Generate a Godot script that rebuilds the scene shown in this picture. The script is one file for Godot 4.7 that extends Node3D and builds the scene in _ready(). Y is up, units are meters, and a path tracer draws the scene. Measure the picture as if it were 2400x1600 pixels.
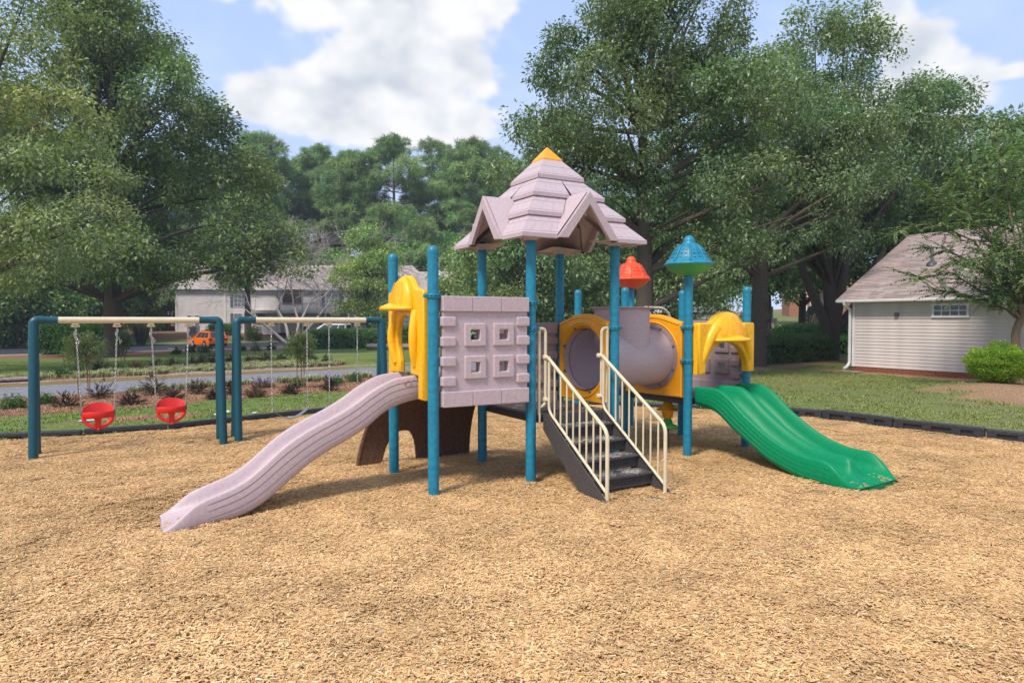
extends Node3D
# A small playground in front of apartments. Units are metres, y is up, the camera looks along -z.

var rng := RandomNumberGenerator.new()
var mats := {}
var texs := {}
var used := {}
var fbm := FastNoiseLite.new()
var fine := FastNoiseLite.new()


func _ready() -> void:
	rng.seed = 7
	fbm.seed = 3
	fbm.frequency = 0.35
	fbm.fractal_octaves = 4
	fine.seed = 11
	fine.frequency = 1.6
	fine.fractal_octaves = 3
	# ---- camera, sky, sun, exposure
	var cam := Camera3D.new()
	cam.name = "camera"
	cam.fov = 53.13
	cam.near = 0.1
	cam.far = 900.0
	cam.position = Vector3(0, 1.9, 0)
	cam.rotation_degrees = Vector3(-1.79, 0, 0)
	add_child(cam)
	cam.current = true
	var env := Environment.new()
	env.tonemap_mode = Environment.TONE_MAPPER_LINEAR
	env.tonemap_exposure = 1.84
	env.background_mode = Environment.BG_SKY
	env.background_energy_multiplier = 0.88
	var sm := PanoramaSkyMaterial.new()
	sm.panorama = make_sky()
	var sky := Sky.new()
	sky.sky_material = sm
	env.sky = sky
	env.sdfgi_enabled = true
	env.ssao_enabled = true
	env.ssil_enabled = true
	env.fog_enabled = true
	env.fog_density = 0.0006
	env.fog_light_color = Color(0.8, 0.87, 0.95)
	var we := WorldEnvironment.new()
	we.name = "world_environment"
	we.environment = env
	add_child(we)
	var sun := DirectionalLight3D.new()
	sun.name = "sun"
	sun.light_energy = 0.72
	sun.light_color = Color(1.0, 0.95, 0.88)
	sun.light_angular_distance = 12.0
	sun.shadow_enabled = true
	sun.rotation_degrees = Vector3(-52, -36, 0)
	add_child(sun)
	# ---- the place
	make_materials()
	make_ground()
	make_houses()
	make_playset()
	make_swings()
	make_border()
	make_vehicles()
	make_street_things()
	make_trees()
	make_plants()
	make_scatter()


# ============================================================ small helpers
func L(r: float, g: float, b: float) -> Color:
	return Color(r, g, b).linear_to_srgb()


func noise_tex(key: String, freq: float, lo: float, hi: float, octaves := 4, size := 512, kind := FastNoiseLite.TYPE_SIMPLEX_SMOOTH) -> NoiseTexture2D:
	if texs.has(key):
		return texs[key]
	var n := FastNoiseLite.new()
	n.seed = texs.size() + 5
	n.noise_type = kind
	n.frequency = freq
	n.fractal_octaves = octaves
	var t := NoiseTexture2D.new()
	t.width = size
	t.height = size
	t.seamless = true
	t.noise = n
	var g := Gradient.new()
	g.set_color(0, Color(lo, lo, lo))
	g.set_color(1, Color(hi, hi, hi))
	t.color_ramp = g
	texs[key] = t
	return t


func mat(key: String, c: Color, rough := 0.6, spec := 0.5, tex: Texture2D = null, scale := 1.0, bump: Texture2D = null, bump_cm := 0.0, metal := 0.0, vcol := false, world := false) -> StandardMaterial3D:
	var m := StandardMaterial3D.new()
	m.resource_name = key
	m.albedo_color = c
	m.roughness = rough
	m.metallic_specular = spec
	m.metallic = metal
	m.cull_mode = BaseMaterial3D.CULL_DISABLED
	m.vertex_color_use_as_albedo = vcol
	if tex or bump:
		m.uv1_triplanar = true
		m.uv1_world_triplanar = world
		m.uv1_scale = Vector3.ONE * scale
	if tex:
		m.albedo_texture = tex
	if bump:
		m.heightmap_enabled = true
		m.heightmap_texture = bump
		m.heightmap_scale = bump_cm
	mats[key] = m
	return m


func S() -> SurfaceTool:
	var s := SurfaceTool.new()
	s.begin(Mesh.PRIMITIVE_TRIANGLES)
	return s


func done(s: SurfaceTool) -> ArrayMesh:
	s.generate_normals()
	return s.commit()


func part(called: String, s: Variant, m: Material, parent: Node3D, at := Transform3D(), label := "") -> MeshInstance3D:
	var o := MeshInstance3D.new()
	o.name = called
	o.mesh = done(s) if s is SurfaceTool else s
	o.material_override = m
	o.transform = at
	parent.add_child(o, true)
	if label:
		o.set_meta("label", label)
	return o


func numbered(called: String) -> String:
	var n: int = used.get(called, 0)
	used[called] = n + 1
	return called if n == 0 else "%s_%03d" % [called, n]


func tag(o: Node3D, label: String, category: String, group := "") -> void:
	o.set_meta("label", label)
	o.set_meta("category", category)
	if group:
		o.set_meta("group", group)


func thing(called: String, label: String, category: String, at := Vector3.ZERO, turn := 0.0, group := "") -> Node3D:
	var o := Node3D.new()
	o.name = numbered(called)
	o.position = at
	o.rotation.y = turn
	add_child(o)
	tag(o, label, category, group)
	return o


func single(called: String, s: Variant, m: Material, label: String, category: String, at := Transform3D(), group := "") -> MeshInstance3D:
	var o := part(numbered(called), s, m, self, at)
	tag(o, label, category, group)
	return o


func structure(called: String, s: Variant, m: Material, label: String) -> MeshInstance3D:
	var o := part(numbered(called), s, m, self)
	o.set_meta("kind", "structure")
	o.set_meta("label", label)
	return o


func copy(src: Node3D, label: String, at: Vector3, turn := 0.0, scale := Vector3.ONE) -> Node3D:
	var o: Node3D = src.duplicate()
	var base := String(src.name)
	if base.right(4).begins_with("_") and base.right(3).is_valid_int():
		base = base.left(-4)
	o.name = numbered(base)
	add_child(o)
	o.transform = Transform3D(Basis(Vector3.UP, turn).scaled_local(scale), at)
	o.set_meta("label", label)
	return o


func many(called: String, mesh: Mesh, m: Material, xf: Array, cols: Array, parent: Node3D, stuff := true) -> MultiMeshInstance3D:
	var mm := MultiMesh.new()
	mm.transform_format = MultiMesh.TRANSFORM_3D
	mm.use_colors = cols.size() > 0
	mm.mesh = mesh
	mm.instance_count = xf.size()
	for i in xf.size():
		mm.set_instance_transform(i, xf[i])
		if cols.size():
			mm.set_instance_color(i, cols[i])
	var o := MultiMeshInstance3D.new()
	o.name = called
	o.multimesh = mm
	o.material_override = m
	parent.add_child(o, true)
	if stuff:
		o.set_meta("kind", "stuff")
	return o


# ------------------------------------------------------------ shapes (points go counter-clockwise as seen from outside)
func tri(s: SurfaceTool, a: Vector3, b: Vector3, c: Vector3, g := -1) -> void:
	s.set_smooth_group(g)
	s.add_vertex(a)
	s.set_smooth_group(g)
	s.add_vertex(c)
	s.set_smooth_group(g)
	s.add_vertex(b)


func quad(s: SurfaceTool, a: Vector3, b: Vector3, c: Vector3, d: Vector3, g := -1) -> void:
	tri(s, a, b, c, g)
	tri(s, a, c, d, g)


func loft(s: SurfaceTool, rings: Array, closed := true, cap := true, g := 1, flat := false) -> void:
	for i in rings.size() - 1:
		var p: PackedVector3Array = rings[i]
		var q: PackedVector3Array = rings[i + 1]
		var n := p.size()
		for j in (n if closed else n - 1):
			var k := (j + 1) % n
			quad(s, p[j], p[k], q[k], q[j], -1 if flat else g)
	if cap and closed:
		for e in 2:
			var r: PackedVector3Array = rings[0] if e == 0 else rings[rings.size() - 1]
			var c := Vector3.ZERO
			for v in r:
				c += v
			c /= r.size()
			for j in r.size():
				var k := (j + 1) % r.size()
				if e == 0:
					tri(s, c, r[k], r[j])
				else:
					tri(s, c, r[j], r[k])


func tube(s: SurfaceTool, path: Array, r: Variant, sides := 10, cap := true, g := 1, squash := 1.0) -> void:
	var rings := []
	var n := Vector3.ZERO
	for i in path.size():
		var a: Vector3 = path[maxi(i - 1, 0)]
		var b: Vector3 = path[mini(i + 1, path.size() - 1)]
		var t := (b - a).normalized()
		if n == Vector3.ZERO:
			n = t.cross(Vector3.UP if absf(t.y) < 0.9 else Vector3.RIGHT).normalized()
		n = (n - t * n.dot(t)).normalized()
		var w := t.cross(n)
		var rad: float = r[i] if r is Array else r
		var ring := PackedVector3Array()
		for j in sides:
			var f := TAU * j / sides
			ring.append(path[i] + n * cos(f) * rad + w * sin(f) * rad * squash)
		rings.append(ring)
	loft(s, rings, true, cap, g)


func lathe(s: SurfaceTool, prof: Array, sides := 24, at := Transform3D(), g := 1, flute := 0.0, nf := 8, cap := true) -> void:
	var rings := []
	for p in prof:
		var ring := PackedVector3Array()
		for j in sides:
			var f := TAU * j / sides
			var r: float = p.x * (1.0 + flute * cos(f * nf))
			ring.append(at * Vector3(cos(f) * r, p.y, -sin(f) * r))
		rings.append(ring)
	loft(s, rings, true, cap, g)


func curve(pts: Array, steps := 6) -> Array:  # Catmull-Rom through the points
	var out := []
	for i in pts.size() - 1:
		var a = pts[maxi(i - 1, 0)]
		var b = pts[i]
		var c = pts[i + 1]
		var d = pts[mini(i + 2, pts.size() - 1)]
		for k in steps:
			var t := float(k) / steps
			out.append(0.5 * (2.0 * b + (c - a) * t + (2.0 * a - 5.0 * b + 4.0 * c - d) * t * t + (3.0 * b - a - 3.0 * c + d) * t * t * t))
	out.append(pts[pts.size() - 1])
	return out


func bend(pts: Array, r: float, steps := 5) -> Array:  # straight runs joined by rounded corners
	var out := [pts[0]]
	for i in range(1, pts.size() - 1):
		var p: Vector3 = pts[i]
		var u: Vector3 = (pts[i - 1] - p)
		var w: Vector3 = (pts[i + 1] - p)
		var k := minf(r, minf(u.length(), w.length()) * 0.48)
		var a := p + u.normalized() * k
		var c := p + w.normalized() * k
		for j in steps + 1:
			var t := float(j) / steps
			out.append(a.lerp(p, t).lerp(p.lerp(c, t), t))
	out.append(pts[pts.size() - 1])
	return out


func rrect(w: float, h: float, r: float, n := 3, cx := 0.0, cy := 0.0) -> PackedVector2Array:
	var out := PackedVector2Array()
	for q in 4:
		var c := Vector2((w / 2 - r) * (1 if q in [0, 3] else -1), (h / 2 - r) * (1 if q < 2 else -1)) + Vector2(cx, cy)
		for i in n + 1:
			var f := PI / 2 * (q + float(i) / n)
			out.append(c + Vector2(cos(f), sin(f)) * r)
	return out


func inset(p: PackedVector2Array, d: float) -> PackedVector2Array:
	var out := PackedVector2Array()
	var n := p.size()
	for i in n:
		var a := (p[i] - p[(i + n - 1) % n]).normalized()
		var b := (p[(i + 1) % n] - p[i]).normalized()
		var m := Vector2(-a.y, a.x) + Vector2(-b.y, b.x)
		var l := m.length_squared()
		out.append(p[i] + m * (2.0 / maxf(l, 0.8)) * d)
	return out


func ring3(p: PackedVector2Array, z: float, at: Transform3D) -> PackedVector3Array:
	var out := PackedVector3Array()
	for v in p:
		out.append(at * Vector3(v.x, v.y, z))
	return out


func fill(s: SurfaceTool, p: PackedVector2Array, z: float, at: Transform3D, up: bool) -> void:
	var ix := Geometry2D.triangulate_polygon(p)
	for i in range(0, ix.size(), 3):
		var a := p[ix[i]]
		var b := p[ix[i + 1]]
		var c := p[ix[i + 2]]
		if ((b - a).cross(c - a) > 0) != up:
			var t := b
			b = c
			c = t
		tri(s, at * Vector3(a.x, a.y, z), at * Vector3(b.x, b.y, z), at * Vector3(c.x, c.y, z))


# a slab with rounded edges: the outline runs counter-clockwise in x, y and the slab is centred on z = 0
func prism(s: SurfaceTool, p: PackedVector2Array, depth: float, at := Transform3D(), bev := 0.0, g := 1) -> void:
	var h := depth / 2
	if bev > 0:
		var q := inset(p, bev)
		var mid := inset(p, bev * 0.3)
		loft(s, [ring3(q, -h, at), ring3(mid, -h + bev * 0.3, at), ring3(p, -h + bev, at)], true, false, g)
		loft(s, [ring3(p, -h + bev, at), ring3(p, h - bev, at)], true, false, -1)
		loft(s, [ring3(p, h - bev, at), ring3(mid, h - bev * 0.3, at), ring3(q, h, at)], true, false, g)
		fill(s, q, h, at, true)
		fill(s, q, -h, at, false)
	else:
		loft(s, [ring3(p, -h, at), ring3(p, h, at)], true, false, -1)
		fill(s, p, h, at, true)
		fill(s, p, -h, at, false)


func box(s: SurfaceTool, c: Vector3, size: Vector3, at := Transform3D(), bev := 0.0) -> void:
	var b := at * Transform3D(Basis(), c)
	if bev > 0:
		prism(s, rrect(size.x, size.y, bev, 1), size.z, b, bev, -1)
		return
	var h := size / 2
	var v := []
	for i in 8:
		v.append(b * Vector3(h.x * (1 if i & 1 else -1), h.y * (1 if i & 2 else -1), h.z * (1 if i & 4 else -1)))
	for f in [[4, 5, 7, 6], [1, 0, 2, 3], [5, 1, 3, 7], [0, 4, 6, 2], [6, 7, 3, 2], [0, 1, 5, 4]]:
		quad(s, v[f[0]], v[f[1]], v[f[2]], v[f[3]])


func boxmesh(size: Vector3, bev := 0.0) -> ArrayMesh:
	var s := S()
	box(s, Vector3.ZERO, size, Transform3D(), bev)
	return done(s)


func ball(s: SurfaceTool, c: Vector3, r: Vector3, at := Transform3D(), n := 8, from := -PI / 2, to := PI / 2) -> void:
	var rings := []
	for i in n + 1:
		var f := lerpf(from, to, float(i) / n)
		var ring := PackedVector3Array()
		for j in n * 2:
			var a := TAU * j / (n * 2)
			ring.append(at * (c + Vector3(cos(a) * cos(f) * r.x, sin(f) * r.y, -sin(a) * cos(f) * r.z)))
		rings.append(ring)
	loft(s, rings, true, false, 1)


func smooth(a: float, b: float, x: float) -> float:
	return smoothstep(a, b, x)


func lerp_table(xs: Array, ys: Array, x: float) -> float:
	if x <= xs[0]:
		return ys[0]
	for i in xs.size() - 1:
		if x <= xs[i + 1]:
			return lerpf(ys[i], ys[i + 1], (x - xs[i]) / (xs[i + 1] - xs[i]))
	return ys[ys.size() - 1]


# ============================================================ sky: blue air and two cumulus clouds ahead, broken cloud elsewhere
func make_sky() -> ImageTexture:
	var w := 2048
	var h := 1024
	var im := Image.create(w, h, false, Image.FORMAT_RGBF)
	var n := FastNoiseLite.new()
	n.seed = 21
	n.frequency = 1.0
	n.fractal_octaves = 5
	n.fractal_gain = 0.52
	var n2 := FastNoiseLite.new()
	n2.seed = 5
	n2.frequency = 1.0
	n2.fractal_octaves = 2
	# azimuth, elevation, half width, half height of the billows, in degrees
	var puffs := [
		[-14.0, 26.0, 10.0, 6.0], [-8.0, 22.0, 7.5, 7.0], [-3.5, 25.5, 4.5, 5.0], [-9.5, 18.2, 7.0, 4.6], [-14.0, 17.0, 6.5, 3.2], [-19.0, 16.6, 4.0, 2.6], [-6.0, 16.2, 5.2, 3.0], [-12.0, 15.4, 9.0, 2.2], [-6.0, 19.0, 5.0, 5.0], [-23.0, 25.5, 7.0, 3.2], [-3.0, 30.0, 9.0, 6.0], [-16.0, 34.0, 16.0, 7.0],
		[28.6, 20.0, 2.2, 2.5], [30.2, 18.0, 3.0, 3.2], [32.0, 16.0, 3.4, 2.8], [29.4, 15.6, 3.4, 2.6], [36.2, 16.2, 2.4, 0.6],
	]
	for y in h:
		var el := 90.0 - 180.0 * (y + 0.5) / h
		var e := deg_to_rad(el)
		for x in w:
			var az := wrapf(360.0 * (x + 0.5) / w, -180.0, 180.0)
			var a := deg_to_rad(az)
			if el < -1.0:
				im.set_pixel(x, y, Color(0.30, 0.28, 0.22))
				continue
			var d := Vector3(sin(a) * cos(e), sin(e), -cos(a) * cos(e))
			var up := clampf(el / 60.0, 0.0, 1.0)
			var air := Color(0.43, 0.53, 0.70).lerp(Color(0.165, 0.28, 0.57), pow(up, 0.62))
			var ahead := 1.0 - smooth(34.0, 52.0, absf(az - 1.0)) * 1.0
			ahead *= 1.0 - smooth(30.0, 48.0, el)
			var q := d * 4.0
			q.y *= 1.6
			var f := n.get_noise_3dv(q * 1.7)
			var f2 := n.get_noise_3dv(q * 5.5 + Vector3(3, 1, 2))
			var b := -1.0
			if ahead > 0.0:
				for p in puffs:
					var u: float = (az - p[0]) / p[2]
					var v: float = (el - p[1]) / p[3]
					if v < 0.0:
						v *= 1.25
					b = maxf(b, 1.0 - (u * u + v * v))
			var far := n2.get_noise_3dv(d * 3.2) * 1.6 + 0.02
			var dens := lerpf(far, 1.35 * maxf(b, -1.0), ahead) + 0.66 * f + 0.70 * f2
			var al := smooth(-0.16, 0.62, dens)
			var veil := 0.10 * smooth(-0.3, 0.5, f + 0.3 * f2) + 0.12 * (1.0 - up)
			var shade := clampf(0.6 + 0.9 * n2.get_noise_3dv(q * 2.2 + Vector3(0, 0.35, 0)) + 0.5 * f2, 0.0, 1.0)
			var white := Color(0.41, 0.44, 0.50).lerp(Color(0.63, 0.632, 0.64), shade)
			white = white.lerp(Color(0.64, 0.64, 0.64), 0.4 * (1.0 - smooth(0.3, 0.9, dens)))
			im.set_pixel(x, y, air.lerp(Color(0.70, 0.73, 0.78), veil).lerp(white, al))
	return ImageTexture.create_from_image(im)


func make_materials() -> void:
	var soft := noise_tex("soft", 0.006, 0.92, 1.0)
	var wear := noise_tex("wear", 0.02, 0.72, 1.06, 5)
	var pit := noise_tex("pit", 0.16, 0.0, 1.0, 3)
	var scuff := noise_tex("scuff", 0.03, 0.92, 1.03, 5)
	var mott := noise_tex("mottle", 0.03, 0.55, 1.1, 5)
	var fade := noise_tex("fade", 0.018, 0.80, 1.06, 5)
	mat("post_blue", L(0.010, 0.24, 0.395), 0.42, 0.5, fade, 1.2)
	mat("clamp_blue", L(0.008, 0.19, 0.30), 0.42, 0.5)
	mat("swing_teal", L(0.003, 0.078, 0.115), 0.4, 0.5, soft, 0.9)
	mat("cream", L(0.72, 0.64, 0.46), 0.4, 0.5, soft, 1.4)
	mat("lavender", L(0.53, 0.43, 0.47), 0.48, 0.45, scuff, 1.3)
	var thin: StandardMaterial3D = mats.lavender.duplicate()
	thin.resource_name = "lavender_thin"
	thin.backlight_enabled = true
	thin.backlight = Color(0.40, 0.39, 0.39)
	mats["lavender_thin"] = thin
	mat("groove", L(0.20, 0.155, 0.17), 0.7, 0.3)
	mat("brown_plastic", L(0.155, 0.085, 0.06), 0.55, 0.4, wear, 1.5, pit, 0.1)
	mat("lilac_brown", L(0.36, 0.272, 0.285), 0.5, 0.4, soft, 1.1)
	mat("yellow", L(0.95, 0.50, 0.008), 0.38, 0.5, scuff, 1.0)
	mat("orange_yellow", L(0.92, 0.40, 0.008), 0.4, 0.5, soft, 0.9)
	mat("green_slide", L(0.0005, 0.245, 0.105), 0.42, 0.3, scuff, 0.8)
	mat("green_dark", L(0.005, 0.26, 0.10), 0.4, 0.5)
	mat("orange_hat", L(0.82, 0.085, 0.022), 0.42, 0.5, soft, 1.2)
	mat("hat_green", L(0.05, 0.36, 0.09), 0.45, 0.5)
	mat("red_seat", L(0.74, 0.018, 0.012), 0.4, 0.5, soft, 2.0)
	mat("deck_grey", L(0.085, 0.078, 0.084), 0.6, 0.5, wear, 3.0, pit, 0.15)
	mat("bolt", L(0.16, 0.12, 0.13), 0.4, 0.5)
	mat("steel", L(0.62, 0.62, 0.64), 0.28, 0.5, null, 1.0, null, 0.0, 0.9)
	mat("belt", L(0.16, 0.17, 0.22), 0.5, 0.5)
	mat("border_black", L(0.04, 0.04, 0.055), 0.5, 0.5, wear, 2.0, pit, 0.12)
	mat("siding", L(0.66, 0.595, 0.585), 0.55, 0.4, soft, 0.5)
	mat("siding_far", L(0.68, 0.65, 0.66), 0.6, 0.4, soft, 0.3)
	mat("trim_white", L(0.76, 0.76, 0.78), 0.45, 0.5, soft, 0.7)
	mat("shingle", Color.WHITE, 0.9, 0.3, noise_tex("grit", 0.12, 0.78, 1.05, 3), 1.6, pit, 0.3, 0.0, true)
	mat("clay_base", L(0.34, 0.135, 0.075), 0.9, 0.2, mott, 0.9)
	mat("glass_dark", L(0.05, 0.06, 0.075), 0.08, 0.6)
	mat("glass_blue", L(0.16, 0.20, 0.25), 0.1, 0.6)
	mat("shutter", L(0.10, 0.13, 0.18), 0.6, 0.4)
	mat("pipe_grey", L(0.055, 0.065, 0.075), 0.5, 0.5)
	mat("brick_wall", L(0.50, 0.235, 0.15), 0.85, 0.3, mott, 0.8)
	mat("car_orange", L(0.86, 0.175, 0.008), 0.25, 0.5)
	mat("car_white", L(0.74, 0.75, 0.79), 0.25, 0.5)
	mat("car_silver", L(0.45, 0.50, 0.60), 0.3, 0.5)
	mat("car_maroon", L(0.075, 0.018, 0.026), 0.25, 0.5)
	mat("car_black", L(0.02, 0.02, 0.024), 0.3, 0.5)
	mat("tyre", L(0.022, 0.022, 0.024), 0.8, 0.3)
	mat("lamp_red", L(0.45, 0.02, 0.02), 0.2, 0.6)
	mat("plate", L(0.62, 0.64, 0.68), 0.4, 0.5)
	mat("sign_blue", L(0.03, 0.13, 0.5), 0.4, 0.5)
	mat("sign_grey", L(0.32, 0.35, 0.40), 0.5, 0.5)
	mat("yellow_paint", L(0.80, 0.56, 0.03), 0.5, 0.5)
	mat("wood_pole", L(0.10, 0.07, 0.065), 0.85, 0.3)
	mat("asphalt", L(0.25, 0.255, 0.295), 0.95, 0.2, noise_tex("tar", 0.03, 0.78, 1.08, 6), 0.25, pit, 0.2, 0.0, false, true)
	mat("lot_asphalt", L(0.06, 0.064, 0.085), 1.0, 0.08, texs["tar"], 0.2, null, 0.0, 0.0, false, true)
	mat("concrete", L(0.46, 0.38, 0.325), 0.85, 0.4, mott, 0.5, pit, 0.2, 0.0, false, true)
	mat("paint_line", L(0.62, 0.62, 0.62), 0.7, 0.4)
	mat("ground", Color.WHITE, 1.0, 0.2, noise_tex("turf", 0.05, 0.62, 1.25, 5), 0.55, pit, 1.2, 0.0, true, true)
	mat("mulch_base", L(0.60, 0.40, 0.21), 1.0, 0.2, noise_tex("mulch", 0.07, 0.72, 1.1, 5), 0.9, pit, 2.0, 0.0, false, true)
	mat("chips", Color.WHITE, 0.85, 0.3, null, 1.0, null, 0.0, 0.0, true)
	mat("bark", L(0.18, 0.145, 0.125), 0.95, 0.2, noise_tex("bark", 0.05, 0.5, 1.25, 5), 0.9, texs["bark"], 4.0)
	mat("bark_pine", L(0.27, 0.19, 0.155), 0.95, 0.2, texs["bark"], 0.8, texs["bark"], 3.0)
	mat("bark_pale", L(0.52, 0.47, 0.45), 0.9, 0.2, texs["bark"], 1.2)
	mat("bark_tan", L(0.33, 0.235, 0.16), 0.85, 0.2, texs["bark"], 2.0)
	mat("white_litter", L(0.6, 0.62, 0.66), 0.7, 0.3)
	mat("pink_tape", L(0.75, 0.10, 0.11), 0.6, 0.3)
	mat("turf_blade", Color.WHITE, 0.9, 0.2, null, 1.0, null, 0.0, 0.0, true)
	for k in ["leaf", "leaf_gloss", "needle", "blade"]:
		var m := mat(k, Color.WHITE, 0.33 if k == "leaf_gloss" else 0.6, 0.5, null, 1.0, null, 0.0, 0.0, true)
		m.backlight_enabled = true
		m.backlight = Color(0.75, 0.85, 0.40) if k != "needle" else Color(0.45, 0.52, 0.28)


# ============================================================ ground
func ground_h(x: float, z: float) -> float:  # z counts forwards from the camera
	var s := -0.667 * x + 0.745 * z
	var h := lerp_table([14, 23.2, 29.2, 61, 79.5, 96, 200, 400], [0, -0.28, -0.28, -0.68, -0.62, 0.3, 2, 4], s)
	if x > 6.0:
		h = lerpf(h, lerp_table([33, 60, 80, 105, 250], [0, 1.15, 1.45, 2.6, 6], z), smooth(0.27, 0.36, x / maxf(z, 1.0)))
	h += 0.34 * exp(-(pow((x - 12.0) / 1.9, 2) + pow((z - 16.9) / 1.3, 2)))
	h += 0.12 * exp(-(pow((x - 11.2) / 2.2, 2) + pow((z - 15.2) / 1.5, 2)))
	return h


func road_s(x: float, z: float) -> float:
	return -0.667 * x + 0.745 * z


func mulch_h(x: float, z: float) -> float:
	var h := 0.022 * fbm.get_noise_2d(x * 2.6, z * 2.6)
	h -= 0.16 * exp(-(pow((x + 3.3) / 0.8, 2) + pow((z - 6.7) / 0.7, 2)))
	h -= 0.05 * exp(-(pow((x + 5.8) / 2.2, 2) + pow((z - 10.2) / 1.0, 2)))
	h -= 0.09 * exp(-(pow((x - 4.30) / 0.55, 2) + pow((z - 7.95) / 0.45, 2)))
	h += 0.05 * exp(-(pow((x + 2.55) / 0.35, 2) + pow((z - 6.4) / 0.2, 2)))
	return h


func border_line() -> PackedVector2Array:
	return PackedVector2Array([Vector2(-12.0, 9.3), Vector2(-10.8, 9.75), Vector2(-9.6, 10.3), Vector2(-8.35, 10.9), Vector2(-7.13, 11.28), Vector2(-6.01, 11.87), Vector2(-5.05, 12.85), Vector2(-4.1, 13.8), Vector2(-3.1, 14.5), Vector2(-1.95, 14.9), Vector2(-0.75, 15.15), Vector2(0.45, 15.3), Vector2(1.7, 15.25), Vector2(2.9, 15.0), Vector2(4.05, 14.6), Vector2(5.1, 14.0), Vector2(6.03, 13.18), Vector2(6.78, 12.05), Vector2(7.65, 10.95), Vector2(8.5, 10.0), Vector2(9.4, 9.1), Vector2(10.3, 8.2)])


# how much of the ground at a spot is pine straw (x), bare clay (y) and dry grass (z)
func cover(x: float, z: float) -> Vector3:
	var s := road_s(x, z)
	var wob := 0.9 * fbm.get_noise_2d(x * 1.3, z * 1.3) + 0.25 * fine.get_noise_2d(x, z)
	var straw := 0.0
	straw = maxf(straw, smooth(17.2, 17.8, s + wob * 0.6) * (1.0 - smooth(23.6, 24.0, s)) * (1.0 - smooth(1.0, 4.0, x)))
	var far_to := lerp_table([-22, -17, -13, -10, -7.4], [31.2, 34.5, 38.0, 35.5, 28.0], x)
	straw = maxf(straw, smooth(28.8, 29.1, s) * (1.0 - smooth(far_to - 0.4, far_to + 0.4, s + wob * 0.8)))
	straw = maxf(straw, smooth(54.5, 55.5, s + wob) * (1.0 - smooth(61.0, 61.6, s)) * (1.0 - smooth(-17, -14, x)))
	straw = maxf(straw, smooth(83.0, 84.5, s + wob) * (1.0 - smooth(130.0, 135.0, s)) * smooth(-60, -50, x))
	straw = maxf(straw, 1.0 - smooth(3.0, 4.6, Vector2(x + 29.0, (z - 48.0) * 0.75).length() + wob * 1.2))
	straw = maxf(straw, smooth(72.0, 74.0, s + wob * 2.0) * (1.0 - smooth(-44, -41, x)))
	var clay := 1.0 - smooth(0.75, 1.15, Vector2((x - 12.1) / 2.2, (z - 15.7) / 1.6).length() + wob * 0.75)
	var along := (x - 12.7) * 0.544 - (z - 25.4) * 0.839
	var off := -(x - 12.7) * 0.839 - (z - 25.4) * 0.544
	clay = maxf(clay, smooth(-1.6, -0.8, along) * (1.0 - smooth(0.7, 1.3, off + wob)) * smooth(-0.5, 0.0, off))
	var hedge := absf(s - 13.6 + 0.02 * (x - 12.0)) if x > 6.0 else 9.0
	clay = maxf(clay, 0.9 * (1.0 - smooth(0.25, 1.0, hedge + wob * 0.6)) * smooth(7, 9, x))
	var dry := smooth(-0.1, 0.5, fbm.get_noise_2d(x * 0.35 + 9.0, z * 0.35)) * 0.75
	var patch := 1.0 - smooth(0.7, 1.1, Vector2(((x + 7.3) * 0.867 + (z - 13.3) * 0.498) / 1.7, (-(x + 7.3) * 0.498 + (z - 13.3) * 0.867) / 0.5).length() + wob * 0.45)
	return Vector3(maxf(straw, patch * 0.85), clay, dry)


func ground_color(x: float, z: float) -> Color:
	var k := cover(x, z)
	var c := Color(0.162, 0.238, 0.068).lerp(Color(0.24, 0.258, 0.105), k.z)
	if x > 4.0:
		c = c.lerp(Color(0.215, 0.22, 0.105), 0.6 * smooth(4.0, 8.0, x))
	var n := 0.5 + 0.5 * fine.get_noise_2d(x * 0.7, z * 0.7)
	c = c.lerp(Color(0.335, 0.195, 0.122).lerp(Color(0.245, 0.135, 0.085), n), k.x)
	c = c.lerp(Color(0.44, 0.285, 0.185).lerp(Color(0.31, 0.195, 0.12), n), k.y)
	return c


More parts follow.
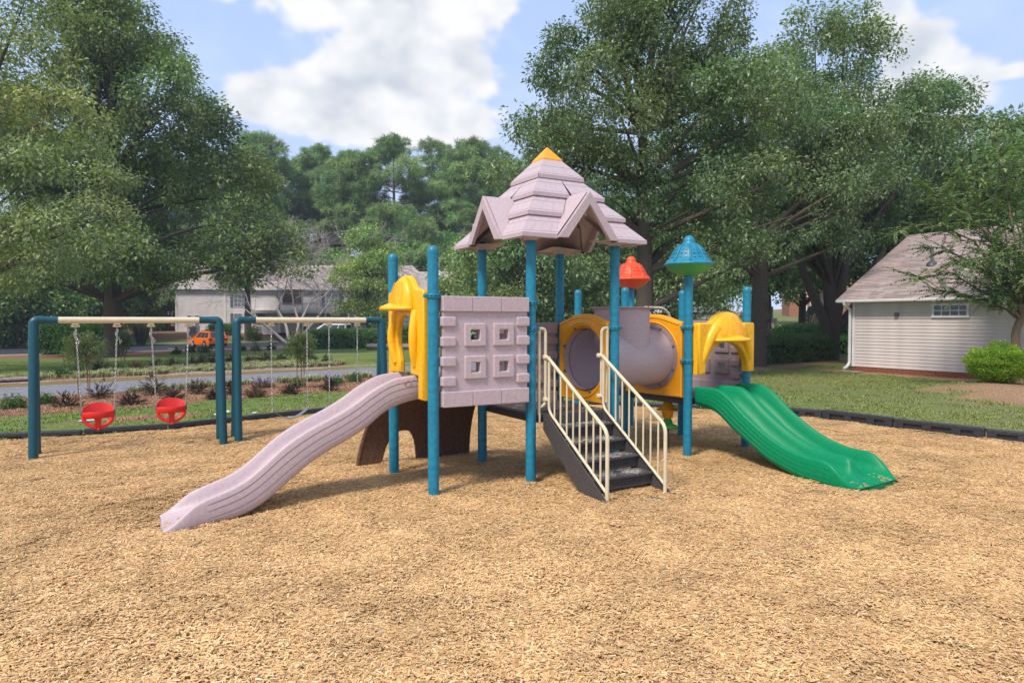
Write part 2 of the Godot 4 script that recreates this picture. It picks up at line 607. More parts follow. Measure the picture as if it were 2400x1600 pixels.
func make_ground() -> void:
	var zs := [-30.0, -8.0, 0.0, 4.0, 8.0]
	var z := 9.0
	while z < 320.0:
		zs.append(z)
		z += 0.3 if z < 42 else 0.8 if z < 105 else 12.0
	var xs := []
	var x := -300.0
	while x <= 300.0:
		xs.append(x)
		var a := absf(x)
		x += 0.35 if a < 26 else 1.0 if a < 60 else 20.0
	var s := S()
	var line := border_line()
	for i in zs.size():
		for j in xs.size():
			var y := ground_h(xs[j], zs[i])
			var inside := under_mulch(xs[j], zs[i], line)
			y += 0.02 * fbm.get_noise_2d(xs[j], zs[i]) * smooth(15.5, 18.0, zs[i])
			y -= 0.25 * inside
			var ss := road_s(xs[j], zs[i])
			y -= 0.3 * smooth(23.3, 23.7, ss) * (1.0 - smooth(28.7, 29.1, ss))
			y -= 0.3 * smooth(61.3, 62.3, ss) * (1.0 - smooth(78.2, 79.2, ss)) * (1.0 - smooth(8.0, 12.0, xs[j]))
			s.set_color(ground_color(xs[j], zs[i]))
			s.set_smooth_group(1)
			s.add_vertex(Vector3(xs[j], y, -zs[i]))
	var nx := xs.size()
	for i in zs.size() - 1:
		for j in nx - 1:
			var a := i * nx + j
			for k in [a, a + nx, a + nx + 1, a, a + nx + 1, a + 1]:
				s.add_index(k)
	structure("ground", s, mats.ground, "lawns and pine straw beds around the playground")
	# wood chip ground inside the border
	var m := S()
	var poly := PackedVector2Array([Vector2(14, 4), Vector2(14, -4), Vector2(-16, -4), Vector2(-16, 7)])
	poly.append_array(line)
	for i in 150:
		for j in 200:
			var px := -15.0 + j * 0.15
			var pz := -3.0 + i * 0.125
			m.set_smooth_group(1)
			m.add_vertex(Vector3(px, mulch_h(px, pz) - 0.012 - 0.3 * (0.0 if Geometry2D.is_point_in_polygon(Vector2(px, pz), poly) else 1.0), -pz))
	for i in 149:
		for j in 199:
			var a := i * 200 + j
			for k in [a, a + 200, a + 201, a, a + 201, a + 1]:
				m.add_index(k)
	structure("mulch_ground", m, mats.mulch_base, "tan wood chip ground of the playground")
	# road, parking lot, kerbs, the concrete ramp
	strip("road", 23.3, 29.05, -0.40, -34, 40, mats.asphalt, "grey asphalt road behind the playground")
	strip("parking_lot", 61.5, 79.2, -0.715, -75, 8, mats.lot_asphalt, "dark asphalt parking lot before the apartments")
	kerb("kerb", 29.05, -0.42, -36, 42, "pale concrete kerb on the far side of the road")
	kerb("kerb", 79.2, -0.73, -75, 8, "pale concrete kerb at the back of the parking lot")
	kerb("kerb", 61.3, -0.75, -60, -19, "low concrete kerb at the near side of the parking lot")
	var p := S()
	var pts := PackedVector2Array()
	for q in [Vector2(0, 0), Vector2(5.6, 0), Vector2(5.2, 1.0), Vector2(3.9, 1.9), Vector2(2.0, 1.7), Vector2(0.8, 0.8)]:
		pts.append(q)
	var base := road_frame(-13.7, 29.25)
	for f in 1:
		var up := Transform3D(base.basis * Basis(Vector3.RIGHT, -PI / 2), base.origin + Vector3(0, -0.27, 0))
		prism(p, pts, 0.06, up, 0.02)
	structure("pavement", p, mats.concrete, "worn concrete ramp cut into the far kerb")
	for k in 9:
		var l := S()
		var o := road_frame(-35.0 + k * 3.0, 64.0 if k < 4 else 66.5)
		quad(l, o * Vector3(-0.06, 0.006, 0), o * Vector3(0.06, 0.006, 0), o * Vector3(0.06, 0.006, -4.5), o * Vector3(-0.06, 0.006, -4.5))
		var at := part(numbered("parking_line"), l, mats.paint_line, self, Transform3D(Basis(), Vector3(0, -0.715, 0)))
		at.set_meta("kind", "structure")


func under_mulch(x: float, z: float, line: PackedVector2Array) -> float:
	if z < 8.0:
		return 1.0 if absf(x) < 13.0 else 0.0
	for i in line.size() - 1:
		var a := line[i]
		var b := line[i + 1]
		if x >= a.x and x <= b.x:
			return 1.0 if z < lerpf(a.y, b.y, (x - a.x) / (b.x - a.x)) - 0.12 else 0.0
	return 0.0


# a frame on the road's direction: x runs along the road, -z across it away from the camera
func road_frame(x: float, s: float) -> Transform3D:
	var z := (s + 0.667 * x) / 0.745
	return Transform3D(Basis(Vector3(0.745, 0, -0.667), Vector3.UP, Vector3(0.667, 0, 0.745)), Vector3(x, 0, -z))


func strip(called: String, s0: float, s1: float, y: float, x0: float, x1: float, m: Material, label: String) -> void:
	var t := S()
	var n := 40
	for i in n:
		var a := lerpf(x0, x1, float(i) / n)
		var b := lerpf(x0, x1, float(i + 1) / n)
		var mid := (s0 + s1) / 2
		var p := []
		for k in 2:
			for q in [[a, 0], [b, 0]] if k == 0 else [[b, 1], [a, 1]]:
				var ss := s0 if q[1] == 0 else s1
				var o := road_frame(q[0] - 0.667 * (ss - mid), ss)
				p.append(Vector3(o.origin.x, y, o.origin.z))
		quad(t, p[0], p[1], p[2], p[3], 1)
	structure(called, t, m, label)


func kerb(called: String, s0: float, y: float, x0: float, x1: float, label: String) -> void:
	var t := S()
	var rings := []
	for i in 41:
		var o := road_frame(lerpf(x0, x1, i / 40.0), s0)
		var ring := PackedVector3Array()
		for v in [Vector3(0, 0, 0), Vector3(0, 0, -0.34), Vector3(0, 0.155, -0.34), Vector3(0, 0.15, -0.14), Vector3(0, 0.11, -0.07), Vector3(0, 0.02, 0.0), Vector3(0, 0.008, 0.35), Vector3(0, 0, 0.35)]:
			ring.append(Vector3(o.origin.x, y, o.origin.z) + o.basis * v)
		ring.reverse()
		rings.append(ring)
	loft(t, rings, true, true, 1, true)
	structure(called, t, mats.concrete, label)


# ============================================================ the chips, straw, grass blades
func chip_mesh(n: int, rad: float, big: float) -> ArrayMesh:
	var v := PackedVector3Array()
	var nm := PackedVector3Array()
	var c := PackedColorArray()
	var tones := [Color(0.720, 0.488, 0.243), Color(0.676, 0.446, 0.216), Color(0.628, 0.408, 0.190), Color(0.786, 0.581, 0.329), Color(0.568, 0.352, 0.162), Color(0.457, 0.275, 0.140), Color(0.654, 0.481, 0.280)]
	for i in n:
		var f := rng.randf() * TAU
		var r := rad * sqrt(rng.randf())
		var l := rng.randf_range(0.014, 0.046) * big
		var w := rng.randf_range(0.004, 0.012) * big
		var t := rng.randf_range(0.0012, 0.003) * big
		var b := Basis(Vector3.UP, rng.randf() * TAU) * Basis(Vector3.BACK, rng.randf_range(-0.11, 0.11)) * Basis(Vector3.RIGHT, rng.randf_range(-0.2, 0.2))
		var o := Vector3(cos(f) * r, rng.randf_range(0.0, 0.007) * big, sin(f) * r)
		var col: Color = tones[int(pow(rng.randf(), 1.35) * tones.size())]
		col = col * rng.randf_range(0.85, 1.12)
		var k := rng.randf_range(0.3, 1.0)
		var top := [Vector3(-l, t, -w * k), Vector3(-l * 0.9, t, w), Vector3(l, t, w * k), Vector3(l * 0.92, t, -w)]
		for q in 4:
			top[q] = o + b * (top[q] * 0.5)
		var down := b * Vector3(0, -t, 0)
		var faces := [[top[0], top[1], top[2], top[3]]]
		for q in 4:
			var a: Vector3 = top[q]
			var d: Vector3 = top[(q + 1) % 4]
			faces.append([d, a, a + down, d + down])
		for fc in faces:
			var nn: Vector3 = (fc[1] - fc[0]).cross(fc[2] - fc[0]).normalized()
			for q in [0, 2, 1, 0, 3, 2]:
				v.append(fc[q])
				nm.append(nn)
				c.append(col)
	return arrays(v, nm, c)


func arrays(v: PackedVector3Array, n: PackedVector3Array, c: PackedColorArray) -> ArrayMesh:
	var a := []
	a.resize(Mesh.ARRAY_MAX)
	a[Mesh.ARRAY_VERTEX] = v
	a[Mesh.ARRAY_NORMAL] = n
	if c.size():
		a[Mesh.ARRAY_COLOR] = c
	var m := ArrayMesh.new()
	m.add_surface_from_arrays(Mesh.PRIMITIVE_TRIANGLES, a)
	return m


func blade_mesh(n: int, rad: float, h: float, w: float, lean: float, tones: Array) -> ArrayMesh:
	var v := PackedVector3Array()
	var nm := PackedVector3Array()
	var c := PackedColorArray()
	for i in n:
		var f := rng.randf() * TAU
		var r := rad * sqrt(rng.randf())
		var o := Vector3(cos(f) * r, 0, sin(f) * r)
		var d := Basis(Vector3.UP, rng.randf() * TAU)
		var hh := h * rng.randf_range(0.6, 1.2)
		var a := lean * rng.randf_range(0.2, 1.0)
		var side := d * Vector3(w / 2, 0, 0)
		var mid := o + d * Vector3(0, hh * 0.6, hh * a * 0.35)
		var tip := o + d * Vector3(0, hh * (1.0 - 0.25 * a), hh * a)
		var nn := (d * Vector3(0, lean * 0.6, -1.0)).normalized()
		var col: Color = tones[rng.randi() % tones.size()] * rng.randf_range(0.8, 1.2)
		for p in [o - side, o + side, mid - side, o + side, mid + side, mid - side, mid - side, mid + side, tip]:
			v.append(p)
			nm.append(nn)
			c.append(col)
	return arrays(v, nm, c)


func make_scatter() -> void:
	rng.seed = 100
	var poly := PackedVector2Array([Vector2(14, 4), Vector2(14, -4), Vector2(-16, -4), Vector2(-16, 7)])
	poly.append_array(border_line())
	var kinds := []
	for i in 20:
		kinds.append([chip_mesh(52, 0.13, 1.0), [], []])
	var z := 2.6
	while z < 15.3:
		var half := minf(z * 0.80 + 2.0, 12.5)
		var per := 175.0 if z < 7.0 else 125.0 if z < 10.0 else 85.0
		for k in int(0.1 * 2.0 * half * per):
			var px := rng.randf_range(-half, half)
			var pz := z + rng.randf() * 0.1
			if not Geometry2D.is_point_in_polygon(Vector2(px, pz), poly):
				continue
			var b := Basis(Vector3.UP, rng.randf() * TAU) * Basis(Vector3.RIGHT, rng.randf_range(-0.1, 0.1))
			b = b.scaled_local(Vector3.ONE * rng.randf_range(0.85, 1.2))
			var dark := 1.0 + 0.22 * fbm.get_noise_2d(px * 2.2 + 40.0, pz * 2.2) + 0.16 * fbm.get_noise_2d(px * 7.0, pz * 7.0 + 9.0)
			var e: Array = kinds[rng.randi() % kinds.size()]
			e[1].append(Transform3D(b, Vector3(px, mulch_h(px, pz) - 0.006 + rng.randf() * 0.008, -pz)))
			e[2].append(Color(dark, dark * (0.93 + 0.07 * dark), dark * (0.88 + 0.12 * dark)))
		z += 0.1
	var root := Node3D.new()
	root.name = "wood_chips"
	root.set_meta("kind", "stuff")
	root.set_meta("label", "loose tan wood chips covering the playground")
	add_child(root)
	for e in kinds:
		many("chips", e[0], mats.chips, e[1], e[2], root)
	# lawn blades, straw needles
	var g := Node3D.new()
	g.name = "grass"
	g.set_meta("kind", "stuff")
	g.set_meta("label", "short mown grass of the lawns")
	add_child(g)
	var st := Node3D.new()
	st.name = "pine_straw"
	st.set_meta("kind", "stuff")
	st.set_meta("label", "reddish pine straw in the planting beds")
	add_child(st)
	var gm := blade_mesh(80, 0.27, 0.042, 0.010, 1.9, [Color(0.175, 0.265, 0.07), Color(0.148, 0.228, 0.058), Color(0.22, 0.285, 0.09), Color(0.27, 0.285, 0.115)])
	var sm := blade_mesh(60, 0.28, 0.06, 0.008, 3.2, [Color(0.38, 0.215, 0.13), Color(0.28, 0.148, 0.092), Color(0.46, 0.285, 0.18)])
	var gx := []
	var gc := []
	var sx := []
	var sc := []
	z = 10.0
	while z < 40.0:
		var half := z * 0.80 + 1.0
		for k in int(0.2 * 2.0 * half * (9.0 if z < 24 else 4.5)):
			var px := rng.randf_range(-half, half)
			var pz := z + rng.randf() * 0.2
			if Geometry2D.is_point_in_polygon(Vector2(px, pz), poly):
				continue
			var s := road_s(px, pz)
			if (s > 23.2 and s < 29.5) or (px - 12.7) * 0.839 + (pz - 25.4) * 0.544 > -0.1 and (px - 12.7) * 0.544 - (pz - 25.4) * 0.839 > -0.5:
				continue
			var cv := cover(px, pz)
			if cv.y > 0.4 + 0.3 * rng.randf():
				continue
			var straw := cv.x > rng.randf_range(0.35, 0.65)
			var at := Transform3D(Basis(Vector3.UP, rng.randf() * TAU).scaled_local(Vector3.ONE * rng.randf_range(0.8, 1.3)), Vector3(px, ground_h(px, pz) - 0.012 if not straw else ground_h(px, pz), -pz))
			var t := rng.randf_range(0.85, 1.15)
			if straw:
				sx.append(at)
				sc.append(Color(t, t, t))
			else:
				var dry := cv.z + (0.35 if px > 5 else 0.0)
				gx.append(at)
				gc.append(Color(t * (1.0 + 0.45 * dry), t * (1.0 + 0.12 * dry), t * (1.0 + 0.2 * dry)))
		z += 0.2
	many("blades", gm, mats.turf_blade, gx, gc, g)
	many("needles", sm, mats.chips, sx, sc, st)


# ============================================================ the play structure: x runs to the right along its front, z towards the lawn in front of it
const SIDE := 1.24


func make_playset() -> void:
	var root := thing("play_structure", "large blue, yellow and lavender play structure with peaked roof, tube and two slides", "playground", Vector3(0.221, 0, -8.0), deg_to_rad(29.9))
	var f3 := root.transform.affine_inverse() * Transform3D(Basis(Vector3.UP, deg_to_rad(35.0)), Vector3(2.448, 0, -9.468))
	# posts: place, top, clamp heights
	post(root, Vector3(-SIDE, 0, -SIDE), 2.66, true, [2.12], -1.57)
	post(root, Vector3(-SIDE, 0, 0), 2.64, true, [2.16], 0.0)
	post(root, Vector3(0, 0, -SIDE), 2.93, false, [1.8], 0.0)
	post(root, Vector3(0, 0, 0), 2.93, false, [2.10, 1.80], 0.0)
	post(root, Vector3(SIDE, 0, 0), 2.93, false, [1.80], 0.0)
	post(root, Vector3(SIDE, 0, -SIDE), 2.93, false, [1.83], 0.0)
	post(root, f3 * Vector3(0, 0, 0), 2.56, false, [1.80, 1.33], -0.6)
	post(root, f3 * Vector3(1.3, 0, 0), 2.34, true, [1.80, 1.33], 0.0)
	post(root, f3 * Vector3(0, 0, -SIDE), 2.34, true, [1.8], 0.0)
	post(root, f3 * Vector3(1.3, 0, -SIDE), 2.33, true, [1.8], 0.0)
	post(root, f3 * Vector3(0.08, 0, -2.44), 2.35, true, [1.8], 0.0)
	post(root, f3 * Vector3(1.36, 0, -2.48), 2.5, false, [1.8], 0.0)
	# decks
	deck(root, Transform3D(Basis(), Vector3(-SIDE / 2, 1.09, -SIDE / 2)), 1.13, 1.13)
	deck(root, Transform3D(Basis(), Vector3(SIDE / 2, 0.77, -SIDE / 2)), 1.13, 1.2)
	deck(root, f3 * Transform3D(Basis(), Vector3(0.65, 0.80, -SIDE / 2)), 1.2, 1.16)
	deck(root, f3 * Transform3D(Basis(), Vector3(0.69, 0.80, -SIDE * 1.5)), 1.2, 1.16)
	# walls
	wall_panel(root, Transform3D(Basis(), Vector3(-0.62, 0.945, 0.03)), 1.06, 1.22, mats.lavender, "lavender wall panel with four square windows")
	wall_panel(root, Transform3D(Basis(), Vector3(0.62, 0.74, -SIDE)), 1.06, 1.13, mats.lilac_brown, "")
	wall_panel(root, f3 * Transform3D(Basis(Vector3.UP, -PI / 2), Vector3(1.3, 0.80, -SIDE / 2)), 1.04, 1.1, mats.lilac_brown, "")
	wall_panel(root, f3 * Transform3D(Basis(), Vector3(0.68, 0.80, -2.46)), 1.04, 0.9, mats.lilac_brown, "")
	# yellow arches over the slides
	hood_tall(root, Transform3D(Basis(Vector3.UP, -PI / 2), Vector3(-SIDE - 0.05, 0, -SIDE / 2 - 0.01)))
	hood_wide(root, f3 * Transform3D(Basis(), Vector3(0.655, 0, 0.10)))
	lavender_slide(root)
	green_slide(root, f3)
	tube_tunnel(root, f3)
	stairs(root)
	roof(root)
	climber(root)
	# a loop handle on the back of the high deck, hoops on the far deck
	var s := S()
	tube(s, bend([Vector3(-0.95, 1.95, -SIDE), Vector3(-0.95, 1.95, -SIDE - 0.12), Vector3(-0.95, 1.05, -SIDE - 0.12), Vector3(-0.95, 1.05, -SIDE)], 0.1), 0.019, 8)
	part("handle", s, mats.cream, root)
	s = S()
	tube(s, bend([Vector3(-0.45, 1.95, -SIDE), Vector3(-0.45, 1.95, -SIDE - 0.12), Vector3(-0.45, 1.05, -SIDE - 0.12), Vector3(-0.45, 1.05, -SIDE)], 0.1), 0.019, 8)
	part("handle", s, mats.cream, root)
	for k in 2:
		s = S()
		var o := Vector3(1.34, 0, -1.72 - 0.42 * k)
		tube(s, bend([f3 * (o + Vector3(-0.42, 2.11, 0.0)), f3 * (o + Vector3(0.06, 2.11, 0.0)), f3 * (o + Vector3(0.24, 1.92, 0.0)), f3 * (o + Vector3(0.27, 0.9, 0.0))], 0.16), 0.022, 8)
		part("handle", s, mats.cream, root)
	hat(root, f3 * Transform3D(Basis(), Vector3(0, 2.52, 0)), 1.0, mats.post_blue, mats.hat_green, "blue bell-shaped cap with a green underside")
	hat(root, f3 * Transform3D(Basis(), Vector3(1.36, 2.47, -2.48)), 1.05, mats.orange_hat, mats.orange_hat, "orange bell-shaped cap")
	spinner(root, f3)


func post(root: Node3D, at: Vector3, top: float, capped: bool, clamps: Array, turn: float) -> void:
	var s := S()
	lathe(s, [Vector2(0.0605, -0.3), Vector2(0.0605, top)], 24)
	var p := part("post", s, mats.post_blue, root, Transform3D(Basis(), at))
	if capped:
		s = S()
		var prof := [Vector2(0.0635, top - 0.03), Vector2(0.0635, top)]
		for k in 6:
			prof.append(Vector2(0.0625 * cos(PI / 2 * (k + 0.3) / 6.3), top + 0.004 + 0.06 * sin(PI / 2 * (k + 0.3) / 6.3)))
		lathe(s, prof, 24)
		part("cap", s, mats.clamp_blue, p)
	for h in clamps:
		s = S()
		lathe(s, [Vector2(0.061, h - 0.026), Vector2(0.073, h - 0.024), Vector2(0.075, h - 0.018), Vector2(0.075, h + 0.018), Vector2(0.073, h + 0.024), Vector2(0.061, h + 0.026)], 24)
		for k in 2:
			var b := Transform3D(Basis(Vector3.UP, turn + PI * k), Vector3.ZERO)
			box(s, Vector3(0.087, h, 0), Vector3(0.045, 0.04, 0.05), b, 0.006)
		part("clamp", s, mats.clamp_blue, p)
		s = S()
		for k in 5:
			var b := Transform3D(Basis(Vector3.UP, -PI / 2 + turn + (k - 2) * 0.62), Vector3(0, h, 0))
			box(s, Vector3(0.0745, 0, 0), Vector3(0.003, 0.012, 0.018), b)
		part("slot", s, mats.tyre, p)


func deck(root: Node3D, at: Transform3D, w: float, d: float) -> void:
	var s := S()
	box(s, Vector3(0, -0.012, 0), Vector3(w, 0.024, d), Transform3D(), 0.008)
	for k in 2:
		var g: float = -1 if k == 0 else 1
		box(s, Vector3(0, -0.055, g * (d / 2 - 0.012)), Vector3(w, 0.062, 0.02))
		box(s, Vector3(g * (w / 2 - 0.012), -0.055, 0), Vector3(0.02, 0.062, d - 0.05))
	var p := part("deck", s, mats.deck_grey, root, at)
	s = S()
	for i in 22:
		for j in 2:
			var x := lerpf(-w / 2 + 0.06, w / 2 - 0.06, i / 21.0)
			for k in 2:
				box(s, Vector3(x, -0.045 - 0.022 * j, (d / 2 - 0.001) * (1 if k else -1)), Vector3(0.013, 0.010, 0.005))
	part("perforation", s, mats.tyre, p)
	rng.seed = 31 + int(absf(at.origin.x) * 100)
	debris(p, Vector3(0, 0.002, 0), w * 0.9, d * 0.9, 16, 0.5)


func debris(parent: Node3D, at: Vector3, w: float, d: float, n: int, size: float) -> void:
	var xf := []
	var cs := []
	for i in n:
		xf.append(Transform3D(Basis(Vector3.UP, rng.randf() * TAU).scaled(Vector3.ONE * size), at + Vector3(rng.randf_range(-w / 2, w / 2), 0, rng.randf_range(-d / 2, d / 2))))
		var t := rng.randf_range(0.8, 1.1)
		cs.append(Color(t * 1.0, t * 1.45, t * 2.4))
	if not texs.has("debris_mesh"):
		texs["debris_mesh"] = chip_mesh(14, 0.16, 0.9)
	many("chips", texs["debris_mesh"], mats.chips, xf, cs, parent)


func wall_panel(root: Node3D, at: Transform3D, w: float, h: float, m: Material, label: String) -> void:
	var s := S()
	var xs := [-w / 2, -0.275 * w / 2 * 1.06 - 0.05 * w, -0.275 * w / 2 * 1.06 + 0.05 * w, 0.39 * w / 2 - 0.05 * w, 0.39 * w / 2 + 0.05 * w, w / 2]
	var cx := [-0.14 * w, 0.2 * w]
	xs = [-w / 2, cx[0] - 0.055 * w, cx[0] + 0.055 * w, cx[1] - 0.055 * w, cx[1] + 0.055 * w, w / 2]
	var cy := [0.355 * h, 0.65 * h]
	var ys := [0.04, cy[0] - 0.048 * h, cy[0] + 0.048 * h, cy[1] - 0.048 * h, cy[1] + 0.048 * h, h - 0.03]
	for i in 5:
		for j in 5:
			if i % 2 == 1 and j % 2 == 1:
				continue
			box(s, Vector3((xs[i] + xs[i + 1]) / 2, (ys[j] + ys[j + 1]) / 2, 0), Vector3(xs[i + 1] - xs[i], ys[j + 1] - ys[j], 0.07))
	var p := part("wall_panel", s, m, root, at, label)
	for k in 2:
		for e in 3:
			s = S()
			box(s, Vector3((e - 1) * (w + 0.03) / 3, 0.075 * h if k == 0 else h - 0.072 * h, 0), Vector3((w + 0.03) / 3 - 0.004, 0.138 * h, 0.13), Transform3D(), 0.008)
			part("block", s, m, p)
	for k in 2:
		for e in 4:
			s = S()
			box(s, Vector3((w / 2 - 0.058 * w) * (1 if k else -1), h * (0.235 + 0.178 * e), 0), Vector3(0.165 * w, 0.092 * h, 0.125), Transform3D(), 0.016)
			part("block", s, m, p)
	for i in 2:
		for j in 2:
			s = S()
			for side in 2:
				var g: float = 1.0 if side == 0 else -1.0
				var rings := []
				for q in [[0.25, 0.21, 0.03], [0.25, 0.21, 0.052], [0.232, 0.194, 0.062], [0.118, 0.104, 0.062], [0.106, 0.092, 0.05], [0.106, 0.092, -0.01]]:
					rings.append(ring3(rrect(q[0] * w, q[1] * h, 0.012, 2, cx[i], cy[j]), q[2] * g, Transform3D()))
				if side == 1:
					rings.reverse()
				loft(s, rings, true, false, -1, true)
			part("window_frame", s, m, p)


func mirror_poly(right: Array) -> PackedVector2Array:  # a symmetric outline from its right half, from the bottom of the opening round to the top and back to the opening's crown
	var out := PackedVector2Array()
	for v in right:
		out.append(v)
	return out


func arch_outline(outer: Array, inner: Array) -> PackedVector2Array:
	# outer and inner run from bottom to top on the right side; together counter-clockwise
	var p := PackedVector2Array()
	for v in outer:
		p.append(v)
	for i in range(outer.size() - 1, -1, -1):
		if outer[i].x > 0.001:
			p.append(Vector2(-outer[i].x, outer[i].y))
	for v in inner:
		if v.x > 0.001:
			p.append(Vector2(-v.x, v.y))
	for i in range(inner.size() - 1, -1, -1):
		p.append(inner[i])
	return p


func hood_tall(root: Node3D, at: Transform3D) -> void:
	var outer := [Vector2(0.55, 1.02), Vector2(0.55, 2.20), Vector2(0.53, 2.235), Vector2(0.36, 2.245), Vector2(0.30, 2.27), Vector2(0.24, 2.33), Vector2(0.17, 2.385), Vector2(0.09, 2.41), Vector2(0.0, 2.415)]
	var inner := [Vector2(0.40, 1.02), Vector2(0.40, 1.275), Vector2(0.17, 1.29), Vector2(0.17, 1.42), Vector2(0.20, 1.50), Vector2(0.24, 1.60), Vector2(0.25, 1.72), Vector2(0.235, 1.82), Vector2(0.19, 1.90), Vector2(0.11, 1.955), Vector2(0.0, 1.975)]
	var s := S()
	prism(s, arch_outline(outer, inner), 0.075, at, 0.02)
	# the moulded dome and the bulging jambs
	ball(s, Vector3(0, 2.06, 0.05), Vector3(0.27, 0.335, 0.11), at, 10, -0.15, PI / 2)
	var p := part("arch_panel", s, mats.yellow, root, Transform3D(), "tall yellow arch with a cap brim over the lavender slide")
	for k in 2:
		s = S()
		var g: float = -1 if k == 0 else 1
		var path := []
		for v in [Vector3(0.30, 2.0, 0.02), Vector3(0.33, 1.86, 0.055), Vector3(0.345, 1.70, 0.07), Vector3(0.33, 1.54, 0.055), Vector3(0.30, 1.40, 0.02)]:
			path.append(at * Vector3(v.x * g, v.y, v.z))
		tube(s, curve(path), 0.05, 12)
		part("jamb", s, mats.yellow, p)
	brim(p, at * Transform3D(Basis(), Vector3(0, 2.04, 0.07)), 0.26, 0.26, mats.yellow)
	ridges(p, at * Transform3D(Basis(), Vector3(0, 2.06, 0.05)), 0.27, 0.335, 0.13)


func brim(parent: Node3D, at: Transform3D, w: float, out: float, m: Material) -> void:
	var s := S()
	var rings := []
	for k in 9:
		var f := PI * k / 8.0
		var ring := PackedVector3Array()
		for q in [[0.2, 0.028], [0.7, 0.022], [0.94, 0.012], [1.0, -0.008], [0.95, -0.03], [0.6, -0.035], [0.2, -0.035]]:
			ring.append(at * Vector3(cos(f) * w * q[0] * (1.2 - 0.2 * sin(f)), q[1] + 0.05 * (1.0 - absf(cos(f))) * (1.0 - q[0]) + 0.02 * sin(f) * (1.0 - q[0]), sin(f) * out * q[0]))
		rings.append(ring)
	loft(s, rings, true, true, 1)
	part("brim", s, m, parent)


func ridges(parent: Node3D, at: Transform3D, rx: float, ry: float, rz: float) -> void:
	for k in 3:
		var s := S()
		var f := (k - 1) * 0.62
		var a := []
		for e in 15:
			var t := TAU * e / 14.0
			var lon := f + 0.17 * cos(t)
			var lat := 0.56 + 0.42 * sin(t)
			a.append(at * Vector3(sin(lon) * cos(lat) * rx, sin(lat) * ry, cos(lon) * cos(lat) * rz * 1.03 + 0.001))
		tube(s, a, 0.0032, 5, false)
		part("ridge", s, mats.yellow, parent)


func hood_wide(root: Node3D, at: Transform3D) -> void:
	var outer := [Vector2(0.62, 1.15), Vector2(0.62, 1.83), Vector2(0.60, 1.865), Vector2(0.36, 1.865), Vector2(0.31, 1.89), Vector2(0.23, 1.965), Vector2(0.12, 2.01), Vector2(0.0, 2.02)]
	var inner := [Vector2(0.47, 1.15)]
	for k in range(1, 13):
		var f := PI / 2 * k / 12.0
		inner.append(Vector2(0.47 * cos(f), 1.15 + 0.44 * pow(sin(f), 0.9)))
	inner[inner.size() - 1] = Vector2(0.0, 1.59)
	var s := S()
	prism(s, arch_outline(outer, inner), 0.12, at, 0.022)
	var p := part("arch_panel", s, mats.yellow, root, Transform3D(), "wide yellow arch with a cap brim over the green slide")
	s = S()
	ball(s, Vector3(0, 1.62, 0.04), Vector3(0.40, 0.385, 0.16), at, 12, 0.0, PI / 2)
	for k in 2:
		var g: float = -1 if k == 0 else 1
		var path := []
		for v in [Vector3(0.25, 1.80, 0.045), Vector3(0.37, 1.66, 0.045), Vector3(0.46, 1.48, 0.04), Vector3(0.51, 1.32, 0.02), Vector3(0.53, 1.2, -0.02)]:
			path.append(at * Vector3(v.x * g, v.y, v.z))
		tube(s, curve(path), [0.10, 0.10, 0.098, 0.095, 0.09, 0.086, 0.083, 0.08, 0.077, 0.074, 0.07, 0.066, 0.063, 0.06, 0.056, 0.053, 0.05, 0.048, 0.046, 0.044, 0.042, 0.04, 0.038, 0.035, 0.03], 10)
	part("dome", s, mats.yellow, p)
	brim(p, at * Transform3D(Basis(), Vector3(0, 1.63, 0.10)), 0.30, 0.28, mats.yellow)
	ridges(p, at * Transform3D(Basis(), Vector3(0, 1.62, 0.04)), 0.40, 0.385, 0.16)
	for k in 2:
		s = S()
		var o := Vector3(0.53 * (1 if k else -1), 1.76, 0.061)
		tube(s, [at * (o + Vector3(0, 0.04, 0)), at * (o + Vector3(0.028, 0, 0)), at * (o + Vector3(0, -0.04, 0)), at * (o + Vector3(-0.028, 0, 0)), at * (o + Vector3(0, 0.04, 0))], 0.004, 5, false)
		part("ridge", s, mats.yellow, p)
		s = S()
		box(s, Vector3(0.44 * (1 if k else -1), 1.36, -0.07), Vector3(0.08, 0.06, 0.03), at, 0.012)
		part("lug", s, mats.orange_yellow, p)


func slide_rings(at: Transform3D, ls: Array, rim: Callable, bed: Callable, bottom: Callable, section: Callable) -> Array:
	var rings := []
	for l in ls:
		var ring := PackedVector3Array()
		for v in section.call(rim.call(l), bed.call(l), bottom.call(l), l):
			ring.append(at * Vector3(v.x, v.y, l))
		rings.append(ring)
	return rings


func steps(a: float, b: float, n: int) -> Array:
	var o := []
	for i in n + 1:
		o.append(lerpf(a, b, float(i) / n))
	return o


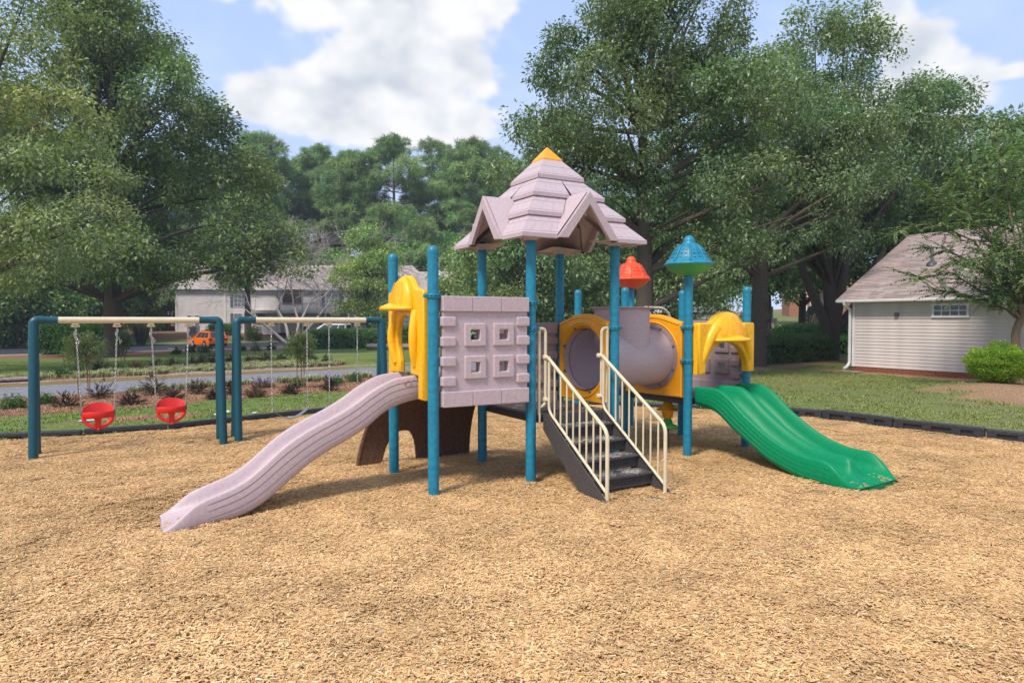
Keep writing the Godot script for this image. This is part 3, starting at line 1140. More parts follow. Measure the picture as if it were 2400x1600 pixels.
func lavender_slide(root: Node3D) -> void:
	var at := Transform3D(Basis(Vector3.UP, -PI / 2), Vector3(-SIDE - 0.02, 0, -SIDE / 2))  # local z runs down the slide
	var c1 := smooth_table([0, 0.3, 0.55, 0.74, 0.95, 1.15, 1.35, 1.5, 1.65, 1.8, 1.95, 2.1, 2.25, 2.35, 2.43, 2.52, 2.62], [1.29, 1.26, 1.14, 1.005, 0.89, 0.805, 0.70, 0.60, 0.465, 0.34, 0.255, 0.205, 0.155, 0.11, 0.03, -0.045, -0.10])
	var c2 := smooth_table([0, 0.3, 0.55, 0.74, 0.95, 1.15, 1.35, 1.5, 1.65, 1.8, 1.95, 2.1, 2.25, 2.4, 2.62], [1.09, 1.06, 0.94, 0.79, 0.69, 0.60, 0.49, 0.39, 0.25, 0.12, 0.045, 0.005, -0.03, -0.06, -0.115])
	var c3 := smooth_table([0, 0.2, 0.39, 0.59, 0.8, 1.04, 1.24, 1.42, 1.56, 1.71, 1.85, 2.0, 2.62], [1.01, 0.97, 0.9, 0.74, 0.62, 0.51, 0.39, 0.25, 0.14, 0.03, -0.04, -0.08, -0.2])
	var section := func(r: float, b: float, d: float, l: float) -> Array:
		var w := 0.285 + 0.03 * smooth(2.15, 2.5, l)
		d = minf(d, b - 0.02)
		var k := r - b
		return [Vector2(-w + 0.05, d), Vector2(-0.08, d + 0.02), Vector2(0.08, d + 0.02), Vector2(w - 0.05, d), Vector2(w - 0.012, d + 0.03), Vector2(w, d + 0.08), Vector2(w, r - 0.03), Vector2(w - 0.006, r - 0.01), Vector2(w - 0.02, r), Vector2(w - 0.035, r - 0.002), Vector2(w - 0.048, r - 0.016), Vector2(w - 0.06, b + k * 0.55), Vector2(w - 0.085, b + k * 0.2), Vector2(w - 0.13, b + k * 0.04), Vector2(w - 0.19, b), Vector2(-w + 0.19, b), Vector2(-w + 0.13, b + k * 0.04), Vector2(-w + 0.085, b + k * 0.2), Vector2(-w + 0.06, b + k * 0.55), Vector2(-w + 0.048, r - 0.016), Vector2(-w + 0.035, r - 0.002), Vector2(-w + 0.02, r), Vector2(-w + 0.006, r - 0.01), Vector2(-w, r - 0.03), Vector2(-w, d + 0.08), Vector2(-w + 0.012, d + 0.03)]
	rng.seed = 41
	var ls := steps(0, 2.6, 64)
	var s := S()
	loft(s, slide_rings(at, ls, c1, c2, c3, section), true, true, 1)
	var p := part("slide", s, mats.lavender, root, Transform3D(), "long wavy lavender slide")
	kicked(p, at, c2, 1.6, 2.58, 0.13, 26)
	for side in 2:
		for k in 3:
			s = S()
			var path := []
			for i in 57:
				var l := lerpf(0.0, 2.28, i / 56.0)
				var r: float = c1.call(l)
				var d: float = minf(c3.call(l), c2.call(l) - 0.02)
				path.append(at * Vector3(0.2845 * (1 if side else -1), lerpf(r, d, [0.22, 0.44, 0.68][k]), l))
			tube(s, path, 0.0036, 5, false)
			part("groove", s, mats.groove, p)
		s = S()
		var o := Vector3(0.286 * (1 if side else -1), 1.185, 0.14)
		tube(s, [at * (o + Vector3(0, 0.04, 0)), at * (o + Vector3(0, 0, 0.045)), at * (o + Vector3(0, -0.04, 0)), at * (o + Vector3(0, 0, -0.045)), at * (o + Vector3(0, 0.04, 0))], 0.0035, 5, false)
		part("groove", s, mats.groove, p)


func kicked(p: Node3D, at: Transform3D, bed: Callable, l0: float, l1: float, w: float, n: int) -> void:
	var xf := []
	var cs := []
	if not texs.has("kicked_mesh"):
		texs["kicked_mesh"] = chip_mesh(3, 0.04, 0.9)
	for i in n:
		var l := lerpf(l0, l1, 1.0 - pow(rng.randf(), 2.2))
		var slope: float = atan2(bed.call(l - 0.03) - bed.call(l + 0.03), 0.06)
		xf.append(at * Transform3D(Basis(Vector3.RIGHT, slope) * Basis(Vector3.UP, rng.randf() * TAU), Vector3(rng.randf_range(-w, w), bed.call(l) + 0.004, l)))
		cs.append(Color(1, 1, 1))
	many("chips", texs["kicked_mesh"], mats.chips, xf, cs, p)


func smooth_table(xs: Array, ys: Array) -> Callable:
	return func(x: float) -> float:
		var acc := 0.0
		for k in 5:
			acc += lerp_table(xs, ys, x + (k - 2) * 0.035)
		return acc / 5.0


func green_slide(root: Node3D, f3: Transform3D) -> void:
	var at := f3 * Transform3D(Basis(), Vector3(0.65, 0, 0.0))
	var c1 := smooth_table([0, 0.4, 0.6, 0.78, 1.0, 1.22, 1.45, 1.71, 1.95, 2.05, 2.14, 2.22, 2.34], [0.97, 0.975, 0.86, 0.70, 0.545, 0.415, 0.315, 0.255, 0.25, 0.20, 0.10, 0.03, -0.03])
	var c2 := smooth_table([0, 0.35, 0.6, 0.85, 1.1, 1.4, 1.7, 2.0, 2.3], [0.79, 0.75, 0.57, 0.37, 0.225, 0.09, 0.03, 0.015, -0.02])
	var c3 := smooth_table([0, 0.29, 0.44, 0.65, 0.87, 1.14, 1.39, 1.63, 2.3], [0.71, 0.67, 0.59, 0.42, 0.29, 0.12, 0.03, -0.04, -0.1])
	var section := func(r: float, b: float, d: float, l: float) -> Array:
		var w := 0.53 - 0.10 * smooth(2.08, 2.34, l) * smooth(2.0, 2.34, l)
		d = minf(d, b - 0.02)
		var k := r - b
		var m := lerpf(r - 0.005, b + 0.01, smooth(1.96, 2.12, l))
		var mk := m - b
		return [Vector2(-w + 0.06, d), Vector2(-0.1, d + 0.01), Vector2(0.1, d + 0.01), Vector2(w - 0.06, d), Vector2(w - 0.015, d + 0.03), Vector2(w, d + 0.08), Vector2(w, r - 0.035), Vector2(w - 0.008, r - 0.01), Vector2(w - 0.026, r), Vector2(w - 0.045, r - 0.004), Vector2(w - 0.062, r - 0.022), Vector2(w - 0.08, b + k * 0.5), Vector2(w - 0.115, b + k * 0.16), Vector2(w - 0.17, b + k * 0.02), Vector2(w - 0.25, b), Vector2(0.17, b + mk * 0.04), Vector2(0.11, b + mk * 0.22), Vector2(0.07, b + mk * 0.62), Vector2(0.045, m - 0.02), Vector2(0.018, m), Vector2(-0.018, m), Vector2(-0.045, m - 0.02), Vector2(-0.07, b + mk * 0.62), Vector2(-0.11, b + mk * 0.22), Vector2(-0.17, b + mk * 0.04), Vector2(-w + 0.25, b), Vector2(-w + 0.17, b + k * 0.02), Vector2(-w + 0.115, b + k * 0.16), Vector2(-w + 0.08, b + k * 0.5), Vector2(-w + 0.062, r - 0.022), Vector2(-w + 0.045, r - 0.004), Vector2(-w + 0.026, r), Vector2(-w + 0.008, r - 0.01), Vector2(-w, r - 0.035), Vector2(-w, d + 0.08), Vector2(-w + 0.015, d + 0.03)]
	var s := S()
	loft(s, slide_rings(at, steps(0.02, 2.32, 60), c1, c2, c3, section), true, true, 1)
	var p := part("slide", s, mats.green_slide, root, Transform3D(), "green double slide with two chutes")
	kicked(p, at * Transform3D(Basis(), Vector3(0.27, 0, 0)), c2, 1.7, 2.28, 0.12, 14)
	kicked(p, at * Transform3D(Basis(), Vector3(-0.27, 0, 0)), c2, 1.7, 2.28, 0.12, 14)
	for side in 2:
		for k in 4:
			s = S()
			var path := []
			for i in 50:
				var l := lerpf(0.05 if k > 0 else 0.2, 2.0, i / 49.0)
				var r: float = c1.call(l)
				var d: float = minf(c3.call(l), c2.call(l) - 0.02)
				path.append(at * Vector3(0.5297 * (1 if side else -1), lerpf(r, d, [0.2, 0.38, 0.56, 0.74][k]), l))
			tube(s, path, 0.0035, 5, false)
			part("groove", s, mats.green_dark, p)
		s = S()
		var o := Vector3(0.531 * (1 if side else -1), 0.87, 0.16)
		tube(s, [at * (o + Vector3(0, 0.035, 0)), at * (o + Vector3(0, 0, 0.04)), at * (o + Vector3(0, -0.035, 0)), at * (o + Vector3(0, 0, -0.04)), at * (o + Vector3(0, 0.035, 0))], 0.0035, 5, false)
		part("groove", s, mats.green_dark, p)


# a panel round a hole: the outline is met by rays from the hole's middle
func hole_panel(root: Node3D, at: Transform3D, label: String) -> MeshInstance3D:
	var outline := PackedVector2Array([Vector2(0.55, -0.55), Vector2(0.55, 0.49)])
	for k in 21:
		var x := lerpf(0.53, -0.53, k / 20.0)
		outline.append(Vector2(x, 0.50 + 0.115 * pow(cos(x / 0.53 * PI / 2), 1.3)))
	outline.append(Vector2(-0.55, 0.49))
	outline.append(Vector2(-0.55, -0.55))
	var n := 72
	var rim := PackedVector2Array()
	for i in n:
		var f := TAU * (i + 0.5) / n
		var d := Vector2(cos(f), sin(f))
		var best := 9.0
		for j in outline.size():
			var hit = Geometry2D.segment_intersects_segment(Vector2.ZERO, d * 3.0, outline[j], outline[(j + 1) % outline.size()])
			if hit != null:
				best = minf(best, hit.length())
		rim.append(d * best)
	for c in [Vector2(0.55, -0.55), Vector2(-0.55, -0.55), Vector2(0.55, 0.495), Vector2(-0.55, 0.495)]:
		var at_i := 0
		for i in n:
			if rim[i].distance_to(c) < rim[at_i].distance_to(c):
				at_i = i
		rim[at_i] = c
	var rings := []
	for q in [[-1.0, -0.045], [-0.975, -0.06], [0.485, -0.06], [0.46, -0.05], [0.44, -0.02], [0.42, 0.0], [0.44, 0.02], [0.46, 0.05], [0.485, 0.06], [-0.975, 0.06], [-1.0, 0.045], [-1.0, -0.045]]:
		var ring := PackedVector3Array()
		for i in n:
			var f := TAU * (i + 0.5) / n
			var v: Vector2 = rim[i] * -q[0] if q[0] < 0 else Vector2(cos(f), sin(f)) * q[0]
			ring.append(at * Vector3(v.x, v.y, q[1]))
		rings.append(ring)
	rings.reverse()
	var s := S()
	loft(s, rings, true, false, 1, true)
	var p := part("tunnel_panel", s, mats.orange_yellow, root, Transform3D(), label)
	for g in [-1.0, 1.0]:
		s = S()
		var path := []
		for i in 41:
			var f := TAU * i / 40.0
			path.append(at * Vector3(cos(f) * 0.50, sin(f) * 0.50 - 0.0, 0.06 * g))
		tube(s, path, 0.012, 6, false)
		part("moulding", s, mats.orange_yellow, p)
		s = S()
		path = []
		for i in 21:
			var x := lerpf(-0.50, 0.50, i / 20.0)
			path.append(at * Vector3(x, 0.465 + 0.105 * pow(cos(x / 0.53 * PI / 2), 1.3), 0.06 * g))
		tube(s, path, 0.012, 6, false)
		part("moulding", s, mats.orange_yellow, p)
		for k in 8:
			s = S()
			var f := TAU * (k + 0.5) / 8.0
			ball(s, Vector3(cos(f) * 0.447, sin(f) * 0.447, 0.055 * g), Vector3(0.021, 0.021, 0.021), at, 5)
			part("bolt", s, mats.bolt, p)
	return p


func tube_tunnel(root: Node3D, f3: Transform3D) -> void:
	var a := Vector3(SIDE + 0.0, 1.37, -SIDE / 2)
	var b := f3 * Vector3(0.0, 1.37, -SIDE / 2)
	hole_panel(root, Transform3D(Basis(Vector3.UP, PI / 2), a), "orange-yellow panel with the tunnel's near mouth")
	hole_panel(root, Transform3D(f3.basis * Basis(Vector3.UP, PI / 2), b), "orange-yellow panel with the tunnel's far end")
	var dir := (b - a).normalized()
	var s := S()
	var r := 0.40
	# outer and inner skin of the pipe, open below the chimney
	var len := a.distance_to(b) + 0.06
	var across := dir.cross(Vector3.UP).normalized()
	var cr := 0.385
	for rad: float in [r]:
		for q in 48:
			var u0 := -0.03 + len * q / 48.0
			var u1 := -0.03 + len * (q + 1) / 48.0
			for k in 56:
				var f0 := TAU * k / 56.0
				var f1 := TAU * (k + 1) / 56.0
				var fm := (f0 + f1) / 2
				if sin(fm) > 0.0 and Vector2((u0 + u1) / 2 - len / 2 + 0.03, cos(fm) * r).length() < cr - 0.004:
					continue
				var p0: Vector3 = a + dir * u0 + (across * cos(f0) + Vector3.UP * sin(f0)) * rad
				var p1: Vector3 = a + dir * u0 + (across * cos(f1) + Vector3.UP * sin(f1)) * rad
				quad(s, p0, p1, p1 + dir * (u1 - u0), p0 + dir * (u1 - u0), 1 if rad == r else 2)
	var p := part("tunnel", s, mats.lavender_thin, root, Transform3D(), "lavender crawl tunnel with an open chimney")
	var mid := a.lerp(b, 0.5)
	s = S()
	for rad: float in [cr]:
		for k in 64:
			var f0 := TAU * k / 64.0
			var f1 := TAU * (k + 1) / 64.0
			var d0: Vector3 = dir * cos(f0) * rad + across * sin(f0) * rad
			var d1: Vector3 = dir * cos(f1) * rad + across * sin(f1) * rad
			var y0 := sqrt(maxf(0.0, r * r - pow(sin(f0) * rad, 2))) - 0.025
			var y1 := sqrt(maxf(0.0, r * r - pow(sin(f1) * rad, 2))) - 0.025
			quad(s, mid + d0 + Vector3(0, y0, 0), mid + d1 + Vector3(0, y1, 0), mid + d1 + Vector3(0, 0.70, 0), mid + d0 + Vector3(0, 0.70, 0), 1 if rad == cr else 2)
	part("chimney", s, mats.lavender_thin, p)
	s = S()
	lathe(s, [Vector2(0.37, 0.695), Vector2(0.445, 0.695), Vector2(0.452, 0.702), Vector2(0.445, 0.709), Vector2(0.37, 0.709), Vector2(0.37, 0.695)], 40, Transform3D(Basis(), mid), 1, 0.0, 8, false)
	part("flange", s, mats.lavender, p)
	for k in 10:
		s = S()
		ball(s, mid + Vector3(cos(TAU * k / 10) * 0.425, 0.71, sin(TAU * k / 10) * 0.425), Vector3(0.012, 0.01, 0.012), Transform3D(), 4)
		part("bolt", s, mats.bolt, p)
	for e in 2:
		s = S()
		var o := (a + dir * 0.062) if e == 0 else (b - dir * 0.066)
		var disc := Transform3D(Basis(across, dir, across.cross(dir)), o)
		lathe(s, [Vector2(0.392, -0.008), Vector2(0.475, -0.008), Vector2(0.475, 0.008), Vector2(0.392, 0.008), Vector2(0.392, -0.008)], 40, disc, -1, 0.0, 8, false)
		part("flange", s, mats.lilac_brown, p)
		for k in 8:
			s = S()
			var f := TAU * (k + 0.5) / 8.0
			var side := dir.cross(Vector3.UP).normalized()
			ball(s, o + (side * cos(f) + Vector3.UP * sin(f)) * 0.44 + dir * (0.012 if e == 0 else -0.012), Vector3.ONE * 0.02, Transform3D(), 5)
			part("bolt", s, mats.bolt, p)


func stairs(root: Node3D) -> void:
	rng.seed = 55
	var x0 := 0.20
	var x1 := 1.0
	var s := S()
	# two side plates
	for x in [x0 - 0.035, x1 + 0.035]:
		var pts := PackedVector2Array([Vector2(0.02, 0.80), Vector2(0.02, 0.60), Vector2(0.90, -0.10), Vector2(1.27, -0.10), Vector2(1.27, 0.0), Vector2(0.10, 0.80)])
		var q := S()
		prism(q, pts, 0.012, Transform3D(Basis(Vector3(0, 0, 1), Vector3.UP, Vector3(-1, 0, 0)), Vector3(x, 0, 0)), 0.003)
		var pl := part("stringer", q, mats.deck_grey, root)
	for k in 5:
		var h := 0.035 + 0.155 * k
		var zf := 1.20 - 0.235 * k
		if k > 0:
			s = S()
			box(s, Vector3((x0 + x1) / 2, h - 0.015, zf - 0.12), Vector3(x1 - x0 + 0.05, 0.03, 0.26), Transform3D(), 0.008)
			var t := part("tread", s, mats.deck_grey, root)
			debris(t, Vector3((x0 + x1) / 2 + 0.04, h, zf - 0.13), 0.64, 0.16, 34, 0.55)
		var rz := zf - 0.03 if k > 0 else 0.0
		if k > 0:
			s = S()
			box(s, Vector3((x0 + x1) / 2, h - 0.085, rz), Vector3(x1 - x0 + 0.05, 0.11, 0.012))
			var r := part("riser", s, mats.deck_grey, root)
			s = S()
			for i in 26:
				for j in 4:
					box(s, Vector3(lerpf(x0 + 0.14, x1 - 0.12, i / 25.0), h - 0.05 - 0.02 * j, rz + 0.006), Vector3(0.011, 0.011, 0.004))
			part("perforation", s, mats.tyre, r)
	s = S()
	box(s, Vector3((x0 + x1) / 2, 0.70, 0.03), Vector3(x1 - x0 + 0.05, 0.13, 0.012))
	var top := part("riser", s, mats.deck_grey, root)
	debris(top, Vector3(0.62, 0.0, 1.38), 0.5, 0.2, 9, 0.6)
	# railings
	for x in [x0, x1]:
		s = S()
		tube(s, bend([Vector3(x, 1.46, 0.0), Vector3(x, 1.46, 0.06), Vector3(x, 0.74, 1.2), Vector3(x, -0.15, 1.2)], 0.09, 6), 0.021, 10)
		var p := part("railing", s, mats.cream, root, Transform3D(), "cream stair railing on the %s of the stairs" % ("left" if x == x0 else "right"))
		s = S()
		tube(s, bend([Vector3(x, 1.41, 0.085), Vector3(x, 0.86, 0.085), Vector3(x, 0.80, 0.12), Vector3(x, 0.09, 1.2)], 0.06, 4), 0.017, 8)
		part("rail", s, mats.cream, p)
		for k in 8:
			var z := lerpf(0.205, 1.085, k / 7.0)
			s = S()
			var hi := 1.46 - 0.72 * (z - 0.06) / 1.14
			var lo := 0.80 - 0.71 * (z - 0.12) / 1.08
			tube(s, [Vector3(x, lo, z), Vector3(x, hi, z)], 0.0115, 7, false)
			part("baluster", s, mats.cream, p)
		for h in [1.46, 0.955]:
			s = S()
			box(s, Vector3(x, h, 0.0), Vector3(0.055, 0.055, 0.06), Transform3D(), 0.012)
			tube(s, [Vector3(x, h, 0), Vector3(x, h, 0.09)], 0.018, 8)
			part("clamp", s, mats.cream, p)
		# loop handle between the post and the railing
		var g: float = 1.0 if x == x0 else -1.0
		var px := 0.0 if x == x0 else SIDE
		s = S()
		tube(s, bend([Vector3(px + 0.075 * g, 1.80, 0.0), Vector3(px + 0.205 * g, 1.80, 0.0), Vector3(px + 0.205 * g, 0.90, 0.0), Vector3(px + 0.115 * g, 0.86, 0.0)], 0.07, 6), 0.019, 9)
		tube(s, [Vector3(px + 0.115 * g, 1.80, 0.0), Vector3(px + 0.115 * g, 0.78, 0.0)], 0.019, 9)
		tube(s, [Vector3(px + 0.115 * g, 0.80, 0.006), Vector3(px + 0.115 * g, 0.69, 0.006)], 0.024, 9, true, 1, 0.5)
		part("handle", s, mats.cream, root)


func roof(root: Node3D) -> void:
	rng.seed = 77
	var c := Vector3(SIDE / 2, 0, -SIDE / 2)
	# half width and height of the top and of the bottom edge of the four tiers
	var tiers := [[0.135, 3.93, 0.335, 3.70], [0.265, 3.705, 0.52, 3.44], [0.44, 3.44, 0.705, 3.175], [0.63, 3.175, 0.89, 2.895]]
	var gd := 0.505  # the gables start this far out
	var gw := 0.42
	var p: MeshInstance3D = null
	for ti in 4:
		var t: Array = tiers[ti]
		var s := S()
		var tabs := []
		for side in 4:
			var at := Transform3D(Basis(Vector3.UP, PI / 2 * side), c)
			var lip := 0.046
			# pieces of the face, left and right of the gable
			var runs := []
			var v0 := gw * maxf(0.0, t[0] - gd) / (0.885 - gd)
			var v1 := gw * maxf(0.0, t[2] - gd) / (0.885 - gd)
			if v1 > 0.0:
				runs = [[-t[0], -v0, -t[2], -v1], [v0, t[0], v1, t[2]]]
			else:
				runs = [[-t[0], t[0], -t[2], t[2]]]
			for r in runs:
				var a := at * Vector3(r[0], t[1], t[0])
				var b := at * Vector3(r[1], t[1], t[0])
				var d := at * Vector3(r[2], t[3], t[2])
				var e := at * Vector3(r[3], t[3], t[2])
				quad(s, d, e, b, a)
				# rounded lip
				var k := Vector3(0, -lip, 0)
				var o := at.basis * Vector3(0, -0.008, 0.008)
				var d2 := at * Vector3(r[2] * 1.012, t[3] - 0.008, t[2] + 0.008)
				var e2 := at * Vector3(r[3] * 1.012, t[3] - 0.008, t[2] + 0.008)
				quad(s, d2, e2, e, d)
				quad(s, d2 + k, e2 + k, e2, d2)
				var d3 := at * Vector3(r[2] * 0.94, t[3] - lip - 0.012, t[2] - 0.06)
				var e3 := at * Vector3(r[3] * 0.94, t[3] - lip - 0.012, t[2] - 0.06)
				quad(s, d3, e3, e2 + k, d2 + k)
				# the inner skin, so that the shell has thickness
				quad(s, at * Vector3(r[0], t[1] - 0.03, t[0] - 0.02), at * Vector3(r[1], t[1] - 0.03, t[0] - 0.02), e3, d3)
				# shingle plates in two courses
				for row in 2:
					var y0 := 0.03 + row * 0.47
					var y1 := y0 + 0.445
					var wide := (a.lerp(d, 0.5)).distance_to(b.lerp(e, 0.5))
					var n := maxi(1, int(round(wide / 0.135)))
					for q in n:
						var x0 := (q + 0.012) / n
						var x1 := (q + 0.988) / n
						var g0 := 0.35 / n * (1 if row == 0 else 0)
						x0 = clampf(x0 + g0, 0.0, 1.0)
						x1 = clampf(x1 + g0, 0.0, 1.0)
						tabs.append([a, b, d, e, x0, x1, y0, y1])
					if row == 0:
						tabs.append([a, b, d, e, 0.0, 0.33 / n, y0, y1])
		var m := part("roof_tier", s, mats.lavender, root, Transform3D(), "lavender roof tier" if ti else "top tier of the lavender roof")
		for k in tabs:
			var q := S()
			var A: Vector3 = k[0].lerp(k[1], k[4]).lerp(k[2].lerp(k[3], k[4]), k[6])
			var B: Vector3 = k[0].lerp(k[1], k[5]).lerp(k[2].lerp(k[3], k[5]), k[6])
			var D: Vector3 = k[0].lerp(k[1], k[4]).lerp(k[2].lerp(k[3], k[4]), k[7])
			var E: Vector3 = k[0].lerp(k[1], k[5]).lerp(k[2].lerp(k[3], k[5]), k[7])
			var up := (E - D).cross(A - D).normalized() * 0.0028
			quad(q, D + up, E + up, B + up, A + up)
			quad(q, D - up, E - up, E + up, D + up)
			quad(q, E - up, B - up, B + up, E + up)
			quad(q, B - up, A - up, A + up, B + up)
			quad(q, A - up, D - up, D + up, A + up)
			part("shingle", q, mats.lavender, m)
		p = m
	# gables
	for side in 4:
		var at := Transform3D(Basis(Vector3.UP, PI / 2 * side), c)
		var s := S()
		var z1 := 0.90
		for g in [-1.0, 1.0]:
			var foot := Vector3(gw * g, 2.872, 0.885)
			var ridge0 := Vector3(0, 3.40, gd - 0.05)
			var ridge1 := Vector3(0, 3.40, z1)
			var footf := Vector3(gw * g, 2.872, z1)
			var pts := [at * foot, at * footf, at * ridge1, at * ridge0]
			if g < 0:
				pts.reverse()
			var nn: Vector3 = (pts[1] - pts[0]).cross(pts[2] - pts[0]).normalized()
			tri(s, pts[0], pts[1], pts[2])
			tri(s, pts[0], pts[2], pts[3])
			var dn := -nn * 0.02
			tri(s, pts[0] + dn, pts[2] + dn, pts[1] + dn)
			tri(s, pts[0] + dn, pts[3] + dn, pts[2] + dn)
		var gp := part("gable", s, mats.lavender, root)
		for g in [-1.0, 1.0]:
			for q in 4:
				for row in 2:
					var t0 := (row + 0.03) / 2.0
					var t1 := (row + 0.97) / 2.0
					var u0 := (q + 0.04) / 4.0
					var u1 := (q + 0.96) / 4.0
					var pp := []
					for e in [[u0, t0], [u1, t0], [u1, t1], [u0, t1]]:
						var back := lerpf(0.885, gd - 0.05, e[0])
						pp.append(at * Vector3(gw * g * (1.0 - e[0]), lerpf(2.872, 3.40, e[0]), lerpf(back, z1 - 0.01, e[1])))
					if g < 0:
						pp.reverse()
					var nn: Vector3 = (pp[1] - pp[0]).cross(pp[2] - pp[0]).normalized()
					if nn.y < 0:
						nn = -nn
					var k := S()
					for e in 4:
						quad(k, pp[e], pp[(e + 1) % 4], pp[(e + 1) % 4] + nn * 0.005, pp[e] + nn * 0.005)
					quad(k, pp[0] + nn * 0.005, pp[1] + nn * 0.005, pp[2] + nn * 0.005, pp[3] + nn * 0.005)
					part("shingle", k, mats.lavender, gp)
		s = S()
		var vee := PackedVector2Array([Vector2(gw + 0.015, 2.85), Vector2(0, 3.415), Vector2(-gw - 0.015, 2.85), Vector2(-gw + 0.12, 2.85), Vector2(0, 3.25), Vector2(gw - 0.12, 2.85)])
		prism(s, vee, 0.05, at * Transform3D(Basis(), Vector3(0, 0, z1 + 0.012)), 0.008)
		part("bargeboard", s, mats.lavender, gp)
		# soffit corner and post collar
		s = S()
		var cr := at * Transform3D(Basis(), Vector3(SIDE / 2, 2.85, SIDE / 2))
		lathe(s, [Vector2(0.07, -0.02), Vector2(0.10, 0.0), Vector2(0.13, 0.05)], 8, cr)
		part("collar", s, mats.lavender, gp)
		s = S()
		var e1 := 0.86
		quad(s, at * Vector3(0.36, 2.868, e1), at * Vector3(0.36, 2.90, 0.42), at * Vector3(0.42, 2.90, 0.36), at * Vector3(e1, 2.868, 0.36))
		tri(s, at * Vector3(0.36, 2.868, e1), at * Vector3(e1, 2.868, 0.36), at * Vector3(e1, 2.868, e1))
		part("soffit", s, mats.lavender, gp)
	# yellow cap
	var cap := S()
	var rings := []
	for q in [[0.16, 3.905], [0.195, 3.91], [0.198, 3.935], [0.19, 3.95], [0.01, 4.115], [0.001, 4.118]]:
		var ring := PackedVector3Array()
		for k in 4:
			var f := PI / 4 + PI / 2 * k
			ring.append(c + Vector3(cos(f) * q[0] * 1.4142 * 0.72, q[1], -sin(f) * q[0] * 1.4142 * 0.72))
		rings.append(ring)
	loft(cap, rings, true, true, 1, true)
	part("roof_cap", cap, mats.orange_yellow, root, Transform3D(), "small yellow pyramid at the top of the roof")


func climber(root: Node3D) -> void:
	var s := S()
	var x0 := -1.50
	var x1 := 0.10
	var hx := -0.93
	var prof := func(t: float) -> Vector2:  # z, height along the curved wall from the ground to the deck
		var f := (1.0 - t) * PI / 2
		return Vector2(-SIDE - 0.06 - 0.62 * sin(f), 1.02 * cos(f) - 0.06 * (1.0 - t))
	var notch := func(x: float) -> float:
		var u := absf(x - hx) / 0.25
		return 0.0 if u >= 1.0 else 0.315 * sqrt(1.0 - pow(u, 2.6))
	var xs := []
	for i in 65:
		xs.append(lerpf(x0, x1, i / 64.0))
	for skin in 2:
		var rows := []
		for x in xs:
			var row := PackedVector3Array()
			var n: float = notch.call(x)
			var squeeze := 1.0
			for j in 17:
				var t := lerpf(n, 1.0, j / 16.0)
				var v: Vector2 = prof.call(t)
				var edge: float = x + 0.38 * pow(t, 1.25) * clampf(1.0 - (x - x0) / 0.9, 0.0, 1.0)
				row.append(Vector3(edge, v.y - 0.045 * skin * sin(t * PI / 2), v.x + 0.045 * skin * cos(t * PI / 2)))
			rows.append(row)
		if skin == 1:
			rows.reverse()
		loft(s, rows, false, false, 1)
	for i in 64:
		var a: Vector2 = prof.call(notch.call(xs[i]))
		var b: Vector2 = prof.call(notch.call(xs[i + 1]))
		var d := Vector3(0, 0, 0.045)
		quad(s, Vector3(xs[i], a.y, a.x), Vector3(xs[i], a.y, a.x) + d, Vector3(xs[i + 1], b.y, b.x) + d, Vector3(xs[i + 1], b.y, b.x))
	part("climber", s, mats.brown_plastic, root, Transform3D(), "curved brown climbing wall with a crawl hole, behind the high deck")
	for k in 2:
		var e := S()
		var path := []
		for j in 17:
			var t := j / 16.0
			var v: Vector2 = prof.call(t)
			var x := x0 if k == 0 else x1
			path.append(Vector3(x + 0.38 * pow(t, 1.25) if k == 0 else x, v.y - 0.022 * sin(t * PI / 2), v.x + 0.022))
		tube(e, path, 0.03, 8)
		part("climber_edge", e, mats.brown_plastic, root)


func hat(root: Node3D, at: Transform3D, k: float, m: Material, under: Material, label: String) -> void:
	var s := S()
	var prof := []
	for v in [[0.325, 0.14], [0.332, 0.155], [0.315, 0.17], [0.265, 0.205], [0.235, 0.25], [0.205, 0.31], [0.168, 0.375], [0.115, 0.42], [0.09, 0.432], [0.088, 0.445], [0.078, 0.455], [0.08, 0.475], [0.07, 0.50], [0.05, 0.53], [0.025, 0.545], [0.004, 0.548]]:
		prof.append(Vector2(v[0] * k, v[1] * k))
	lathe(s, prof, 48, at, 1, 0.018, 8)
	var p := part("post_hat", s, m, root, Transform3D(), label)
	s = S()
	lathe(s, [Vector2(0.075 * k, -0.005), Vector2(0.13 * k, 0.0), Vector2(0.24 * k, 0.06 * k), Vector2(0.326 * k, 0.142 * k)], 48, at, 1)
	part("underside", s, under, p)
	s = S()
	for f in 8:
		var rib := []
		for v in [[0.30, 0.185], [0.262, 0.212], [0.238, 0.255], [0.208, 0.315], [0.168, 0.382], [0.118, 0.424]]:
			rib.append(at * (Basis(Vector3.UP, TAU * f / 8) * Vector3(v[0] * k * 1.02, v[1] * k, 0)))
		tube(s, rib, 0.012 * k, 6)
	part("rib", s, m, p)
	s = S()
	for f in 8:
		for c in 2:
			for r in 3:
				var b := at * Transform3D(Basis(Vector3.UP, TAU * (f + 0.5) / 8 + (c - 0.5) * 0.30), Vector3.ZERO)
				var rr: float = [0.242, 0.216, 0.186][r] * k * 0.99
				box(s, Vector3(0, 0, 0), Vector3(0.012, 0.032, 0.034 - 0.006 * r) * k, b * Transform3D(Basis(Vector3.BACK, 0.5), Vector3(rr, [0.245, 0.30, 0.35][r] * k, 0)), 0.004 * k)
	part("window_relief", s, m, p)


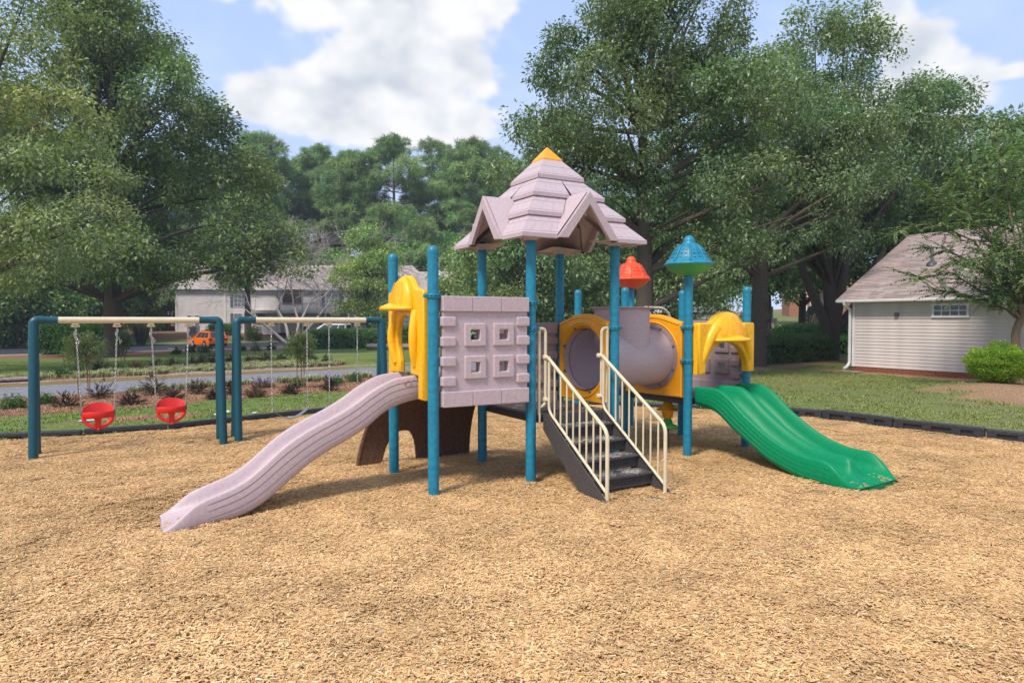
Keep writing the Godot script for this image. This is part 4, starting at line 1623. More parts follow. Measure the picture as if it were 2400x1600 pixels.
func spinner(root: Node3D, f3: Transform3D) -> void:
	var at := f3 * Transform3D(Basis(), Vector3(0.28, 0, -0.62))
	var s := S()
	lathe(s, [Vector2(0.045, 0.72), Vector2(0.06, 0.66), Vector2(0.09, 0.63), Vector2(0.105, 0.58)], 32, at, 1, 0.05, 10)
	lathe(s, [Vector2(0.11, 0.555), Vector2(0.16, 0.56), Vector2(0.163, 0.572), Vector2(0.15, 0.582), Vector2(0.1, 0.585)], 32, at)
	lathe(s, [Vector2(0.05, 0.44), Vector2(0.075, 0.46), Vector2(0.09, 0.555)], 32, at, 1, 0.05, 10)
	var p := part("spinner", s, mats.orange_yellow, root, Transform3D(), "yellow and green spinning toy under the deck")
	s = S()
	lathe(s, [Vector2(0.10, 0.29), Vector2(0.15, 0.30), Vector2(0.153, 0.325), Vector2(0.12, 0.34), Vector2(0.08, 0.36), Vector2(0.06, 0.42), Vector2(0.05, 0.44)], 32, at, 1, 0.03, 10)
	part("bell", s, mats.hat_green, p)
	s = S()
	lathe(s, [Vector2(0.02, -0.2), Vector2(0.02, 0.3)], 12, at)
	lathe(s, [Vector2(0.03, 0.7), Vector2(0.03, 0.8)], 12, at)
	part("spindle", s, mats.deck_grey, p)


# ============================================================ swings
func make_swings() -> void:
	rng.seed = 200
	var turn := deg_to_rad(29.9)
	for k in 2:
		var at := Vector3(-6.735, 0, -9.62) if k == 0 else Vector3(-4.42, 0, -10.97)
		var f := thing("swing_frame", ["teal and cream swing frame carrying the two red bucket swings", "teal and cream swing frame carrying the two dark belt swings"][k], "swing frame", at, turn, "swing frames")
		var s := S()
		var top := 1.90
		tube(s, [Vector3(0.24, top, 0), Vector3(2.16, top, 0)], 0.047, 20)
		part("beam", s, mats.cream, f)
		for e in 2:
			var x: float = 0.0 if e == 0 else 2.40
			var g: float = 1.0 if e == 0 else -1.0
			for q in 2:
				s = S()
				var z := 0.23 if q == 0 else -0.26
				tube(s, bend([Vector3(x + 0.12 * g, top - 0.004 * q, 0.0), Vector3(x - 0.01 * g, top - 0.004 * q, z * 0.10), Vector3(x - 0.03 * g, -0.3, z)], 0.17, 8), 0.060 if q == 0 else 0.057, 18)
				part("leg", s, mats.swing_teal, f)
			s = S()
			tube(s, [Vector3(x + 0.06 * g, top, 0), Vector3(x + 0.28 * g, top, 0)], 0.054, 20)
			var sl := part("sleeve", s, mats.swing_teal, f)
			s = S()
			ball(s, Vector3(x + 0.2 * g, top + 0.052, 0), Vector3(0.01, 0.008, 0.01), Transform3D(), 4)
			part("bolt", s, mats.steel, sl)
		for t in [[0.487, 1.008, 1.453, 1.967], [0.523, 1.10, 1.474, 1.968]][k]:
			s = S()
			box(s, Vector3(t, top - 0.055, 0), Vector3(0.085, 0.018, 0.07), Transform3D(), 0.006)
			tube(s, [Vector3(t - 0.055, top - 0.085, 0), Vector3(t + 0.055, top - 0.085, 0)], 0.019, 10)
			box(s, Vector3(t - 0.026, top - 0.075, 0), Vector3(0.014, 0.05, 0.05), Transform3D(), 0.004)
			box(s, Vector3(t + 0.026, top - 0.075, 0), Vector3(0.014, 0.05, 0.05), Transform3D(), 0.004)
			part("hanger", s, mats.cream, f)
	var u := Vector3(cos(turn), 0, -sin(turn))
	var b0 := Vector3(-6.735, 0, -9.62)
	var b1 := Vector3(-4.42, 0, -10.97)
	bucket("red bucket swing hanging at the left, in front of the dark trunk", b0, u, 0.487, 1.008, 0.56, turn)
	bucket("red bucket swing hanging at the right, in front of the orange car", b0, u, 1.453, 1.967, 0.575, turn)
	belt("dark belt swing hanging in full view left of the lavender slide", b1, u, 0.523, 1.10, 0.385, turn)
	belt("dark belt swing hanging half hidden by the lavender slide", b1, u, 1.474, 1.968, 0.36, turn)


func chain(parent: Node3D, a: Vector3, b: Vector3, loose: bool) -> void:
	var s := S()
	var n := int(a.distance_to(b) / 0.031)
	var dir := (b - a).normalized()
	var side := dir.cross(Vector3(0.3, 0.1, 1.0)).normalized()
	var twist := rng.randf() * 3.0
	for i in n:
		var c := a.lerp(b, (i + 0.5) / n)
		var w := side.rotated(dir, PI / 2 * (i % 2) + twist + i * 0.12)
		var path := []
		for k in 9:
			var f := TAU * k / 8.0
			path.append(c + dir * sin(f) * 0.021 + w * cos(f) * 0.011)
		tube(s, path, 0.0042, 4, false)
	if loose:
		for i in 7:
			var c := a + Vector3(0.012 - 0.03 * sin(i * 0.9), -0.05 - i * 0.03, 0.02)
			var path := []
			for k in 9:
				var f := TAU * k / 8.0
				path.append(c + Vector3(cos(f) * 0.012 * (i % 2), sin(f) * 0.02, cos(f) * 0.012 * (1 - i % 2)))
			tube(s, path, 0.0042, 4, false)
	part("chain", s, mats.steel, parent)


func bucket(label: String, base: Vector3, u: Vector3, t0: float, t1: float, h: float, turn: float) -> void:
	var at := base + u * (t0 + t1) / 2 + Vector3(0, h, 0)
	var o := thing("bucket_swing", label, "swing", at, turn, "red bucket swings")
	var w := 0.192
	var d := 0.13
	var s := S()
	# one band all round: high at the back, a bar at the front
	var rings := []
	for i in 33:
		var f := TAU * i / 32.0
		var back := clampf(-sin(f), 0.0, 1.0)
		var c := Vector3(cos(f) * w, 0, sin(f) * d)
		var lo := -0.085 + 0.05 * back
		var hi := 0.0 + 0.115 * pow(back, 0.8)
		var k := 0.95
		rings.append(PackedVector3Array([c + Vector3(0, lo, 0), c + Vector3(0, hi, 0), c * 1.03 + Vector3(0, hi + 0.006, 0), c * Vector3(1.06, 1, 1.06) + Vector3(0, hi, 0), c * Vector3(1.06 * k, 1, 1.06 * k) + Vector3(0, lo, 0), c * 0.98 + Vector3(0, lo - 0.005, 0)]))
	loft(s, rings, true, false, 1)
	part("seat_shell", s, mats.red_seat, o)
	s = S()
	# the sling below: two side straps and the crotch post
	for k in 2:
		var g: float = -1 if k == 0 else 1
		var path := [Vector3(w * 0.96 * g, -0.05, 0.02), Vector3(w * 0.90 * g, -0.12, 0.03), Vector3(w * 0.62 * g, -0.185, 0.04), Vector3(w * 0.2 * g, -0.225, 0.05), Vector3(0, -0.23, 0.05)]
		tube(s, curve(path), 0.012, 8, true, 1, 2.2)
	part("strap", s, mats.red_seat, o)
	s = S()
	var pts := PackedVector2Array([Vector2(-0.042, -0.235), Vector2(0.042, -0.235), Vector2(0.04, -0.12), Vector2(0.055, -0.085), Vector2(0.10, -0.07), Vector2(-0.10, -0.07), Vector2(-0.055, -0.085), Vector2(-0.04, -0.12)])
	prism(s, pts, 0.025, Transform3D(Basis(Vector3.RIGHT, 0.25), Vector3(0, 0.0, 0.125)), 0.006)
	tube(s, curve([Vector3(0, -0.225, 0.075), Vector3(0, -0.235, 0.0), Vector3(0, -0.15, -0.13)]), 0.014, 8, true, 1, 3.0)
	part("crotch_strap", s, mats.red_seat, o)
	for k in 2:
		var g: float = -1 if k == 0 else 1
		var seat := Vector3((w + 0.012) * g, 0.01, 0)
		var top := Vector3((t1 - t0) / 2 * g, 1.90 - h - 0.11, 0)
		var knee := seat.lerp(top, 0.165) + Vector3(0.0, 0, 0)
		s = S()
		tube(s, [seat + Vector3(0, -0.07, 0), seat + Vector3(0, 0.01, 0)], 0.018, 8)
		part("bracket", s, mats.bolt, o)
		s = S()
		tube(s, [seat, knee], 0.008, 8)
		part("rod", s, mats.steel, o)
		chain(o, top, knee, true)


func belt(label: String, base: Vector3, u: Vector3, t0: float, t1: float, h: float, turn: float) -> void:
	var at := base + u * (t0 + t1) / 2 + Vector3(0, h, 0)
	var o := thing("belt_swing", label, "swing", at, turn, "dark belt swings")
	var w := (t1 - t0) / 2
	var s := S()
	var rings := []
	for i in 21:
		var x := lerpf(-w, w, i / 20.0)
		var y := -0.125 * (1.0 - pow(x / w, 2.0)) + 0.03 * absf(x / w)
		var ring := PackedVector3Array()
		for q in [[-0.075, -0.006], [0.075, -0.006], [0.08, 0.0], [0.075, 0.006], [-0.075, 0.006], [-0.08, 0.0]]:
			ring.append(Vector3(x, y + q[1], q[0]))
		rings.append(ring)
	loft(s, rings, true, true, 1)
	part("belt_seat", s, mats.belt, o)
	for k in 2:
		var g: float = -1 if k == 0 else 1
		var seat := Vector3(w * g, 0.03, 0)
		s = S()
		tube(s, [seat + Vector3(0, 0.10, 0), seat + Vector3(0.012, 0.03, 0.0), seat + Vector3(0.0, -0.01, 0.06), seat + Vector3(0.0, -0.01, -0.06), seat + Vector3(-0.012, 0.03, 0.0), seat + Vector3(0, 0.10, 0)], 0.005, 6, false)
		part("ring", s, mats.steel, o)
		chain(o, Vector3(w * g, 1.90 - h - 0.11, 0), seat + Vector3(0, 0.09, 0), false)


# ============================================================ the playground's border of black plastic timbers
func make_border() -> void:
	var line := border_line()
	var proto: Node3D = null
	for i in line.size() - 1:
		var a := line[i]
		var b := line[i + 1]
		var d := b - a
		var at := Vector3((a.x + b.x) / 2, mulch_h((a.x + b.x) / 2, (a.y + b.y) / 2) - (0.03 if i >= 14 else 0.10), -(a.y + b.y) / 2)
		var turn := atan2(d.y, d.x)
		var len := d.length()
		var label := "black plastic border timber around the wood chips, one of the row"
		match i:
			3: label = "black border timber just left of the left teal swing leg"
			4: label = "black border timber below the two red bucket swings"
			5: label = "black border timber behind the paired teal swing legs"
			15: label = "black border timber showing right above the green slide"
			16: label = "black border timber with moulded feet right of the green slide"
			17: label = "black border timber in front of the round bright green bush"
			18: label = "black border timber at the right edge of the picture"
		if proto == null:
			proto = thing("border_timber", label, "border", at, turn, "border timbers around the playground")
			var s := S()
			box(s, Vector3(0, 0.16, 0), Vector3(1.0, 0.075, 0.105), Transform3D(), 0.016)
			part("top_rail", s, mats.border_black, proto)
			s = S()
			box(s, Vector3(0, 0.06, -0.012), Vector3(0.985, 0.15, 0.05))
			part("web", s, mats.border_black, proto)
			for x in [-0.44, -0.12, 0.2, 0.44]:
				s = S()
				box(s, Vector3(x, 0.055, 0.002), Vector3(0.11, 0.16, 0.093), Transform3D(), 0.012)
				part("foot", s, mats.border_black, proto)
			proto.scale = Vector3(len * 0.985, 1, 1)
		else:
			copy(proto, label, at, turn, Vector3(len * 0.985, 1, 1))


# ============================================================ vehicles
func car(called: String, label: String, at: Vector3, turn: float, paint: Material, roof_m: Material, size: Vector3, boxy: float) -> Node3D:
	# x runs to the front, z to the car's right side
	var o := thing(called, label, "car", at, turn, "cars parked by the apartments")
	var l := size.x
	var h := size.y
	var w := size.z
	var side := PackedVector2Array()
	var wb := l * 0.29
	var wr := h * 0.215
	for v in [[-0.49, 0.16], [-0.29 - wr / l * 1.15, 0.16]]:
		side.append(Vector2(v[0] * l, v[1] * h))
	for c in [-wb, wb]:
		for k in 9:
			var f := PI - PI * k / 8.0
			side.append(Vector2(c + cos(f) * wr * 1.15, maxf(0.16 * h, wr + sin(f) * wr * 1.15 - 0.02)))
	for v in [[0.47, 0.16], [0.495, 0.25], [0.495, 0.40], [0.47, 0.50], [0.36, 0.555], [0.22, 0.60], [-0.42, 0.615], [-0.485, 0.60], [-0.498, 0.45], [-0.5, 0.28]]:
		side.append(Vector2(v[0] * l, v[1] * h))
	var s := S()
	prism(s, side, w, Transform3D(), 0.05)
	var body := part("body", s, paint, o)
	s = S()
	var rings := []
	var back := lerpf(-0.42, -0.48, boxy)
	for q in [[-0.485, 0.60, 0.5, 0.235], [back, 0.97, 0.42, -0.03], [back + 0.06, 1.0, 0.39, -0.06]]:
		rings.append([q])
	# cabin: lower rectangle to roof rectangle
	var low := [Vector3(-0.49 * l, 0.60 * h, -w * 0.485), Vector3(0.235 * l, 0.59 * h, -w * 0.485), Vector3(0.235 * l, 0.59 * h, w * 0.485), Vector3(-0.49 * l, 0.60 * h, w * 0.485)]
	var mid := [Vector3(back * l, 0.945 * h, -w * 0.41), Vector3(0.035 * l, 0.955 * h, -w * 0.40), Vector3(0.035 * l, 0.955 * h, w * 0.40), Vector3(back * l, 0.945 * h, w * 0.41)]
	var top := [Vector3((back + 0.03) * l, 0.995 * h, -w * 0.36), Vector3(0.0, 1.0 * h, -w * 0.35), Vector3(0.0, 1.0 * h, w * 0.35), Vector3((back + 0.03) * l, 0.995 * h, w * 0.36)]
	var rr := []
	for r in [low, mid, top]:
		r.reverse()
		rr.append(PackedVector3Array(r))
	loft(s, rr, true, true, -1, true)
	var cabin := part("cabin", s, paint, o)
	if roof_m != paint:
		s = S()
		prism(s, rrect(l * 0.43, w * 0.74, 0.1, 3), 0.05, Transform3D(Basis(Vector3.RIGHT, -PI / 2), Vector3((back * l) / 2.0, h * 1.005, 0)), 0.015)
		part("roof_panel", s, roof_m, cabin)
	# windows sit proud of the cabin
	var glass: Material = mats.glass_dark
	var faces := [["rear_window", low[0], low[3], mid[3], mid[0], 0.08], ["windscreen", low[2], low[1], mid[1], mid[2], 0.08]]
	low.reverse()
	mid.reverse()
	for f in [["rear_window", low[3], low[0], mid[0], mid[3]], ["windscreen", low[1], low[2], mid[2], mid[1]]]:
		s = S()
		pane(s, f[1], f[2], f[3], f[4], 0.10, 0.90, 0.10, 0.95)
		part(f[0], s, glass, cabin)
	for sd in 2:
		var a: Vector3 = low[0] if sd == 0 else low[3]
		var b: Vector3 = low[1] if sd == 0 else low[2]
		var c: Vector3 = mid[1] if sd == 0 else mid[2]
		var d: Vector3 = mid[0] if sd == 0 else mid[3]
		for k in 3:
			s = S()
			pane(s, a, b, c, d, [0.05, 0.30, 0.60][k], [0.27, 0.57, 0.90][k], 0.08, 0.93)
			part("side_window", s, glass, cabin)
	for c in [-wb, wb]:
		for sd in [-1.0, 1.0]:
			var wt := Transform3D(Basis(Vector3.RIGHT, PI / 2 * sd), Vector3(c, wr, sd * w * 0.46))
			s = S()
			lathe(s, [Vector2(wr * 0.62, -0.11), Vector2(wr * 0.97, -0.10), Vector2(wr, -0.06), Vector2(wr, 0.05), Vector2(wr * 0.96, 0.08), Vector2(wr * 0.66, 0.085)], 20, wt)
			var ty := part("wheel", s, mats.tyre, o)
			s = S()
			lathe(s, [Vector2(wr * 0.66, 0.06), Vector2(wr * 0.6, 0.088), Vector2(wr * 0.1, 0.095)], 12, wt)
			part("rim", s, mats.sign_grey, ty)
	for sd in [-1.0, 1.0]:
		s = S()
		box(s, Vector3(-0.485 * l, 0.53 * h, sd * w * 0.40), Vector3(0.12, 0.13 * h, 0.26 * w * 0.7), Transform3D(), 0.02)
		part("tail_light", s, mats.lamp_red, o)
		s = S()
		box(s, Vector3(0.475 * l, 0.44 * h, sd * w * 0.36), Vector3(0.10, 0.07 * h, 0.2 * w), Transform3D(), 0.02)
		part("headlight", s, mats.plate, o)
		s = S()
		box(s, Vector3(0.17 * l, 0.65 * h, sd * w * 0.54), Vector3(0.12, 0.12, 0.17), Transform3D(), 0.03)
		part("mirror", s, paint, o)
	s = S()
	box(s, Vector3(-0.495 * l, 0.22 * h, 0), Vector3(0.06, 0.16 * h, w * 0.96), Transform3D(), 0.02)
	part("bumper", s, mats.car_black, o)
	s = S()
	box(s, Vector3(-0.502 * l, 0.42 * h, 0), Vector3(0.02, 0.075 * h, 0.3), Transform3D(), 0.004)
	part("number_plate", s, mats.plate, o)
	return o


func pane(s: SurfaceTool, a: Vector3, b: Vector3, c: Vector3, d: Vector3, u0: float, u1: float, v0: float, v1: float, out := 0.012) -> void:
	var nn := (b - a).cross(d - a).normalized() * out
	if nn.dot((a + b + c + d) / 4.0 - Vector3(-0.3, (a.y + d.y) / 2.0, 0)) < 0.0:
		nn = -nn
	var p := []
	for q in [[u0, v0], [u1, v0], [u1, v1], [u0, v1]]:
		p.append(a.lerp(b, q[0]).lerp(d.lerp(c, q[0]), q[1]) + nn)
	quad(s, p[0], p[1], p[2], p[3])
	for k in 4:
		quad(s, p[k] - nn * 2, p[(k + 1) % 4] - nn * 2, p[(k + 1) % 4], p[k])


func make_vehicles() -> void:
	car("parked_car", "orange hatchback with a black roof parked at the near edge of the lot", Vector3(-28.3, -0.70, -63.4), deg_to_rad(138), mats.car_orange, mats.car_black, Vector3(4.3, 1.6, 1.76), 0.3)
	car("parked_car", "large white van-like car parked left of the other pale car behind the hedge", Vector3(-20.2, -0.42, -74.5), deg_to_rad(172), mats.car_white, mats.car_white, Vector3(5.2, 1.95, 2.0), 1.0)
	car("parked_car", "silver blue estate car mostly hidden behind the clipped hedge", Vector3(-15.9, -0.42, -74.5), deg_to_rad(165), mats.car_silver, mats.car_silver, Vector3(4.9, 1.72, 1.86), 0.8)
	car("parked_car", "dark saloon seen through the yellow arch", Vector3(-10.6, -0.70, -72.0), deg_to_rad(195), mats.car_maroon, mats.car_black, Vector3(4.8, 1.5, 1.85), 0.2)
	car("parked_car", "dark maroon car by the far brick house", Vector3(37.6, ground_h(37.6, 82.0), -82.0), deg_to_rad(10), mats.car_maroon, mats.car_maroon, Vector3(4.8, 1.5, 1.85), 0.2)


# ============================================================ buildings
# a wall of lapped boards: x along the wall, y up, z out of it
func boards(root: Node3D, at: Transform3D, len: float, h: float, step: float, m: Material, separate: bool) -> void:
	var n := int(round(h / step))
	var shared := S()
	var t := h / n
	board(shared, len, t)
	var mesh := done(shared)
	if separate:
		for i in n:
			part("siding_board", mesh, m, root, at * Transform3D(Basis(), Vector3(0, i * t, 0)))
		return
	var s := S()
	for i in n:
		board(s, len, t, at * Transform3D(Basis(), Vector3(0, i * t, 0)))
	part("siding", s, m, root).set_meta("kind", "stuff")


func board(s: SurfaceTool, len: float, t: float, at := Transform3D()) -> void:
	var a := 0.022
	quad(s, at * Vector3(0, 0, a), at * Vector3(len, 0, a), at * Vector3(len, t * 0.5, a - 0.004), at * Vector3(0, t * 0.5, a - 0.004))
	quad(s, at * Vector3(0, t * 0.5, a - 0.004), at * Vector3(len, t * 0.5, a - 0.004), at * Vector3(len, t, 0.002), at * Vector3(0, t, 0.002))
	quad(s, at * Vector3(0, 0, 0.0), at * Vector3(len, 0, 0.0), at * Vector3(len, 0, a), at * Vector3(0, 0, a))


# shingles on a slope: origin at the eave's left end, x along it, y up the slope, z out of it
func shingles(root: Node3D, at: Transform3D, len: float, run: float, course: float, tab: float, tones: Array, left_cut := 0.0, right_cut := 0.0) -> void:
	var s := S()
	var n := int(ceil(run / course))
	for i in n:
		var y0 := i * course
		var y1 := minf(y0 + course * 1.15, run)
		var a := left_cut * y0 / run
		var b := len - right_cut * y0 / run
		var x := a
		while x < b - 0.01:
			var w := minf(tab * rng.randf_range(0.6, 1.5), b - x)
			s.set_color(tones[rng.randi() % tones.size()] * rng.randf_range(0.93, 1.07))
			var z := 0.014 + rng.randf() * 0.005
			var p := [Vector3(x, y0, z), Vector3(x + w, y0, z), Vector3(x + w, y1, 0.003), Vector3(x, y1, 0.003)]
			quad(s, at * p[0], at * p[1], at * p[2], at * p[3])
			quad(s, at * Vector3(x, y0, 0), at * Vector3(x + w, y0, 0), at * p[1], at * p[0])
			x += w
	part("shingles", s, mats.shingle, root).set_meta("kind", "stuff")


func solid(root: Node3D, called: String, c: Vector3, size: Vector3, m: Material, at := Transform3D(), bev := 0.0) -> MeshInstance3D:
	var s := S()
	box(s, c, size, at, bev)
	return part(called, s, m, root)


func window(root: Node3D, at: Transform3D, w: float, h: float, cols: int, rows: int, glass: Material, shutters := false) -> void:
	var s := S()
	for r in [[0.0, h, w + 0.1, 0.07], [0.0, 0.0, w + 0.1, 0.07]]:
		box(s, Vector3(0, r[1], 0.02), Vector3(r[2], r[3], 0.07), at)
	for x in [-w / 2, w / 2]:
		box(s, Vector3(x, h / 2, 0.018), Vector3(0.07, h - 0.06, 0.066), at)
	var f := part("window", s, mats.trim_white, root)
	for i in range(1, cols):
		solid(f, "muntin", Vector3(-w / 2 + w * i / cols, h / 2, 0.022), Vector3(0.03, h - 0.07, 0.03), mats.trim_white, at)
	for j in range(1, rows):
		solid(f, "muntin", Vector3(0, h * j / rows, 0.0235), Vector3(w - 0.07, 0.03, 0.028), mats.trim_white, at)
	solid(f, "pane", Vector3(0, h / 2, 0.008), Vector3(w - 0.06, h - 0.06, 0.012), glass, at)
	if shutters:
		for x in [-w / 2 - 0.27, w / 2 + 0.27]:
			solid(f, "shutter", Vector3(x, h / 2, 0.035), Vector3(0.38, h + 0.05, 0.05), mats.shutter, at)


func frame_at(p: Vector3, along: Vector3) -> Transform3D:  # x along the wall, z out of it
	var u := along.normalized()
	return Transform3D(Basis(u, Vector3.UP, u.cross(Vector3.UP)), p)


func make_houses() -> void:
	rng.seed = 300
	# ---- the near house on the right
	var o := thing("siding_house", "small house with pale horizontal siding and a brown shingle roof", "house", Vector3(12.7, 0, -25.4))
	var w := frame_at(Vector3.ZERO, Vector3(0.544, 0, 0.839))
	var len := 13.0
	var dep := 9.4
	solid(o, "wall", Vector3(len / 2 + 0.01, 1.42, -dep / 2 - 0.01), Vector3(len - 0.04, 2.46, dep - 0.04), mats.siding, w)
	solid(o, "foundation", Vector3(len / 2, 0.0, -dep / 2 - 0.0), Vector3(len, 0.36, dep), mats.clay_base, w)
	boards(o, w * Transform3D(Basis(), Vector3(0.07, 0.19, 0)), len, 2.34, 0.117, mats.siding, true)
	boards(o, w * Transform3D(Basis(Vector3.UP, -PI / 2), Vector3(0, 0.19, -dep)), dep, 2.34, 0.117, mats.siding, false)
	solid(o, "corner_board", Vector3(0.035, 1.36, 0.005), Vector3(0.09, 2.34, 0.075), mats.trim_white, w)
	# roof: eave 0.4 out, ridge over the middle
	var pitch := atan2(2.75, 5.1)
	var run := 5.1 / cos(pitch)
	var eave := w * Transform3D(Basis(Vector3.RIGHT, -(PI / 2 - pitch)), Vector3(-0.4, 2.66, 0.4))
	solid(o, "roof", Vector3(len / 2 + 0.4, run / 2, -0.05), Vector3(len + 0.8, run, 0.09), mats.siding, eave)
	var back := w * Transform3D(Basis(Vector3.UP, PI) * Basis(Vector3.RIGHT, -(PI / 2 - pitch)), Vector3(len + 0.4, 2.66, -dep - 0.4))
	solid(o, "roof", Vector3(len / 2 + 0.4, run / 2, -0.05), Vector3(len + 0.8, run, 0.09), mats.siding, back)
	var tones := [Color(0.47, 0.39, 0.385), Color(0.41, 0.335, 0.33), Color(0.51, 0.43, 0.42), Color(0.36, 0.29, 0.29), Color(0.44, 0.365, 0.36)]
	shingles(o, eave * Transform3D(Basis(), Vector3(-0.02, 0, 0.0)), len + 0.8, run, 0.135, 0.32, tones)
	shingles(o, back * Transform3D(Basis(), Vector3(0, 0, 0.0)), len + 0.8, run, 0.27, 0.6, tones)
	var gp := S()
	prism(gp, PackedVector2Array([Vector2(-dep, 2.5), Vector2(0, 2.5), Vector2(-dep / 2, 5.1)]), 0.08, w * Transform3D(Basis(Vector3.UP, -PI / 2), Vector3(0.06, 0, 0)))
	part("gable", gp, mats.siding, o)
	solid(o, "gutter", Vector3(len / 2 - 0.02, 2.60, 0.40), Vector3(len + 0.84, 0.10, 0.11), mats.trim_white, w, 0.02)
	solid(o, "soffit", Vector3(len / 2 - 0.02, 2.545, 0.18), Vector3(len + 0.8, 0.02, 0.36), mats.trim_white, w)
	var ds := S()
	var path := []
	for v in [Vector3(-0.12, 2.58, 0.40), Vector3(-0.12, 2.46, 0.40), Vector3(-0.07, 2.30, 0.09), Vector3(-0.07, 0.30, 0.09), Vector3(-0.10, 0.16, 0.20), Vector3(-0.13, 0.10, 0.36)]:
		path.append(w * v)
	tube(ds, bend(path, 0.10, 4), 0.058, 6)
	part("downspout", ds, mats.trim_white, o)
	window(o, w * Transform3D(Basis(), Vector3(3.35, 2.02, 0.02)), 1.06, 0.40, 4, 2, mats.glass_dark)
	solid(o, "wall_lamp", Vector3(1.62, 2.10, 0.07), Vector3(0.14, 0.13, 0.12), mats.pipe_grey, w, 0.03)
	var vp := S()
	var vb := w * Vector3(1.8, 3.925, -1.95)
	lathe(vp, [Vector2(0.05, 0.0), Vector2(0.05, 0.62), Vector2(0.04, 0.62)], 12, Transform3D(Basis(), vb))
	lathe(vp, [Vector2(0.20, -0.05), Vector2(0.16, 0.06), Vector2(0.06, 0.14)], 12, Transform3D(Basis(), vb))
	part("vent_pipe", vp, mats.pipe_grey, o)
	single("splash_block", boxmesh(Vector3(0.32, 0.05, 0.75), 0.015), mats.concrete, "pale grey splash block below the white downspout", "splash block", Transform3D(Basis(Vector3.UP, 0.5), Vector3(12.35, 0.03, -24.75)))
	# ---- apartments at the back left
	var roof_tones := [Color(0.50, 0.43, 0.415), Color(0.45, 0.385, 0.37), Color(0.54, 0.47, 0.45)]
	apartment_left(roof_tones)
	apartment_mid(roof_tones)
	apartment_right(roof_tones)
	far_houses()


func block(o: Node3D, at: Transform3D, len: float, dep: float, h: float, m: Material) -> void:
	solid(o, "wall", Vector3(len / 2, h / 2, -dep / 2 - 0.01), Vector3(len, h, dep), m, at)
	boards(o, at, len, h, 0.2, m, false)
	boards(o, at * Transform3D(Basis(Vector3.UP, PI / 2), Vector3(len, 0, 0)), dep, h, 0.2, m, false)
	for x in [0.0, len]:
		solid(o, "corner_board", Vector3(x, h / 2, 0.02), Vector3(0.24, h, 0.10), mats.trim_white, at)


func pitched(o: Node3D, at: Transform3D, len: float, dep: float, h: float, rise: float, tones: Array, hip := 0.0) -> void:
	# at: front left corner of the walls at their top
	var half := dep / 2 + 0.45
	var pitch := atan2(rise, half)
	var run := half / cos(pitch)
	for k in 2:
		var e := at * Transform3D(Basis(Vector3.RIGHT, -(PI / 2 - pitch)), Vector3(-0.4, h, 0.45)) if k == 0 else at * Transform3D(Basis(Vector3.UP, PI) * Basis(Vector3.RIGHT, -(PI / 2 - pitch)), Vector3(len + 0.4, h, -dep - 0.45))
		var s := S()
		var pts := PackedVector2Array([Vector2(0, 0), Vector2(len + 0.8, 0), Vector2(len + 0.8 - hip, run), Vector2(hip, run)])
		prism(s, pts, 0.10, e * Transform3D(Basis(), Vector3(0, 0, -0.056)))
		part("roof", s, mats.siding_far, o)
		shingles(o, e, len + 0.8, run, 0.3, 0.7, tones, hip, hip)
	solid(o, "gutter", Vector3(len / 2, h - 0.06, 0.47), Vector3(len + 0.84, 0.14, 0.12), mats.trim_white, at)
	if hip == 0.0:
		for x in [0.03, len - 0.03]:
			var s := S()
			prism(s, PackedVector2Array([Vector2(0, h - 0.02), Vector2(dep, h - 0.02), Vector2(dep / 2, h + rise * 0.93)]), 0.1, at * Transform3D(Basis(Vector3.UP, PI / 2), Vector3(x, 0, 0)))
			part("gable", s, mats.siding_far, o)


func balcony(o: Node3D, at: Transform3D, x: float, len: float, y: float, out: float, posts: int) -> void:
	solid(o, "balcony_floor", Vector3(x + len / 2, y, out / 2), Vector3(len, 0.38, out), mats.trim_white, at)
	var n := int(len / 0.16)
	var r := solid(o, "balcony_railing", Vector3(x + len / 2, y + 1.05, out - 0.06), Vector3(len, 0.09, 0.09), mats.trim_white, at)
	solid(r, "bottom_rail", Vector3(x + len / 2, y + 0.28, out - 0.06), Vector3(len, 0.07, 0.07), mats.trim_white, at)
	for i in n:
		solid(r, "baluster", Vector3(x + 0.08 + (len - 0.16) * i / (n - 1), y + 0.66, out - 0.06), Vector3(0.05, 0.7, 0.04), mats.trim_white, at)
	for i in posts:
		solid(o, "column", Vector3(x + 0.09 + (len - 0.18) * i / (posts - 1), 1.25 + y / 2, out - 0.06), Vector3(0.17, 2.5 + y, 0.17), mats.trim_white, at)


